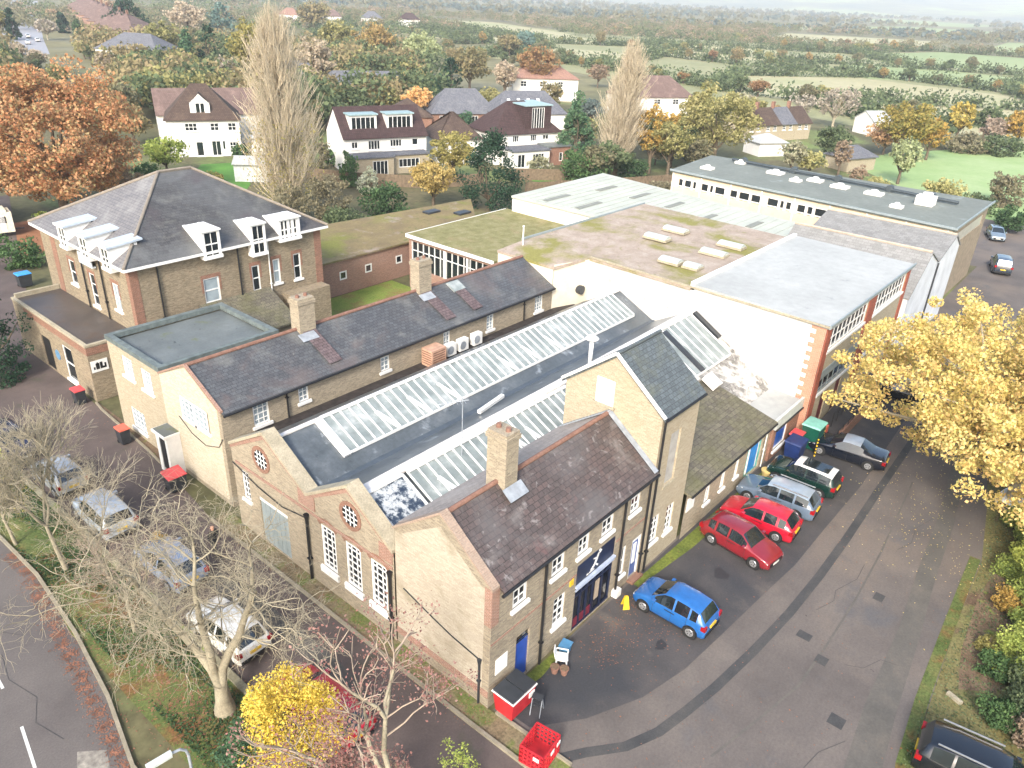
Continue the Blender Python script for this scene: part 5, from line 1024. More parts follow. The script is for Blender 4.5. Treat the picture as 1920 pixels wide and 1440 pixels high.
# street lamp
lp = thing('street_lamp', 'grey street lamp with curved arm over the left road edge', 'street lamp', (6.47, 18.1, 0), None, 0, local=True)
b = MB(); b.tube((0, 0, 0), (0, 0, 3.0), .06, .05, 8)
P = [(0, 0, 3.0), (-.04, .02, 3.25), (-.2, .05, 3.42), (-.5, .1, 3.45)]
for p, q in zip(P[:-1], P[1:]): b.tube(p, q, .045, n=8)
b.build('lamp_post', M_LEAD, lp)
b = MB(); b.obox((-.85, .14, 3.43), (.99, -.1, 0), (.1, .99, 0), (0, 0, 1), .38, .12, .05); b.obox((-.55, .1, 3.49), (.99, -.1, 0), (.1, .99, 0), (0, 0, 1), .1, .08, .05); b.build('lamp_head', plain('pale_grey_lamp', '#b9c0bb', .4), lp)
# person walking on the drive
def person(x, y, label, head):
    t = thing('person', label, 'person', (x, y, .012), None, math.radians(head), local=True)
    J = {'pel': (0, 0, .93, .15), 'wst': (0, 0, 1.08, .145), 'chs': (.01, 0, 1.30, .17), 'nk': (.02, 0, 1.47, .06), 'hd0': (.03, 0, 1.55, .075), 'hd1': (.03, 0, 1.66, .092), 'hd2': (.02, 0, 1.73, .07)}
    E = [('pel', 'wst'), ('wst', 'chs'), ('chs', 'nk'), ('nk', 'hd0'), ('hd0', 'hd1'), ('hd1', 'hd2')]
    for s, f in ((-1, .16), (1, -.14)):
        J.update({f'hip{s}': (0, s*.10, .90, .10), f'kn{s}': (f*.6+.02, s*.10, .50, .065), f'an{s}': (f-.02, s*.10, .10, .045), f'to{s}': (f+.13, s*.10, .05, .04),
                  f'sh{s}': (0, s*.19, 1.40, .07), f'el{s}': (-f*.4, s*.24, 1.13, .048), f'wr{s}': (-f*.6+.1, s*.23, .92, .034), f'ha{s}': (-f*.6+.14, s*.22, .84, .035)})
        E += [('pel', f'hip{s}'), (f'hip{s}', f'kn{s}'), (f'kn{s}', f'an{s}'), (f'an{s}', f'to{s}'), ('chs', f'sh{s}'), (f'sh{s}', f'el{s}'), (f'el{s}', f'wr{s}'), (f'wr{s}', f'ha{s}')]
    ks = list(J); me = bpy.data.meshes.new('body'); me.from_pydata([J[k][:3] for k in ks], [(ks.index(a), ks.index(c_)) for a, c_ in E], [])
    o = bpy.data.objects.new('body', me); COL.objects.link(o); o.parent = t
    sk = o.modifiers.new('skin', 'SKIN'); 
    for i, k in enumerate(ks): me.skin_vertices[0].data[i].radius = (J[k][3], J[k][3])
    me.skin_vertices[0].data[0].use_root = True
    sb = o.modifiers.new('sub', 'SUBSURF'); sb.levels = 1; sb.render_levels = 2
    m, tt, bb = new_mat('skin_and_dark_clothes'); co_ = _coord(tt, 'Object'); sp = tt.nodes.new('ShaderNodeSeparateXYZ'); tt.links.new(co_, sp.inputs[0])
    tt.links.new(_ramp(tt, sp.outputs[2], [(.0, '#15161a'), (1.0, '#15161a')]), bb.inputs['Base Color'])
    mr = tt.nodes.new('ShaderNodeMapRange'); mr.inputs['From Min'].default_value = 0; mr.inputs['From Max'].default_value = 2; tt.links.new(sp.outputs[2], mr.inputs['Value'])
    tt.links.new(_ramp(tt, mr.outputs[0], [(0, '#1b1b1e'), (.46, '#20242e'), (.47, '#141519'), (.745, '#c08f78')], 'CONSTANT'), bb.inputs['Base Color']); bb.inputs['Roughness'].default_value = .8
    me.materials.append(m)
    for s in (-1, 1):
        b = MB(); b.tube((.115, s*.035-.012, 1.665), (.118, s*.035+.012, 1.665), .012, n=6); b.build('eye', M_BLACK, t)
        b = MB(); b.tube((.02, s*.085, 1.63), (.02, s*.10, 1.66), .022, n=6); b.build('ear', plain('skin', '#c08f78', .7) if 'skin' not in MATS else MATS['skin'], t)
    return t
person(14.0, 29.9, 'bald person in dark clothes walking along the drive beyond the bare tree', -80)
# caravan
cv = thing('caravan', 'cream touring caravan parked in the trees at the left edge', 'caravan', (25.2, 92.8, 0), None, math.radians(-10), local=True)
b = MB(); b.slab([(-2.6, -1.1, 2.6), (2.2, -1.1, 2.6), (2.2, 1.1, 2.6), (-2.6, 1.1, 2.6)], 2.1); b.slab([(-2.6, -1.05, 2.85), (1.8, -1.05, 2.85), (1.8, 1.05, 2.85), (-2.6, 1.05, 2.85)], .25); b.build('caravan_body', plain('cream_caravan', '#d8d0bb', .4), cv)
b = MB(); b.box(-2.0, 1.6, -1.13, -1.1, 1.5, 2.2); b.box(-2.63, -2.6, -.9, .9, 1.5, 2.2); b.build('side_window', M_GLASS, cv)
for s in (-1, 1):
    b = MB(); b.tube((0, s*1.0, .33), (0, s*1.12, .33), .33, n=16); b.build('wheel', M_RUBBER, cv)
b = MB(); b.beam((2.2, 0, .55), (3.2, 0, .5), .1, .1); b.build('tow_bar', M_DGREY, cv)
b = MB(); b.box(1.0, 1.5, -1.13, -1.12, .6, 2.3); b.build('door', M_WHITE, cv)
for i, (x, y) in enumerate(((22.0, 75.0), (18.5, 78.0))):
    wheelie(x, y, ['dark bin with bright blue lid by the hedge near the lodge roof', 'bright blue lidded bin at the left edge by the hedge'][i], plain('bright_blue_lid', '#3d8fd0', .5) if 'bright_blue_lid' not in MATS else MATS['bright_blue_lid'], M_DGREY, 1.1, .9, 1.25)
# ------------------------------------------------------------------ vegetation
def leafmat(name, cols, trans=.35, scale=.45, isl=.35):
    m = bpy.data.materials.new(name); m.use_nodes = True; t = m.node_tree; t.nodes.clear(); MATS[name] = m
    out = t.nodes.new('ShaderNodeOutputMaterial'); v = _coord(t, 'Object'); oi = t.nodes.new('ShaderNodeObjectInfo')
    n = _noise(t, v, scale, 4, .65); ge = t.nodes.new('ShaderNodeNewGeometry')
    mx = t.nodes.new('ShaderNodeMath'); mx.operation = 'MULTIPLY_ADD'; t.links.new(ge.outputs['Random Per Island'], mx.inputs[0]); mx.inputs[1].default_value = isl; t.links.new(n, mx.inputs[2])
    ad = t.nodes.new('ShaderNodeMath'); ad.operation = 'MULTIPLY_ADD'; t.links.new(oi.outputs['Random'], ad.inputs[0]); ad.inputs[1].default_value = .16; t.links.new(mx.outputs[0], ad.inputs[2])
    sb = t.nodes.new('ShaderNodeMath'); sb.operation = 'SUBTRACT'; t.links.new(ad.outputs[0], sb.inputs[0]); sb.inputs[1].default_value = isl/2+.08
    def soft(h):
        r_, g_, b_, _a = srgb(h); l = .3*r_+.6*g_+.1*b_; k = .95
        return ((l+(r_-l)*k)*1.15+.012, (l+(g_-l)*k)*1.15+.012, (l+(b_-l)*k)*1.15+.012, 1)
    c = _ramp(t, sb.outputs[0], [(p, soft(c_)) for p, c_ in zip(np.linspace(.26, .74, len(cols)), cols)])
    d = t.nodes.new('ShaderNodeBsdfDiffuse'); tr = t.nodes.new('ShaderNodeBsdfTranslucent'); ms = t.nodes.new('ShaderNodeMixShader'); ms.inputs[0].default_value = trans
    t.links.new(c, d.inputs[0]); t.links.new(c, tr.inputs[0]); t.links.new(d.outputs[0], ms.inputs[1]); t.links.new(tr.outputs[0], ms.inputs[2]); t.links.new(ms.outputs[0], out.inputs[0])
    return m
LEAF = {k: leafmat('leaves_'+k, v, isl=.6 if k in ('yellow', 'shrubyellow', 'orange') else .35) for k, v in {
 'orange': ['#8a6e50', '#b0825a', '#c0946a', '#989064', '#b67e56'], 'orangeg': ['#8e7c66', '#a48a6c', '#97917a'], 'orangey': ['#b08850', '#cc9e60', '#d4b078'], 'rust': ['#7c6044', '#967350', '#8c7850'],
 'rustp': ['#85725e', '#94806a', '#8b806a'], 'tanpink': ['#a0907a', '#b2a28c', '#aaa084'], 'salmon': ['#a4805e', '#b8926e', '#a68c68'], 'salmonp': ['#948270', '#a29080', '#8e887a'],
 'ochre': ['#76703f', '#988350', '#ac8e5c', '#787450'], 'ochreg': ['#6c6c3c', '#88803f', '#9c8844', '#666e40'], 'olive': ['#666a40', '#82804c', '#97925e', '#a09868'], 'oliveor': ['#6f6c4c', '#857c56', '#938260'],
 'goldolive': ['#70703c', '#928a4c', '#a69a5c'], 'gold': ['#7c7038', '#aa8a40', '#bb984e', '#727040'], 'gold2': ['#7a763e', '#aa9848', '#bca458'], 'paleg': ['#7c845c', '#9aa274', '#a8ae84'],
 'ltgreen': ['#62743a', '#889646', '#a4ac54'], 'yellowg': ['#8a9644', '#aab04e', '#bcc05c'], 'ltol': ['#80805e', '#98967a', '#a6a288'], 'brownol': ['#666048', '#7a745a', '#8a846a'], 'green': ['#38502e', '#4c683c', '#647e48'],
 'green2': ['#445238', '#5c6a48', '#707a54'], 'green3': ['#34503c', '#4a6a4c', '#648058'], 'dkgreen': ['#1c3022', '#2a4632', '#3c563e'], 'dkgreen2': ['#2c4026', '#3c5634', '#526c42'], 'bluegreen': ['#48625a', '#5e7870', '#748c80'],
 'variegated': ['#868c70', '#a6aa90', '#bcbea8'], 'willow': ['#94824a', '#b09a5a', '#c0aa6a'], 'willow2': ['#868654', '#9e9a62', '#b0a872'], 'greybare': ['#8a8070', '#9c9282', '#a89e90'], 'greybare2': ['#908878', '#a29a8c', '#aea696'],
 'yellow': ['#ac9c54', '#d4bc6c', '#dfca84', '#d6ae70', '#c2ba70'], 'shrubyellow': ['#b8a03c', '#d6be48', '#e0cc5c'], 'redbud': ['#7c5850', '#8e665e', '#987a70'], 'farmix': ['#66684c', '#737254', '#7d7458', '#5c644a'], 'farblue': ['#52625e', '#606e68', '#6c7672']}.items()}
M_BARK = mottled('bark_brown', [(.3, '#4f4538'), (.7, '#6c6050')], 3, fine=(14, .7, 1.3), bmp=.6)
M_BARKP = mottled('bark_pale', [(.3, '#7e7664'), (.6, '#978f7a'), (.8, '#65624c')], 2, fine=(14, .75, 1.2), bmp=.5)
M_TWIGT = mottled('twig_tan', [(.3, '#bcae94'), (.7, '#d0c3aa')], .6, fine=(3, .8, 1.15))
M_TWIGG = mottled('twig_grey', [(.3, '#8c8470'), (.7, '#a89f88')], .6, fine=(3, .8, 1.15))
M_TWIGP = mottled('twig_pink_grey', [(.3, '#8e7f6e'), (.7, '#a69786')], .6, fine=(3, .8, 1.15))
def quick(name, V, F4, mat, parent=None, smooth=False):
    """V (n,3), F4 (m,4) int"""
    me = bpy.data.meshes.new(name); V = np.asarray(V, 'f'); F4 = np.asarray(F4, 'i'); k = F4.shape[1]
    me.vertices.add(len(V)); me.vertices.foreach_set('co', V.ravel()); me.loops.add(F4.size); me.loops.foreach_set('vertex_index', F4.ravel())
    me.polygons.add(len(F4)); me.polygons.foreach_set('loop_start', np.arange(0, F4.size, k, dtype='i'))
    try: me.polygons.foreach_set('loop_total', np.full(len(F4), k, 'i'))
    except Exception: pass
    if smooth: me.polygons.foreach_set('use_smooth', np.ones(len(F4), bool))
    me.materials.append(mat); me.update(calc_edges=True)
    o = bpy.data.objects.new(name, me); COL.objects.link(o)
    if parent is not None: o.parent = parent
    return o
def leafgeo(C, size, rng, flat=.0, up=None):
    """quads at centres C, random orientations"""
    n = len(C); a = rng.normal(size=(n, 3)); a /= np.linalg.norm(a, axis=1)[:, None]; b = rng.normal(size=(n, 3)); b -= (b*a).sum(1)[:, None]*a; b /= np.linalg.norm(b, axis=1)[:, None]
    s = size*rng.uniform(.6, 1.25, (n, 1)); a = a*s; b = b*s*rng.uniform(.55, .9, (n, 1))
    V = np.stack([C-a, C-b*.9, C+a, C+b*.9], 1).reshape(-1, 3); F = np.arange(4*n).reshape(-1, 4); return V, F
def crown(rng, n, r, h0, h1, nclump=40, cr=.22, shape='round', fill=.35):
    """leaf centres for a crown of radius r between heights h0 and h1"""
    cz = (h0+h1)/2; rz = (h1-h0)/2
    d = rng.normal(size=(nclump, 3)); d /= np.linalg.norm(d, axis=1)[:, None]
    rad = rng.uniform(fill, 1.0, nclump)**.55
    ph = rng.uniform(0, 6.3, 4); rad *= .86+.14*np.sin(3*np.arctan2(d[:, 1], d[:, 0])+ph[0])*np.cos(2.5*d[:, 2]+ph[1])+.10*np.sin(6*d[:, 0]+ph[2]+5*d[:, 1])
    c = d*rad[:, None]*np.array([r, r, rz])*(1-cr*.8)
    if shape == 'cone':
        tz = rng.uniform(0, 1, nclump)**1.25; ang = rng.uniform(0, 2*np.pi, nclump); rr = r*(1-tz)*rng.uniform(.55, 1, nclump)+.1
        c = np.stack([rr*np.cos(ang), rr*np.sin(ang), (tz*2-1)*rz], 1)
    if shape == 'cypress':
        tz = rng.uniform(0, 1, nclump); ang = rng.uniform(0, 2*np.pi, nclump); rr = r*np.clip(1.15-(tz*1.0)**2.2, .1, 1)*rng.uniform(.45, .95, nclump)
        c = np.stack([rr*np.cos(ang), rr*np.sin(ang), (tz*2-1)*rz], 1)
    if shape == 'box':
        c = rng.uniform(-1, 1, (nclump, 3))*np.array([r, r*.45, rz])*.9
    k = rng.integers(0, nclump, n); s = cr*r*rng.uniform(.6, 1.3, nclump)[k][:, None]
    g = rng.normal(size=(n, 3)); g /= np.maximum(1, np.linalg.norm(g, axis=1)[:, None]/1.6)
    P = c[k] + g*s*.62*np.array([1, 1, .75]); P[:, 2] += cz
    P[:, 2] = np.maximum(P[:, 2], .05)
    return P, c+np.array([0, 0, cz])
def tubes(segs, n=4):
    """segs: list of (p,q,r0,r1) arrays -> V,F"""
    P = np.array([s[0] for s in segs], float); Q = np.array([s[1] for s in segs], float); r0 = np.array([s[2] for s in segs]); r1 = np.array([s[3] for s in segs])
    d = Q-P; d /= np.maximum(1e-6, np.linalg.norm(d, axis=1)[:, None]); ref = np.where(np.abs(d[:, 2:3]) > .9, np.array([[1., 0, 0]]), np.array([[0, 0, 1.]])); a = np.cross(d, ref); a /= np.linalg.norm(a, axis=1)[:, None]; b = np.cross(d, a)
    V = []
    for c, r in ((P, r0), (Q, r1)):
        for i in range(n):
            t = 2*np.pi*i/n; V.append(c+a*(r*np.cos(t))[:, None]+b*(r*np.sin(t))[:, None])
    V = np.stack(V, 1).reshape(-1, 3); m = len(segs); base = (np.arange(m)*2*n)[:, None]
    F = np.concatenate([base+np.array([i, (i+1) % n, n+(i+1) % n, n+i]) for i in range(n)], 0); return V, F
def limbs(rng, clumps, h0, tr, nl=14, droop=0):
    segs = [((0, 0, 0), (0, 0, h0*.55), tr*1.25, tr), ((0, 0, h0*.55), (0, 0, h0*1.15+.3), tr, tr*.72)]
    top = np.array([0, 0, h0*1.15+.3]); idx = rng.permutation(len(clumps))[:nl]
    for i in idx:
        q = np.array(clumps[i]); s = np.array([0, 0, h0*rng.uniform(.6, 1.1)]); mid = s*.5+q*.5+np.array([0, 0, .06*np.linalg.norm(q-s)]); mid[:2] += rng.normal(size=2)*.08*np.linalg.norm(q-s)
        segs += [(s, mid, tr*.5, tr*.3), (mid, q, tr*.3, tr*.08)]
    return segs
def tree(kind, x, y, h, r, col, label, cat=None, group=None, n=None, leaf=None, seed=0, name=None):
    rng = np.random.default_rng(seed+17); dist = math.hypot(x, y)
    if leaf is None: leaf = max(.09, dist*.0017)
    if kind == 'broad': h0 = h*(.04 if 'huge' in label else .22); sh = 'round'; cr = .10 if 'huge' in label else .17; nc = 300 if 'huge' in label else 90
    elif kind == 'bush': h0 = 0.0; sh = 'round'; cr = .22; nc = 50
    elif kind == 'conifer': h0 = h*.04; sh = 'cone'; cr = .20; nc = 70
    elif kind == 'conifer2': h0 = h*.02; sh = 'cypress'; cr = .26; nc = 60
    elif kind == 'hedge': h0 = 0; sh = 'box'; cr = .16; nc = 60
    if n is None: n = int(min(20000, max(900, 2.3*(r*r*4+ r*h*4)/(leaf*leaf)/3.0)))
    if col.startswith('greybare'): n = n//3
    hh0 = h0 if kind != 'bush' else -h*.25
    P, c = crown(rng, n, r, hh0, h, nc, cr, sh)
    nm = name or {'broad': 'broadleaf_tree', 'bush': 'garden_bush', 'conifer': 'conifer_tree', 'conifer2': 'evergreen_tree', 'hedge': 'clipped_hedge'}[kind]
    t = thing(nm, label, cat or {'broad': 'tree', 'bush': 'bush', 'conifer': 'tree', 'conifer2': 'tree', 'hedge': 'hedge'}[kind], (x, y, 0), group, 0, local=True)
    V, F = leafgeo(P, leaf, rng); quick('crown', V, F, LEAF[col], t)
    V, F = tubes(limbs(rng, c, max(.3, h*.3 if kind == 'broad' else h*.15), .035*h**.9 if kind != 'bush' else .05, 26 if col.startswith('greybare') else 12), 6)
    quick('trunk', V, F, M_TWIGG if col.startswith('greybare') else M_BARK, t, True)
    return t
TREES = [
 ('broad', 34.1, 96.0, 18.4, 10.2, 'orange', 'huge orange brown tree spreading at the left edge beyond the villa roof'),
 ('broad', 36.8, 120.9, 10.4, 5.1, 'orangeg', 'grey orange thinning tree at the far left edge'),
 ('bush', 23.5, 99.5, 6.5, 5.0, 'dkgreen', 'dark evergreen mass behind the caravan below the huge orange tree'),
 ('bush', 23.8, 80.8, 3.5, 2.6, 'green', 'low green shrub beside the caravan'),
 ('bush', 31.1, 94.1, 1.6, 1.5, 'ltgreen', 'small pale green shrub against the villa roof edge'),
 ('poplar', 53.9, 80.9, 22.2, 5.1, 'tan', 'tallest pale leafless poplar behind the villa roof'),
 ('poplar', 107.8, 69.2, 19.1, 4.5, 'tan2', 'leaning pale leafless poplar beyond the dark conifer'),
 ('broad', 113.2, 180.4, 18.8, 5.6, 'goldolive', 'tall golden olive tree just left of the tallest poplar'),
 ('broad', 52.9, 108.2, 5.7, 3.5, 'ltgreen', 'bright yellow green tree in front of the white house'),
 ('bush', 48.4, 105.5, 3.0, 2.9, 'green', 'green shrub left of the bright yellow green tree'),
 ('bush', 55.1, 100.1, 1.9, 2.2, 'goldolive', 'pale straw coloured shrub on the lawn behind the villa'),
 ('bush', 67.0, 111.8, 3.0, 1.5, 'green', 'small green shrub beside the white house'),
 ('bush', 54.8, 73.8, 7.4, 3.2, 'brownol', 'brown olive thicket right of the poplar trunk'),
 ('bush', 69.4, 95.3, 6.8, 2.4, 'brownol', 'tan brown tall shrub behind the thicket'),
 ('bush', 51.8, 76.4, 5.5, 2.8, 'brownol', 'brownish undergrowth below the tallest poplar'),
 ('bush', 68.5, 87.3, 5.5, 2.1, 'green', 'green bush left of the variegated shrub'),
 ('bush', 75.1, 99.5, 3.2, 1.7, 'green', 'small green bush by the gable of the dormered house'),
 ('bush', 68.1, 82.8, 3.9, 1.9, 'variegated', 'pale cream variegated shrub'),
 ('bush', 60.4, 70.5, 5.4, 3.9, 'dkgreen2', 'large dark green rounded bush behind the mossy wing roof'),
 ('bush', 54.1, 69.9, 3.4, 3.4, 'green2', 'mixed green undergrowth along the wing roof edge'),
 ('broad', 69.3, 71.3, 6.8, 3.6, 'willow', 'golden yellow willow beside the dark conifer'),
 ('broad', 81.1, 79.3, 8.0, 4.1, 'goldolive', 'olive gold tree above the willow'),
 ('conifer2', 74.4, 66.3, 9.4, 4.3, 'dkgreen', 'broad dark green conifer with brown patches beside the mint roof'),
 ('conifer', 108.7, 77.6, 11.1, 4.3, 'green3', 'green conifer with pointed top left of the leaning poplar'),
 ('bush', 96.6, 66.9, 6.5, 4.8, 'green', 'green garden bushes at the foot of the leaning poplar'),
 ('bush', 105.5, 64.5, 4.0, 3.2, 'dkgreen2', 'dark green bush right of the leaning poplar foot'),
 ('bush', 97.0, 76.1, 3.2, 2.5, 'ltol', 'pale olive shrub by the garden lawn'),
 ('bush', 99.5, 80.8, 2.9, 1.9, 'variegated', 'pale shrub beside the white garden doors'),
 ('broad', 111.5, 64.8, 11.1, 3.5, 'gold', 'gold and green oak right of the leaning poplar'),
 ('broad', 124.4, 60.0, 13.7, 8.4, 'olive', 'large olive yellow tree above the long flat roofed hall'),
 ('broad', 112.2, 61.7, 9.4, 3.9, 'olive', 'smaller olive tree at the left foot of the large olive one'),
 ('broad', 125.0, 68.2, 8.9, 2.8, 'gold', 'orange gold crown tucked between poplar and olive tree'),
 ('broad', 117.0, 124.7, 7.4, 4.1, 'orangey', 'small bright orange tree in front of the bungalow'),
 ('broad', 170.6, 136.1, 13.9, 6.9, 'rust', 'rust brown oak standing at the edge of the pale field'),
 ('broad', 158.6, 137.0, 11.0, 3.9, 'tanpink', 'pale tan tree left of the rust oak'),
 ('broad', 173.7, 183.8, 14.5, 6.9, 'paleg', 'pale green dome shaped tree'),
 ('broad', 182.3, 214.8, 15.2, 8.6, 'ochre', 'ochre orange oak left of the pale green dome tree'),
 ('broad', 184.8, 237.9, 15.3, 7.6, 'olive', 'olive tree above the grey roofed bungalow row'),
 ('broad', 289.9, 393.2, 16.1, 12.0, 'oliveor', 'olive orange tree at the top edge near the poplar'),
 ('broad', 123.8, 168.6, 14.3, 5.6, 'tanpink', 'pinkish tan tree right of the tallest poplar'),
 ('broad', 162.8, 153.2, 12.4, 6.6, 'oliveor', 'brown olive tree between the domed tree and the rust oak'),
 ('conifer2', 146.3, 144.2, 9.9, 3.5, 'dkgreen', 'dark green cypress beside the bungalow garden'),
 ('bush', 150.2, 153.8, 6.5, 3.9, 'green3', 'green tree left of the cypress'),
 ('broad', 276.8, 237.0, 9.1, 7.0, 'oliveor', 'brown round tree on the field edge'),
 ('broad', 297.2, 244.8, 10.0, 5.4, 'bluegreen', 'blue green tree at the edge of the pale field'),
 ('bush', 121.3, 164.2, 4.2, 2.9, 'dkgreen', 'dark green yew near the grey bungalows'),
 ('bush', 117.6, 150.4, 6.3, 2.5, 'goldolive', 'gold green shrub by the grey bungalow'),
 ('bush', 137.1, 158.8, 3.4, 2.4, 'dkgreen2', 'clipped dark hedge by the grey bungalow'),
 ('bush', 126.9, 150.0, 2.0, 2.8, 'green3', 'long clipped hedge below the grey bungalow'),
 ('bush', 144.6, 157.0, 3.9, 2.5, 'goldolive', 'small yellow bush by the grey roofs'),
 ('conifer', 114.5, 212.3, 12.8, 4.4, 'green3', 'feathery green conifer behind the white house'),
 ('conifer2', 119.7, 209.8, 14.0, 3.5, 'dkgreen', 'dark cypress right of the feathery conifer'),
 ('broad', 107.0, 202.4, 6.6, 5.5, 'ochre', 'ochre green round tree behind the white house roof'),
 ('broad', 112.4, 228.2, 6.2, 4.2, 'oliveor', 'brown green tree left of the ochre round one'),
 ('broad', 125.6, 247.4, 14.1, 6.9, 'olive', 'pale olive tall tree above the white house'),
 ('conifer2', 166.2, 353.8, 14.9, 9.0, 'dkgreen', 'large dark green evergreen at the top edge left'),
 ('broad', 198.8, 364.8, 15.3, 11.1, 'tanpink', 'pale brown leafless tree at the top edge'),
 ('conifer2', 214.9, 362.3, 14.4, 7.1, 'bluegreen', 'blue green evergreen at the top edge'),
 ('broad', 134.0, 295.0, 7.1, 5.6, 'ltgreen', 'yellow green tree beside the dark slate house'),
 ('broad', 100.7, 170.7, 10.8, 2.7, 'greybare', 'grey leafless tree right of the dark cypress'),
 ('bush', 104.7, 173.8, 2.9, 1.8, 'yellowg', 'lemon green shrub beside the white house'),
 ('broad', 262.1, 586.5, 8.0, 10.2, 'orangeg', 'orange tree at the top edge above the pink roofs'),
 ('broad', 120.1, 362.3, 12.1, 3.3, 'goldolive', 'golden tree at the top left corner'),
 ('conifer2', 124.2, 361.5, 10.8, 2.7, 'dkgreen', 'dark evergreen beside the far street'),
 ('conifer2', 157.5, 398.3, 7.9, 2.9, 'dkgreen', 'dark evergreen in front of the pink roofs'),
 ('conifer2', 159.4, 387.6, 5.9, 2.4, 'dkgreen2', 'small dark evergreen by the pink roofs'),
 ('broad', 135.5, 359.4, 8.4, 5.6, 'greybare', 'grey brown tree beside the far street'),
 ('broad', 189.4, 489.7, 6.4, 4.1, 'orangeg', 'orange tree in the middle of the far street trees'),
 ('broad', 163.6, 40.4, 11.2, 6.9, 'ochreg', 'large gold green oak at the edge of the playing field'),
 ('broad', 166.6, 36.8, 8.1, 3.3, 'gold', 'golden orange lower crown beside the gold green oak'),
 ('broad', 165.2, 44.3, 6.5, 4.8, 'salmon', 'salmon orange tree in front of the gold green oak'),
 ('broad', 138.2, 33.7, 7.7, 3.1, 'paleg', 'grey green willow in front of the salmon tree'),
 ('broad', 144.7, 47.3, 7.4, 4.2, 'green2', 'mid green tree beyond the long flat roofed hall'),
 ('broad', 136.2, 42.8, 6.5, 2.0, 'rustp', 'rust twiggy tree in front of the mid green tree'),
 ('broad', 131.9, 46.2, 4.2, 3.2, 'willow2', 'yellow green willow shrub behind the long hall roof'),
 ('broad', 129.2, 48.3, 6.4, 2.7, 'ltol', 'pale olive thin tree left of the yellow green willow'),
 ('broad', 192.3, 64.2, 9.7, 6.9, 'greybare', 'pale grey leafless trees above the row of houses'),
 ('broad', 193.9, 72.6, 7.4, 3.9, 'greybare2', 'pale grey leafless tree behind the white row houses'),
 ('broad', 193.7, 38.0, 9.1, 3.5, 'gold2', 'gold tree at the back of the playing field'),
 ('broad', 203.7, 34.8, 8.1, 3.6, 'green2', 'green tree at the back of the playing field'),
 ('broad', 192.9, 31.0, 7.2, 3.6, 'salmonp', 'dull pink brown tree at the back of the playing field'),
 ('broad', 193.8, 26.7, 9.1, 4.2, 'gold', 'golden tree at the right edge behind the playing field'),
 ('bush', 183.2, 34.5, 4.3, 5.5, 'brownol', 'grey brown scrub along the playing field edge'),
 ('bush', 186.8, 28.3, 4.3, 5.4, 'green2', 'green scrub along the playing field edge'),
 ('bush', 153.6, 46.6, 2.6, 2.6, 'green2', 'dark scrub by the little shed roof'),
 ('bush', 132.3, 38.4, 3.6, 1.7, 'rustp', 'brown scrub at the near edge of the playing field'),
 ('bush', 135.7, 17.8, 6.0, 3.7, 'brownol', 'brown green willow scrub at the right edge before the playing field'),
 ('bush', 125.5, 24.2, 5.0, 4.7, 'willow2', 'straw yellow scrub behind the long hall'),
 ('bush', 128.7, 34.3, 2.6, 2.5, 'willow2', 'straw yellow bush left of the scrub line'),
 ('bush', 126.5, 19.5, 3.0, 3.0, 'green2', 'low green scrub behind the long hall end'),
 ('hedge', 120.1, 14.2, 2.8, 3.6, 'dkgreen2', 'dark clipped hedge at the right edge beside the rear car park'),
 ('broad', 171.2, 78.4, 8.3, 3.4, 'ltol', 'pale olive tree near the row of houses'),
 ('bush', 98.0, 54.3, 3.1, 3.0, 'brownol', 'brown scrub fence line behind the mint roof'),
 ('bush', 128.2, 65.7, 2.8, 3.8, 'dkgreen', 'dark understorey under the olive tree'),
 ('broad', 208.8, 142.7, 7.7, 3.9, 'rustp', 'rust small tree beside the white house with orange roof'),
 ('broad', 187.7, 120.1, 9.3, 2.9, 'goldolive', 'gold small tree hidden behind the leaning poplar'),
 ('bush', 119.1, 113.5, 3.6, 2.8, 'green3', 'green shrubs in front of the bungalow'),
 ('bush', 102.8, 113.3, 2.9, 3.0, 'ltol', 'pale shrub behind the dormered house ridge'),
 ('bush', 138.5, 92.3, 4.7, 2.2, 'green2', 'green shrub by the grey roof with rooflights'),
 ('bush', 142.2, 130.3, 3.0, 3.2, 'green2', 'green shrub behind the brown bungalow'),
 ('broad', 129.2, 191.1, 12.8, 4.3, 'tanpink', 'tan tree hidden behind the tallest poplar'),
 ('bush', 42.5, 97.1, 5.2, 2.7, 'orangeg', 'orange undergrowth below the orange tree'),
 ('bush', 43.0, 103.9, 7.0, 2.8, 'orange', 'orange lower branches beside the white house'),
 ('conifer2', 13.4, 58.0, 7.2, 2.9, 'dkgreen', 'dark green conifer at the left edge beside the drive'),
]

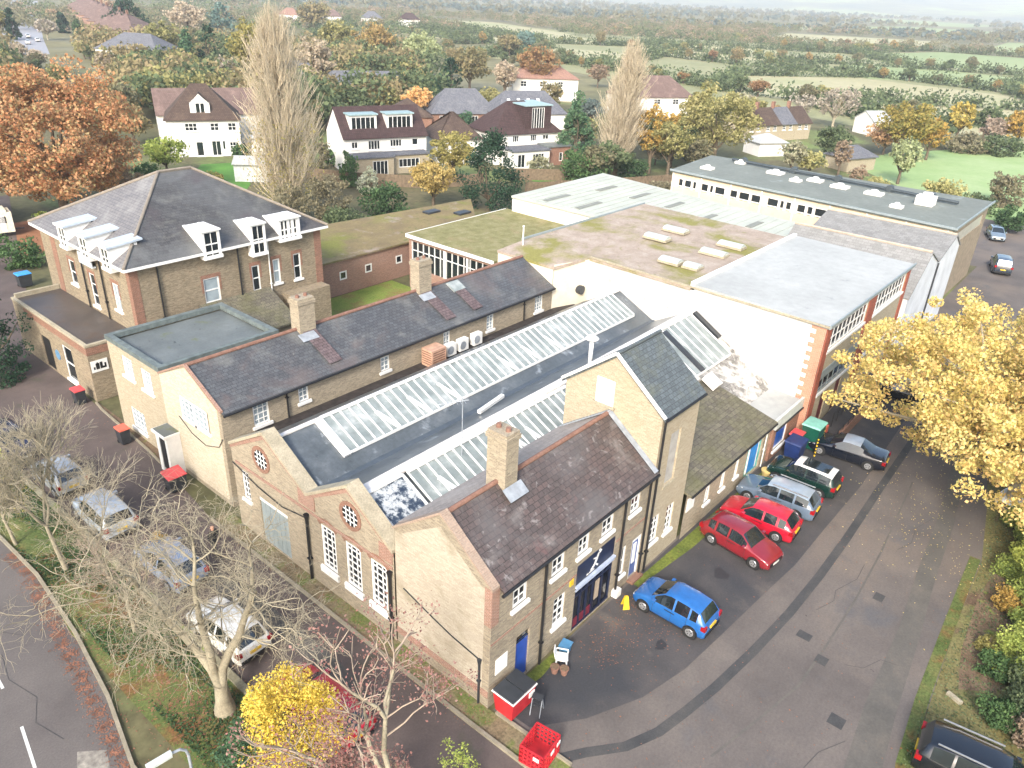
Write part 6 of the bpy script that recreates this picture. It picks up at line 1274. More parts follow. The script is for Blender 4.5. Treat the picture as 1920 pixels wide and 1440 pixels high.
def poplar(x, y, h, r, label, seed, lean=(0, 0), twm=None, leafcol='goldolive', nleaf=2500):
    rng = np.random.default_rng(seed); t = thing('poplar_tree', label, 'tree', (x, y, 0), 'leafless poplars', 0, local=True)
    L = np.array([lean[0], lean[1], 0.]); segs = []; ns = 10
    for i in range(ns): segs.append((L*h*(i/ns)+[0, 0, h*.92*i/ns], L*h*((i+1)/ns)+[0, 0, h*.92*(i+1)/ns], .34*(1-i/ns)+.03, .34*(1-(i+1)/ns)+.03))
    prof = lambda z: r*max(.05, math.sin(math.pi*min(1, max(0, z))**.75))**.62
    for i in range(820):
        z0 = rng.uniform(.04, .86); a = rng.uniform(0, 2*np.pi); l = h*rng.uniform(.14, .34)*(1.1-z0*.5); p = L*h*z0+np.array([0, 0, h*z0]); out = prof(min(.99, z0+l/h*.6))*rng.uniform(.35, 1.05)
        d = np.array([math.cos(a), math.sin(a), 0]); pts = [p]
        for k in (1, 2, 3, 4):
            f = k/4; pts.append(p+L*l*f+d*out*f**.6+np.array([0, 0, l*f**1.25])+rng.normal(size=3)*.12)
        for k in range(4): segs.append((pts[k], pts[k+1], .045*(1-k/5)+.012, .045*(1-(k+1)/5)+.012))
        for _ in range(6):
            k = rng.integers(1, 4); q = pts[k]; e = q+np.array([rng.normal()*.35, rng.normal()*.35, rng.uniform(.6, 1.7)])*(h/20); segs.append((q, (q+e)/2+rng.normal(size=3)*.06, .02, .017)); segs.append((segs[-1][1], e, .017, .009))
    V, F = tubes(segs, 3); quick('branches', V, F, twm or M_TWIGT, t)
    P = []
    for i in range(nleaf):
        z = rng.uniform(.03, .5)**1.0; a = rng.uniform(0, 2*np.pi); rr = prof(z)*rng.uniform(.3, 1); P.append((rr*math.cos(a)+L[0]*h*z, rr*math.sin(a)+L[1]*h*z, h*z))
    V, F = leafgeo(np.array(P), .13, rng); quick('last_leaves', V, F, LEAF[leafcol], t)
    return t
for i, (k, x, y, h, r, c, l) in enumerate(TREES):
    if k == 'poplar': poplar(x, y, h*1.0, r*1.02, l, 5+i, (0, 0) if i < 6 else (.035, -.075), M_TWIGT, 'goldolive' if i < 6 else 'tanpink', 2600 if i < 6 else 300)
    else:
        if 'huge' in l: tree(k, x, y, h*.95, r*1.2, c, l, n=46000, leaf=.19, seed=i)
        else: tree(k, x, y, h, r, c, l, seed=i)
# near yellow tree on the right
rng = np.random.default_rng(41)
yt = thing('yellow_oak_tree', 'large golden yellow tree overhanging the car park at the right edge', 'tree', (47.0, .9, 0), None, 0, local=True)
P, c = crown(rng, 125000, 12.6, 1.8, 12.8, 800, .055, fill=.10); V, F = leafgeo(P, .10, rng); quick('crown', V, F, LEAF['yellow'], yt)
V, F = tubes(limbs(rng, c, 3.6, .34, 60), 8); quick('trunk', V, F, M_BARKP, yt, True)
# bare trees
def bare(name, x, y, label, seed, levels, l0, r0, spread, twm, lean=(0, 0, 1), kids=3, curl=.35, droop=0.0, buds=None, mult=.74, tsides=4, rmin=.007, group=None, nb=6000, budsize=.05, twin=None, side=.55):
    rng = np.random.default_rng(seed); t = thing(name, label, 'tree', (x, y, 0), group, 0, local=True); segs = []; tips = []
    def grow(p, d, l, r, lv):
        n = 4 if lv > 1 else 3; q = p
        for i in range(n):
            d = d+rng.normal(size=3)*curl*.5*(1 if lv < levels else .3); d[2] += (.10 if lv > 2 else -droop); d /= np.linalg.norm(d); e = q+d*l/n; ra = r*(1-.35*i/n); rb = r*(1-.35*(i+1)/n); segs.append((q, e, ra, rb)); q = e
            if lv > 0 and i >= 1 and rng.random() < side:
                v = rng.normal(size=3); v -= v.dot(d)*d; v /= np.linalg.norm(v); dd = d*.5+v*spread; dd /= np.linalg.norm(dd); grow(q, dd, l*mult*rng.uniform(.5, .9), max(rmin, rb*.5), lv-1)
        if lv == 0: tips.append(q); return
        k = kids if lv < levels else kids
        for _ in range(k):
            v = rng.normal(size=3); v -= v.dot(d)*d; v /= np.linalg.norm(v); dd = d*.85+v*spread*rng.uniform(.5, 1.1); dd /= np.linalg.norm(dd); grow(q, dd, l*mult*rng.uniform(.75, 1.15), max(rmin, r*.60), lv-1)
    if twin:
        segs.append((np.zeros(3), np.array([0, 0, .5]), r0*1.35, r0*1.0)); segs.append((np.array([0, 0, .5]), np.array([0, 0, 1.45]), r0*1.0, r0*.74))
        for v in twin:
            q = np.array([0, 0, 1.15]); d = np.array(v, float); d /= np.linalg.norm(d)
            for i in range(7):
                d = d+rng.normal(size=3)*.17; d[2] += .12; d /= np.linalg.norm(d); e = q+d*.85; segs.append((q, e, r0*.62*(1-i*.1), r0*.62*(1-(i+1)*.1))); q = e
                if i >= 1:
                    for _ in range(2):
                        w = rng.normal(size=3); w -= w.dot(d)*d; w /= np.linalg.norm(w); w[2] += .15; dd = d*.35+w; dd /= np.linalg.norm(dd); grow(q, dd, l0*rng.uniform(.75, 1.25), r0*.13, levels-1)
            grow(q, d, l0*.8, r0*.18, levels-1)
    else: grow(np.zeros(3), np.array(lean, float), l0, r0, levels)
    big = [s for s in segs if s[2] > .05]; small = [s for s in segs if s[2] <= .05]
    V, F = tubes(big, 8); quick('trunk', V, F, M_BARKP, t, True); V, F = tubes(small, 3); quick('twigs', V, F, twm, t)
    if buds:
        tp = np.array(tips); k = rng.integers(0, len(tp), nb); Pp = tp[k]+rng.normal(size=(nb, 3))*.16; V, F = leafgeo(Pp, budsize, rng); quick('last_leaves', V, F, LEAF[buds], t)
    return t
bare('bare_tree', 9.3, 21.3, 'big leafless tree with twin pale limbs rising over the white hatchback', 4, 5, 1.6, .33, .72, M_TWIGG, (.02, .05, 1), 2, .5, .10, None, .76, rmin=.0048, twin=[(-.02, .45, 1), (.30, .12, 1), (-.12, .75, .9)], side=.66, group='leafless trees on the verge')
bare('bare_tree', 8.6, 34.0, 'pale leafless young tree with dense straight twigs at the left', 9, 5, 2.6, .12, .6, M_TWIGG, (-.1, .1, 1), 4, .2, 0, None, .74, rmin=.006, group='leafless trees on the verge')
bare('bare_tree', 7.7, 37.6, 'leafless twiggy tree beside the light grey car at the left edge', 12, 5, 1.6, .09, .55, M_TWIGG, (-.1, .1, 1), 4, .18, 0, 'goldolive', .76, rmin=.009, group='leafless trees on the verge', nb=1500, budsize=.06)
bare('bare_tree', 9.6, 31.5, 'pale leafless tree between the grey blue hatchback and the road verge', 23, 5, 2.0, .09, .6, M_TWIGG, (-.15, .1, 1), 3, .25, 0, None, .76, rmin=.006, group='leafless trees on the verge')
bare('bare_tree', 8.9, 27.8, 'leafless pinkish twig tree between the parked cars and the left road', 15, 5, 2.0, .10, .6, M_TWIGP, (.05, 0, 1), 3, .3, 0, None, .75, rmin=.006, group='leafless trees on the verge')
bare('bare_tree', 9.5, 11.7, 'pale barked tree with reddish buds in front of the house gable', 33, 4, 3.9, .17, .66, M_TWIGP, (.0, .0, 1), 3, .38, 0, 'redbud', .66, rmin=.008, group='leafless trees on the verge', nb=5500, budsize=.05)
# foreground shrubs
tree('bush', 9.95, 17.6, 4.6, 2.45, 'shrubyellow', 'bright yellow leafed shrub in front of the red estate', n=19000, leaf=.05, seed=71, name='yellow_shrub')
tree('bush', 8.6, 18.4, 2.6, 1.3, 'green3', 'blue green shrub left of the bright yellow shrub', n=5000, leaf=.05, seed=72)
tree('bush', 12.9, 12.2, 3.0, 1.0, 'ltgreen', 'thin pale green shrub near the red lattice crate', n=1200, leaf=.05, seed=73)
tree('bush', 10.9, 13.2, 2.5, 1.5, 'rustp', 'russet leafed shrub below the pale barked tree', n=2500, leaf=.05, seed=74)
tree('bush', 9.0, 44.5, 2.2, 1.6, 'yellowg', 'yellow green shrub at the left edge by the navy hatchback', n=4000, leaf=.06, seed=75)
tree('bush', 12.2, 31.9, 1.5, .6, 'gold', 'small gold bush beside the grey blue hatchback', n=800, leaf=.06, seed=76)
_k = 0
for x, y, h, r, c, l in [(47, -3.5, 2.6, 2.0, 'yellowg', 'yellow green bush under the golden tree'), (44.2, -1.2, 2.2, 1.7, 'ltgreen', 'bright light green bush nearest the golden tree edge'), (41.5, -1.6, 2.4, 1.8, 'yellowg', 'lime bush at the right edge between two green ones'),
    (39.2, -2.2, 2.4, 1.9, 'ltgreen', 'light green bush on the earthy bank'), (36.8, -1.9, 1.5, 1.3, 'ltgreen', 'dull green bush behind the earthy patch'), (35.2, -3.3, 2.4, 1.9, 'ltgreen', 'tall light green bush at the right edge above the bramble'),
    (33.2, -2.4, 1.7, 1.5, 'ltgreen', 'green bramble beside the bare earth'), (31.4, -2.9, 1.9, 1.6, 'green2', 'darker green bramble at the right edge'), (30.0, -1.9, 1.1, 1.0, 'green', 'small green bramble near the black off-road car'),
    (29.6, -3.6, 1.8, 1.4, 'rustp', 'russet bramble at the lower right edge'), (34.0, -.6, .5, .6, 'goldolive', 'low yellow tuft on the bare earth'), (50.5, -2.0, 2.6, 2.1, 'green2', 'dull green bush behind the golden tree trunk'),
    (42.5, -3.6, 3.0, 2.3, 'ltgreen', 'tall pale green bush behind the bright light green one'), (38.0, -4.6, 3.2, 2.4, 'yellowg', 'tall lime bush at the back of the bank'), (34.0, -5.0, 3.0, 2.4, 'green2', 'tall dull green bush at the back of the bank'),
    (31.2, -5.0, 2.6, 2.2, 'ltgreen', 'pale green bush behind the russet bramble'), (40.6, -.5, 1.1, 1.0, 'ltgreen', 'small light green bush nearest the worn asphalt'), (37.6, -.9, 1.0, .9, 'gold', 'small gold leafed bush on the bank edge'),
    (45.6, -.2, 1.4, 1.2, 'ltgreen', 'light green bush at the foot of the golden tree'), (28.9, -5.2, 2.0, 1.7, 'green3', 'dark green bramble beyond the black off-road car'), (32.6, -1.2, .9, .8, 'green', 'small green nettle clump on the earth')]:
    tree('bush', x, y, h*1.15, r*1.3, c, l, n=int(4200*r*r)+600, leaf=.065, seed=100+_k, group='bushes on the right bank'); _k += 1
sheet('bare_earth_patch', [(30.5, -.2), (33, .25), (37.5, .5), (40, .3), (40, -1.4), (36, -2.2), (31.5, -1.6)], .014, M_EARTH)
bk = MB()
for x, y, a in ((29.8, -.2, 1.2),): bk.obox((x, y, .08), (math.cos(a), math.sin(a), 0), (-math.sin(a), math.cos(a), 0), (0, 0, 1), .32, .09, .07)
tag(bk.build('edging_stone', M_STONE), 'pale broken kerb stone at the lower end of the bare earth patch', 'stone')
# fallen leaves
def litter(name, label, C, n, spread, col, size, seed):
    r = np.random.default_rng(seed); C = np.array(C, float); k = r.integers(0, len(C), n); P = np.zeros((n, 3)); P[:, :2] = C[k, :2]+r.normal(size=(n, 2))*C[k, 2:3]*spread; P[:, 2] = .022+r.uniform(0, .02, n)
    V, F = leafgeo(P, size, r); V[:, 2] = .018+np.abs(V[:, 2]-.03)*.25; o = quick(name, V, F, col); o['kind'] = 'stuff'; o['label'] = label
litter('fallen_leaves', 'brown leaves in the road gutter', [(5.45+.10*i-(0.0 if i < 18 else .09*(i-18)*1.0), 21+i*.75, .12) for i in range(22)], 3800, 1.6, M_LEAFR, .05, 1)
litter('fallen_leaves', 'rusty leaves on the verge', [(8.7, 20+i*1.1, .9) for i in range(14)], 6000, 1.0, M_LEAFR, .05, 2)
litter('fallen_leaves', 'brown leaves on the bay asphalt', [(28, 4, 6), (23.6, 12.3, .5), (22.5, 11.4, .8), (22, 12.2, .5), (24.6, 11.0, .7), (25.2, 12.9, .4), (20, 9, 2.5), (30, 5, 5), (38, 5, 6), (44, 4, 4)], 1300, 1.0, M_LEAFR, .045, 3)
litter('fallen_leaves', 'yellow leaves under the golden tree', [(44, 4, 3), (48, 5, 3), (40, 3, 2)], 700, 1.0, LEAF['yellow'], .05, 4)
litter('fallen_leaves', 'leaves on the drive and soil border', [(15.8, 14+i*1.6, .4) for i in range(11)]+[(14, 30, 2.5), (16, 47, 1)], 1500, 1.0, M_LEAFR, .04, 5)
# grass tufts on verges
r = np.random.default_rng(8); n = 26000
P = np.zeros((n, 3)); P[:, 0] = r.uniform(7.5, 10.1, n); P[:, 1] = r.uniform(15, 46, n); P[:, 2] = .05
msk = (np.sin(P[:, 0]*2.1)+np.sin(P[:, 1]*.9+P[:, 0])+r.normal(size=n)*.5) > -.3; P = P[msk]; V, F = leafgeo(P, .055, r); V[:, 2] = np.abs(V[:, 2]); o = quick('verge_grass_tufts', V, F, LEAF['dkgreen2']); o['kind'] = 'stuff'; o['label'] = 'short grass on the verge'
n = 9000; P = np.zeros((n, 3)); P[:, 0] = r.uniform(21, 46, n); P[:, 1] = r.uniform(-4.5, .6, n)+np.clip((P[:, 0]-36)*.09, 0, 1.2); P[:, 2] = .05; V, F = leafgeo(P, .05, r); V[:, 2] = np.abs(V[:, 2]); o = quick('bank_grass', V, F, LEAF['green2']); o['kind'] = 'stuff'; o['label'] = 'rough grass on the right bank'

# ------------------------------------------------------------------ houses behind
def house(name, label, a, b_, depth, eave, rz, wallm, roofm, hip=True, wins=(), z0=0, group=None, chim=0, over=.35, hipin=None):
    """a,b front corners seen from outside left to right"""
    a, b_ = Vector((a[0], a[1], 0)), Vector((b_[0], b_[1], 0)); d = (b_-a).normalized(); inn = Vector((-d.y, d.x, 0)); L = (b_-a).length; c = (a+b_)/2+inn*depth/2
    t = thing(name, label, 'house', (c.x, c.y, 0), group); A, B = (a.x, a.y), (b_.x, b_.y); C_, D_ = b_+inn*depth, a+inn*depth
    m = MB(); wall(m, A, B, 0, eave, [w[:4] for w in wins]); wall(m, B, (C_.x, C_.y), 0, eave); wall(m, (C_.x, C_.y), (D_.x, D_.y), 0, eave); wall(m, (D_.x, D_.y), A, 0, eave)
    hi = (hipin if hipin is not None else depth/2) if hip else 0
    r0 = a+inn*depth/2+d*hi; r1 = b_+inn*depth/2-d*hi
    if not hip:
        for p, q, s in ((a, D_, r0), (C_, b_, r1)): m.poly((p.x, p.y, eave), (q.x, q.y, eave), (s.x, s.y, rz)) if s is r1 else m.poly((q.x, q.y, eave), (p.x, p.y, eave), (s.x, s.y, rz))
    m.build('wall', wallm, t)
    o = over; zo = eave-.12
    e = [a-d*(o if hip else .15)-inn*o, b_+d*(o if hip else .15)-inn*o, C_+d*(o if hip else .15)+inn*o, D_-d*(o if hip else .15)+inn*o]; q = lambda v, z: (v.x, v.y, z)
    if not hip: r0 = r0-d*.15; r1 = r1+d*.15
    Q = [[q(e[0], zo), q(e[1], zo), q(r1, rz), q(r0, rz)], [q(e[2], zo), q(e[3], zo), q(r0, rz), q(r1, rz)]]
    if hip: Q += [[q(e[1], zo), q(e[2], zo), q(r1, rz)], [q(e[3], zo), q(e[0], zo), q(r0, rz)]]
    rf = rooftop(t, Q, roofm, .12)
    for w in wins: window(t, A, B, *w[:4], w[4] if len(w) > 4 else 2, w[5] if len(w) > 5 else 2, fr=.1, bar=.08, sill=True)
    for i in range(chim):
        p = r0+(r1-r0)*(.15+.7*i); m = MB(); m.box(p.x-.4, p.x+.4, p.y-.3, p.y+.3, rz-.6, rz+1.1); m.build('chimney', M_RED, rf)
    return t, d, inn, a, b_
def flat_ext(t, a, d, inn, u0, u1, out, z, wallm, roofm, wins=(), name='extension', glassm=None):
    p = a+d*u0-inn*out; p1 = a+d*u1-inn*out; m = MB(); A, B = (p.x, p.y), (p1.x, p1.y); q0 = a+d*u0; q1 = a+d*u1
    wall(m, A, B, 0, z, [w[:4] for w in wins]); wall(m, (q0.x, q0.y), A, 0, z); wall(m, B, (q1.x, q1.y), 0, z); o = m.build(name, wallm, t)
    m = MB(); e = .2; P = [p-d*e-inn*e, p1+d*e-inn*e, q1+d*e, q0-d*e]; m.slab([(v.x, v.y, z+.2) for v in P], .2); m.build('flat_roof', roofm, o)
    for w in wins: window(t, A, B, *w[:4], w[4], w[5], fr=.1, bar=.08, sill=False)
    return o
def box_dormer(t, a, d, inn, u0, u1, back0, depth, z0, z1, facem, roofm, nx, name='dormer', glassm=None, margin=.25):
    p = a+d*u0+inn*back0; p1 = a+d*u1+inn*back0; m = MB(); A, B = (p.x, p.y), (p1.x, p1.y); w = u1-u0
    hl = [(margin, w-margin, z0+.2, z1-.25)]
    wall(m, A, B, z0, z1, hl); q0, q1 = p+inn*depth, p1+inn*depth; wall(m, (q0.x, q0.y), A, z0, z1); wall(m, B, (q1.x, q1.y), z0, z1); o = m.build(name, facem, t)
    m = MB(); e = .2; m.slab([(v.x, v.y, z1+.18) for v in (p-d*e-inn*e, p1+d*e-inn*e, q1+d*e, q0-d*e)], .18); m.build('dormer_roof', roofm, o)
    window(o, A, B, *hl[0], nx, 1, fr=.1, bar=.1, sill=False); return o
# white house with the gable dormer
t, d, inn, a, b_ = house('white_house', 'white rendered house with brown hipped roof and a gabled dormer', (59.6, 119.9), (68.9, 114.7), 9, 5.7, 10.4, M_WHITER, M_TILEB, True,
    [(2.6, 4.4, 3.9, 5.1, 3, 2), (6.3, 7.6, 3.9, 5.1, 2, 2), (8.9, 10.2, 3.9, 5.1, 2, 2), (3.9, 5.0, .1, 2.3, 1, 1), (6.2, 7.6, .1, 2.4, 2, 1), (7.8, 8.3, 1.0, 2.4, 1, 1), (8.9, 10.3, 1.0, 2.2, 3, 2)], hipin=4.2)
m = MB(); p = a+d*3.7+inn*.6; p1 = p+d*2.9; A, B = (p.x, p.y), (p1.x, p1.y); wall(m, A, B, 6.0, 8.0, [(.8, 2.2, 6.4, 8.0)]); mid = (p+p1)/2; m.poly((p.x, p.y, 8.0), (p1.x, p1.y, 8.0), (mid.x, mid.y, 9.3))
q0, q1 = p+inn*3, p1+inn*3; wall(m, (q0.x, q0.y), A, 6, 8); wall(m, B, (q1.x, q1.y), 6, 8); dm = m.build('dormer', M_WHITER, t); window(dm, A, B, .8, 2.2, 6.4, 8.0, 2, 1, fr=.1, bar=.16, sill=False)
m = MB(); mq = mid+inn*4.2; m.slab([(p.x, p.y, 7.95), (mid.x, mid.y, 9.4), (mq.x, mq.y, 9.4), (q0.x, q0.y, 7.95)], .1); m.slab([(p1.x, p1.y, 7.95), (mid.x, mid.y, 9.4), (mq.x, mq.y, 9.4), (q1.x, q1.y, 7.95)], .1); m.build('dormer_roof', M_TILEB, dm)
house('red_tiled_house', 'red tiled roof house peeping out behind the white house', (63.0, 129.5), (78.0, 122.5), 8, 5.0, 8.6, M_WHITER, M_TILEP, False)
g, *_ = house('garden_shed', 'pale grey garden shed beside the lawn', (58.2, 99.6), (61.4, 96.4), 3.2, 2.6, 3.3, plain('pale_grey_boards', '#b8bcba', .7), M_FELTPALE, False)
house('white_garage', 'low white garage right of the white house', (70.6, 114.5), (75.2, 111.8), 6, 2.8, 3.6, M_WHITER, M_FELTPALE, True)
# house with two big box dormers
t, d, inn, a, b_ = house('dormered_house', 'white house with dark roof and two wide boxed dormers', (73.4, 94.4), (85.9, 89.9), 8, 5.1, 9.0, M_WHITER, M_TILED, False,
    [(1.2, 2.2, 3.5, 4.5, 2, 1), (3.8, 5.7, 3.2, 4.6, 4, 1), (7.3, 9.2, 3.5, 4.6, 4, 1), (10.9, 11.9, 3.6, 4.6, 1, 1)])
box_dormer(t, a, d, inn, 1.4, 5.6, .9, 4, 5.7, 8.1, M_WHITER, plain('pale_teal_flat_roof', '#8fa6a8', .5), 5); box_dormer(t, a, d, inn, 7.2, 11.4, .9, 4, 5.7, 8.1, M_WHITER, MATS['pale_teal_flat_roof'], 5)
flat_ext(t, a, d, inn, .3, 6.4, 3.6, 2.7, M_CREAMB, M_TILEG, [(2.8, 5.2, .2, 2.3, 4, 1)]); flat_ext(t, a, d, inn, 6.8, 12.6, 2.6, 2.7, M_CREAMB, M_TILEG, [(.8, 4.2, .9, 2.2, 5, 1)])
# house with tile hung dormer
t, d, inn, a, b_ = house('tile_hung_house', 'white house with dark brown hipped roof and tall tile hung dormer', (96.2, 84.6), (107.8, 80.6), 9, 4.9, 9.3, M_WHITER, M_TILED, True, [(3.2, 4.4, 3.4, 4.5, 3, 1), (6.6, 7.8, 3.4, 4.5, 3, 1), (9.0, 10.2, 3.6, 4.4, 2, 1)])
box_dormer(t, a, d, inn, 5.6, 10.6, .3, 6, 5.0, 8.9, M_TILED, MATS['pale_teal_flat_roof'], 5, margin=1.3)
flat_ext(t, a, d, inn, 1.0, 7.8, 4.2, 2.7, M_WHITER, M_TILEG, [(.8, 2.2, .2, 2.3, 2, 1), (3.6, 5.8, .1, 2.3, 4, 1)]); flat_ext(t, a, d, inn, 8.2, 12.5, 3.2, 2.9, M_RED, M_FELTG, [(2.2, 2.9, .6, 2.0, 1, 1)])
house('hipped_house', 'brown hipped roof house left of the tile hung dormer', (89.0, 90.4), (95.6, 87.2), 8, 4.0, 7.6, M_WHITER, M_TILEB, True)
house('bungalow', 'brown grey roofed bungalow behind the orange tree', (104.5, 119.5), (111.5, 115.0), 8, 2.7, 5.6, M_RED, M_TILEB, True, [(1, 3, 1, 2.2, 3, 1)], group='bungalows')
house('bungalow', 'wide grey brown roofed bungalow with white windows', (114.5, 118.0), (126.0, 110.6), 9, 2.8, 7.0, M_RED, M_TILEG, True, [(1.5, 4, .8, 2.2, 4, 1), (7, 9.6, .8, 2.2, 4, 1)], group='bungalows', hipin=3.6)
t, d, inn, a, b_ = house('bungalow', 'dark blue grey roof with a row of four rooflights', (122.0, 106.8), (135.5, 100.0), 9, 3.3, 7.2, M_WHITER, M_TILEG, True, group='bungalows', hipin=3)
for i in range(4):
    p = a+d*(3.2+i*2.2)+inn*2.4; m = MB(); m.obox((p.x, p.y, 5.55), d, (inn*.75+Vector((0, 0, .65))), (-inn*.65+Vector((0, 0, .75))), .3, .45, .06); m.build('rooflight', M_WHITE, t)
house('bungalow', 'long pale grey roofed bungalow farthest in the row', (120.0, 163.5), (141.5, 151.0), 9, 2.9, 6.2, M_WHITER, M_TILEG, True, group='bungalows', wins=[(14, 16, 1, 2.2, 2, 1), (20, 22, 1, 2.2, 2, 1)])
house('bungalow', 'pale grey ridge roof bungalow left in the far row', (116.0, 186.0), (133.0, 176.5), 9, 3.0, 6.8, M_WHITER, M_TILEG, True, group='bungalows')
house('bungalow', 'small dark roofed garage block before the far bungalows', (117.5, 150.5), (126.5, 145.0), 7, 2.7, 4.9, M_WHITER, M_TILEG, True, group='bungalows', wins=[(1, 3, 1, 2.1, 2, 1), (5, 7, 1, 2.1, 2, 1)])
house('white_house', 'white house with orange roof beside the pale field', (162.5, 137.5), (176.0, 126.5), 9, 5.6, 8.4, M_WHITER, M_TILEO, True, [(2, 3.6, 3.4, 4.8), (7, 8.8, 3.4, 4.8), (12, 13.4, 3.4, 4.8), (7, 8.4, .8, 2.2)])
house('white_house', 'white house with pinkish roof between the poplar and the olive tree', (161.0, 102.5), (176.5, 93.0), 9, 4.8, 9.0, M_WHITER, M_TILEP, True, [(3, 4.6, 3, 4.2), (8, 9.8, 3, 4.2), (13, 14.6, 3, 4.2)], chim=1)
for i in range(4):
    x0, y0 = 154+i*4.3, 68.0-i*1.6; house('terraced_house', ['white fronted terraced house nearest the olive tree', 'second terraced house from the olive tree', 'third terraced house from the olive tree', 'last terraced house beside the pale leafless trees'][i], (x0, y0), (x0+4.2, y0-1.6), 7, 3.4, 6.2, M_CREAMB, [M_TILED, M_TILEB, M_TILEG, M_TILEB][i], False, [(.8, 1.7, 2.1, 3.1), (2.7, 3.6, 2.1, 3.1)], group='row of terraced houses', chim=1)
house('white_cottage', 'low white cottage in front of the terraced houses', (141.5, 59.5), (146.5, 56.5), 5, 2.6, 3.8, M_WHITER, M_FELTPALE, True)
house('pavilion', 'small grey roofed pavilion at the field edge', (141.0, 43.0), (147.5, 40.5), 5, 2.4, 4.0, M_CREAMB, M_TILEG, True)
house('white_gabled_house', 'pale gabled house right of the leafless trees', (188.0, 54.0), (193.0, 51.0), 6, 3.2, 5.0, M_WHITER, M_FELTPALE, False)
random.seed(5)
for i in range(9):
    x0, y0 = 143+i*9.5, 330+i*26.5; house('pink_tiled_house', 'pink tiled house along the far street, '+['nearest of the row', 'second from the near end', 'third from the near end', 'fourth from the near end', 'fifth from the near end', 'fourth from the far end', 'third from the far end', 'second from the far end', 'farthest of the row'][i], (x0, y0), (x0+7, y0-14), 16, 6.0, 11.5, M_REDW, M_TILEP, True, group='pink roofed houses along the far street', chim=1)
house('dark_slate_house', 'dark slate roofed house with pale dormers near the far street', (107, 251), (116, 232), 12, 5.5, 9.8, M_WHITER, M_TILEG, True)
for i, (x, y, c1) in enumerate([(352, 470, M_TILEP), (372, 452, M_TILEG), (392, 436, M_TILED), (330, 486, M_TILEO)]): house('far_house', ['far pink roofed house at the field top', 'far grey roofed house at the field top', 'far dark roofed house at the field top', 'far orange roofed house at the field top'][i], (x, y), (x+11, y-9), 10, 5, 9, M_WHITER, c1, True, group='far houses along the field top')
for i, (x, y) in enumerate([(129, 352), (133, 372), (121, 340), (150, 405)]):
    car('mpv', 'distant_car', ['white car on the far street nearest the orange tree', 'white van like car beyond it on the far street', 'pale car on the left side of the far street', 'farthest pale car on the far street'][i], 'car', x, y, 70, MATS['white_car_paint'])
# garden fence lines
def fence(name, label, pts, h, m):
    t = thing(name, label, 'fence', (pts[0][0], pts[0][1], 0)); b = MB()
    for p, q in zip(pts[:-1], pts[1:]): b.beam((p[0], p[1], h/2), (q[0], q[1], h/2), .04, h)
    b.build('fence_panel', m, t)
    for p in pts: b = MB(); b.box(p[0]-.06, p[0]+.06, p[1]-.06, p[1]+.06, 0, h+.1); b.build('post', m, t)
fence('garden_fence', 'brown board fence behind the mint roofed workshop', [(84, 68), (92, 64), (100, 60), (107, 57)], 1.8, M_WOOD)
fence('garden_fence', 'weathered fence along the lawn right of the tile hung house', [(90, 76), (96, 70), (104, 66)], 1.7, M_WOOD)
fence('garden_fence', 'dark fence between the gardens behind the willow', [(66, 96), (70, 88), (76, 80), (84, 76)], 1.7, M_WOOD)

# ------------------------------------------------------------------ far trees: prototypes copied one by one
protos = []
for i, (col, kind) in enumerate([('rust', 'round'), ('oliveor', 'round'), ('ochre', 'round'), ('green2', 'round'), ('farmix', 'round'), ('tanpink', 'round'), ('farblue', 'round'), ('olive', 'round')]):
    rng = np.random.default_rng(300+i); P, c = crown(rng, 1500, 5.0, 1.4, 10.0, 26, .30, fill=.4); V, F = leafgeo(P, .42, rng)
    q = quick('crown', V, F, LEAF[col]); V, F = tubes(limbs(rng, c, 2.6, .32, 7), 5); k = quick('trunk', V, F, M_BARK); protos.append((q.data, k.data, col)); bpy.data.objects.remove(q); bpy.data.objects.remove(k)
NAMES = {'rust': 'rust brown', 'oliveor': 'brown olive', 'ochre': 'ochre', 'green2': 'mid green', 'farmix': 'brown green', 'tanpink': 'pale tan', 'farblue': 'blue green', 'olive': 'olive'}
FT = {}
def proj(x, y, z):
    v = Vector((x, y, z-25.5)); d_ = v.dot(Rf); return (960+1440*v.dot(Rr)/d_, 720+1440*v.dot(Rd)/d_) if d_ > 1 else (-9e3, 0)
def far_tree(x, y, s, k, where, group):
    px, py = proj(x, y, 4)
    if not (-25 < px < 1945 and -8 < py < 1440): return
    cd, td, col = protos[k]; t = thing('hedgerow_tree', NAMES[col]+' tree '+where, 'tree', (x, y, 0), group, R(0, 6), local=True); t.scale = (s*R(.85, 1.15), s*R(.85, 1.15), s*R(.8, 1.05))
    FT.setdefault((NAMES[col], where), []).append((px, t))
    for nm, dd in (('crown', cd), ('trunk', td)):
        o = bpy.data.objects.new(nm, dd); COL.objects.link(o); o.parent = t
random.seed(11)
HEDGES = [([(228, 20), (236, 84), (243, 118), (262, 160), (272, 205), (290, 260)], 'in the hedge before the first pale field'), ([(296, 30), (345, 56), (360, 110), (352, 160), (360, 215)], 'in the hedge between two pale fields'),
 ([(372, 290), (400, 268), (420, 210), (398, 166), (430, 125), (455, 60)], 'in the second line of hedges'), ([(300, 300), (335, 300), (352, 440), (420, 560), (520, 620)], 'beside the long upper field'),
 ([(495, 205), (520, 175), (640, 160), (660, 60)], 'in the third line of hedges'), ([(500, 380), (560, 260), (640, 170)], 'behind the upper pale field'), ([(240, 262), (262, 236), (300, 252), (345, 266)], 'above the white house with orange roof'),
 ([(186, 38), (205, 52), (232, 84)], 'along the back edge of the playing field'), ([(150, 230), (200, 280), (260, 340), (310, 420)], 'between the far bungalows and the upper field')]
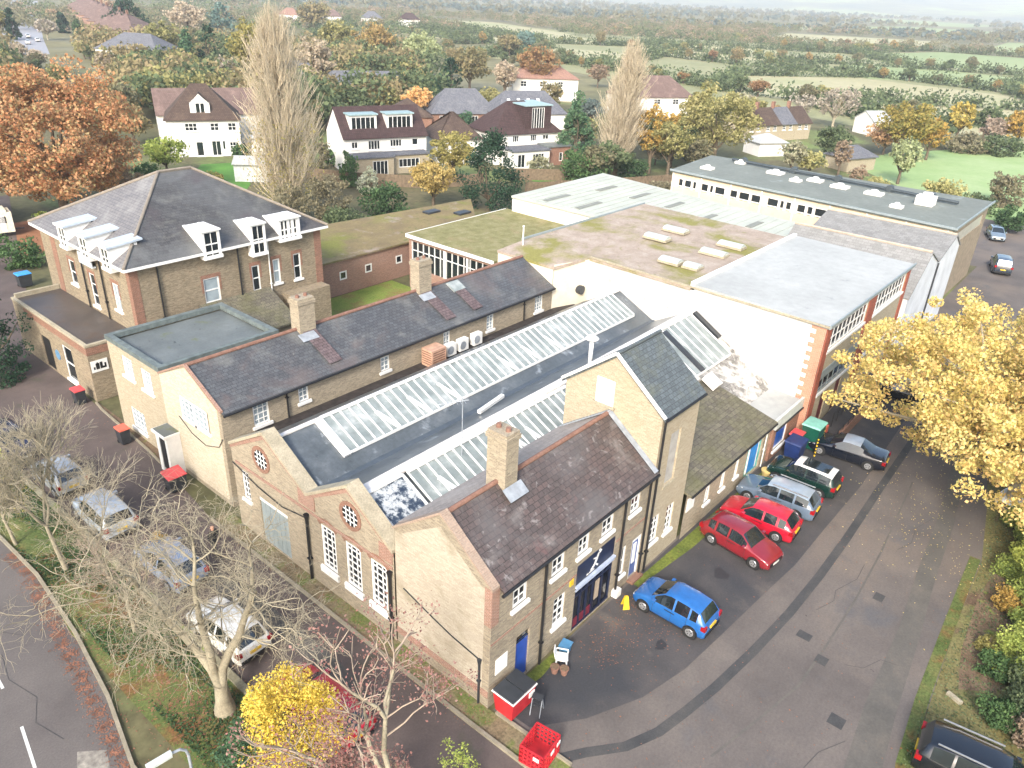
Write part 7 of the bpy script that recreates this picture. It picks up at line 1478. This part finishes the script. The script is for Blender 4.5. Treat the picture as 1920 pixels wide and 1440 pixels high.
for pts, where in HEDGES:
    for (xa, ya), (xb, yb) in zip(pts[:-1], pts[1:]):
        L = math.hypot(xb-xa, yb-ya); n = max(1, int(L/11))
        for i in range(n):
            f = (i+R(0, .9))/n; s = R(.35, .78); far_tree(xa+(xb-xa)*f+R(-3, 3), ya+(yb-ya)*f+R(-3, 3), s, random.choice([0, 1, 1, 2, 3, 3, 4, 4, 7, 7]), where, 'trees '+where)
#LABELFT
HB = [(63, 118, 12), (79, 95, 12), (101, 86, 12), (120, 118, 12), (130, 107, 12), (130, 160, 16), (124, 182, 14), (170, 134, 12), (169, 100, 12), (162, 68, 16), (108, 119, 9), (112, 242, 14), (145, 62, 8), (190, 56, 9), (155, 345, 14), (174, 385, 14)]
# hedges themselves and distant woods: masses
rng = np.random.default_rng(77); C = []
H2 = [([(238, 118), (300, 140), (352, 110)], ''), ([(262, 205), (300, 190), (345, 205), (360, 215)], ''), ([(236, 84), (262, 72), (292, 34), (300, -20)], ''), ([(372, 62), (425, 50), (470, 40), (520, -40)], ''), ([(404, 268), (470, 262), (495, 205)], ''), ([(380, 300), (430, 410), (495, 560)], ''), ([(350, 440), (395, 420), (380, 300)], ''), ([(450, 118), (520, 172), (560, 250)], '')]
for pts, _ in HEDGES+H2:
    for (xa, ya), (xb, yb) in zip(pts[:-1], pts[1:]):
        n = int(math.hypot(xb-xa, yb-ya)/1.3)
        for i in range(n): f = rng.uniform(); C.append((xa+(xb-xa)*f+rng.normal()*.9, ya+(yb-ya)*f+rng.normal()*.9, rng.uniform(.6, 2.4)))
C = np.array(C); C = np.repeat(C, 34, 0)+rng.normal(size=(len(C)*34, 3))*[1.7, 1.7, 1.2]; C[:, 2] = np.abs(C[:, 2]); V, F = leafgeo(C, .62, rng); o = quick('hedgerow', V, F, LEAF['green2']); o['kind'] = 'stuff'; o['label'] = 'hedgerows between the far fields'
def infield(x, y):
    for p, _ in FIELDS:
        ins = False; j = len(p)-1
        for i in range(len(p)):
            if (p[i][1] > y) != (p[j][1] > y) and x < (p[j][0]-p[i][0])*(y-p[i][1])/(p[j][1]-p[i][1])+p[i][0]: ins = not ins
            j = i
        if ins: return True
    return False
def wood(name, label, col, n, rmin, rmax, seed, nl=34, size=1.5, arng=(-2, 82), hs=1.0):
    rng = np.random.default_rng(seed); cen = []
    while len(cen) < n:
        rr = rmin*(rmax/rmin)**rng.uniform(); a = math.radians(rng.uniform(*arng)); x, y = rr*math.cos(a), rr*math.sin(a)
        if rr < 420 and (any(math.hypot(x-hx, y-hy) < hr+4 for hx, hy, hr in HB) or any(abs((x-ax)*dy_-(y-ay)*dx_) < 13 for ax, ay, dx_, dy_ in ((112, 298, .34, .94),))): continue
        if infield(x, y) or (rr < 560 and a < math.radians(44)): continue
        if (math.sin(x*.011+seed)+math.sin(y*.013+x*.004)+rng.normal()*.55) < -.35: continue
        cen.append((x, y, rng.uniform(1.9, 4.0)*(1+rr/3500)*hs))
    cen = np.array(cen); k = np.repeat(np.arange(n), nl); d = rng.normal(size=(n*nl, 3)); d /= np.linalg.norm(d, axis=1)[:, None]; d[:, 2] = np.abs(d[:, 2])*1.0
    s = cen[k, 2:3]; P = np.zeros((n*nl, 3)); P[:, :2] = cen[k, :2]; P += d*s*rng.uniform(.7, 1.05, (n*nl, 1)); P[:, 2] += s[:, 0]*.5
    V, F = leafgeo(P, size, rng); sc = np.repeat(s[:, 0]/4.5, 4)[:, None]; Cc = np.repeat(P, 4, 0); V = Cc+(V-Cc)*sc
    o = quick(name, V, F, LEAF[col]); o['kind'] = 'stuff'; o['label'] = label
wood('far_woodland', 'brown and olive woods filling the middle distance', 'farmix', 2400, 300, 900, 1, nl=50, size=.7)
wood('far_woodland', 'rust tinted trees scattered through the middle distance', 'rustp', 550, 300, 1000, 2, nl=50, size=.7)
wood('far_woodland', 'green trees scattered through the middle distance', 'green2', 1000, 290, 1000, 3, nl=50, size=.7)
wood('garden_trees', 'mixed brown trees massed between the back gardens and the far street', 'oliveor', 330, 175, 330, 6, nl=300, size=.44, arng=(47, 80), hs=1.5)
wood('garden_trees', 'dark green trees massed between the back gardens and the far street', 'green2', 230, 160, 330, 7, nl=300, size=.44, arng=(46, 80), hs=1.5)
wood('garden_trees', 'olive trees massed between the back gardens and the far street', 'olive', 130, 170, 330, 8, nl=280, size=.40, arng=(47, 80), hs=1.5)
wood('distant_woodland', 'hazy far woods towards the horizon', 'farmix', 2600, 900, 3200, 4, nl=26, size=2.0)
wood('distant_woodland', 'blue green far woods towards the horizon', 'farblue', 1500, 900, 3200, 5, nl=26, size=2.0)
# mid distance gardens: copied trees
random.seed(19); GZ = [(72, 150, 135, 200), (140, 230, 200, 330), (95, 60, 160, 100), (60, 120, 100, 190), (150, 165, 250, 260), (135, 70, 200, 130), (60, 190, 130, 300)]
GN = ['in the gardens behind the white house', 'among the far back gardens', 'behind the long flat roofed hall', 'behind the red tiled house', 'beyond the grey roofed bungalows', 'near the white houses by the field', 'towards the far street']
for (xa, ya, xb, yb), gn in zip(GZ, GN):
    for _ in range(22):
        x, y = R(xa, xb), R(ya, yb); s = R(.4, .8)
        if any(math.hypot(x-hx, y-hy) < hr+4*s for hx, hy, hr in HB): continue
        far_tree(x, y, s, random.choice([1, 2, 3, 4, 4, 5, 6, 7, 3, 7]), gn, 'trees '+gn)
ORD = ['leftmost', 'second from left', 'third from left', 'fourth from left', 'fifth from left', 'sixth from left', 'seventh from left', 'eighth from left', 'ninth from left', 'tenth from left', 'eleventh from left', 'twelfth from left', 'thirteenth from left']
for (nm, where), L_ in FT.items():
    if len(L_) > 1:
        for q, (_, t) in enumerate(sorted(L_, key=lambda a: a[0])): t['label'] = (ORD[q] if q < len(ORD) else 'one of the rightmost') + ' of the ' + nm + ' trees ' + where
# ------------------------------------------------------------------ hills on the horizon
b = MB(); N = 60; rows = []
for k, (rr, hb) in enumerate(((3300, 0), (4200, .45), (5200, .9), (6500, 1.0), (9000, .2))):
    row = []
    for i in range(N+1):
        a = math.radians(-12+110*i/N); hh = 95+40*math.sin(a*5+.6)+24*math.sin(a*11+2)+12*math.sin(a*23); row.append((rr*math.cos(a), rr*math.sin(a), -1+hb*hh))
    rows.append(row)
for A_, B_ in zip(rows[:-1], rows[1:]):
    for i in range(N): b.poly(A_[i], B_[i], B_[i+1], A_[i+1])
o = b.build('hills', mottled('far_hill_cover', [(.3, '#5c6a60'), (.5, '#7a7c62'), (.6, '#8f9a6c'), (.75, '#666f66')], .0022, fine=(.02, .8, 1.2)), smooth=True); o['kind'] = 'structure'
o.data.flip_normals()
# ------------------------------------------------------------------ haze
b = MB(); b.box(-3200, 10500, -4200, 10500, -1.2, 165); hz = b.build('haze', M_GROUND); hz.data.materials.clear()
m = bpy.data.materials.new('haze_air'); m.use_nodes = True; t = m.node_tree; t.nodes.clear(); ou = t.nodes.new('ShaderNodeOutputMaterial'); pv = t.nodes.new('ShaderNodeVolumePrincipled')
pv.inputs['Density'].default_value = .00026; pv.inputs['Color'].default_value = (.86, .93, 1.0, 1); pv.inputs['Anisotropy'].default_value = .0; t.links.new(pv.outputs[0], ou.inputs['Volume'])
hz.data.materials.append(m); hz['kind'] = 'stuff'; hz['label'] = 'pale haze over the valley'
def split_loose(o):
    me = o.data; par = list(range(len(me.vertices)))
    def find(a):
        while par[a] != a: par[a] = par[par[a]]; a = par[a]
        return a
    for e in me.edges:
        a, c = find(e.vertices[0]), find(e.vertices[1])
        if a != c: par[a] = c
    # group islands whose boxes touch
    isl = {}
    for p in me.polygons: isl.setdefault(find(p.vertices[0]), []).append(p)
    G = []
    for ps in isl.values():
        vs = [me.vertices[v].co for p in ps for v in p.vertices]; lo = [min(v[i] for v in vs)-.02 for i in range(3)]; hi = [max(v[i] for v in vs)+.02 for i in range(3)]
        hit = [g for g in G if all(g[1][i] <= hi[i] and g[2][i] >= lo[i] for i in range(3))]
        for g in hit: ps = ps+g[0]; lo = [min(lo[i], g[1][i]) for i in range(3)]; hi = [max(hi[i], g[2][i]) for i in range(3)]; G.remove(g)
        G.append((ps, lo, hi))
    if len(G) < 2: return
    uvs = me.uv_layers[0].data if me.uv_layers else None
    for k, (ps, _, _) in enumerate(G):
        idx = sorted({v for p in ps for v in p.vertices}); mp = {v: i for i, v in enumerate(idx)}; n = bpy.data.meshes.new(o.name)
        n.from_pydata([me.vertices[v].co[:] for v in idx], [], [[mp[v] for v in p.vertices] for p in ps]); n.materials.append(me.materials[0])
        if uvs:
            ul = n.uv_layers.new(name='UVMap'); li = 0
            for p in ps:
                for q in p.loop_indices: ul.data[li].uv = uvs[q].uv[:]; li += 1
        c = o if k == 0 else o.copy(); c.data = n
        if k: COL.objects.link(c); c.parent = o.parent
SPLIT = ('flashing', 'dark_flashing', 'red_brick_quoin', 'red_brick_pier', 'reddish_slate_patch', 'red_corbel', 'white_card', 'string_course', 'white_gutter', 'skylight_end_flashing', 'roof_edge_trim', 'ridge_capping', 'verge_trim', 'rooflight_strip', 'edging_stones', 'ridge', 'door_frame', 'foot', 'red_brick_dressing', 'porch_side', 'red_brick_band', 'front_frame', 'rear_frame', 'shop_rail')
for o in list(bpy.data.objects):
    if o.type == 'MESH' and o.name.split('.')[0] in SPLIT and o.parent is not None: split_loose(o)
for o in bpy.data.objects:
    if '_local' in o: del o['_local']
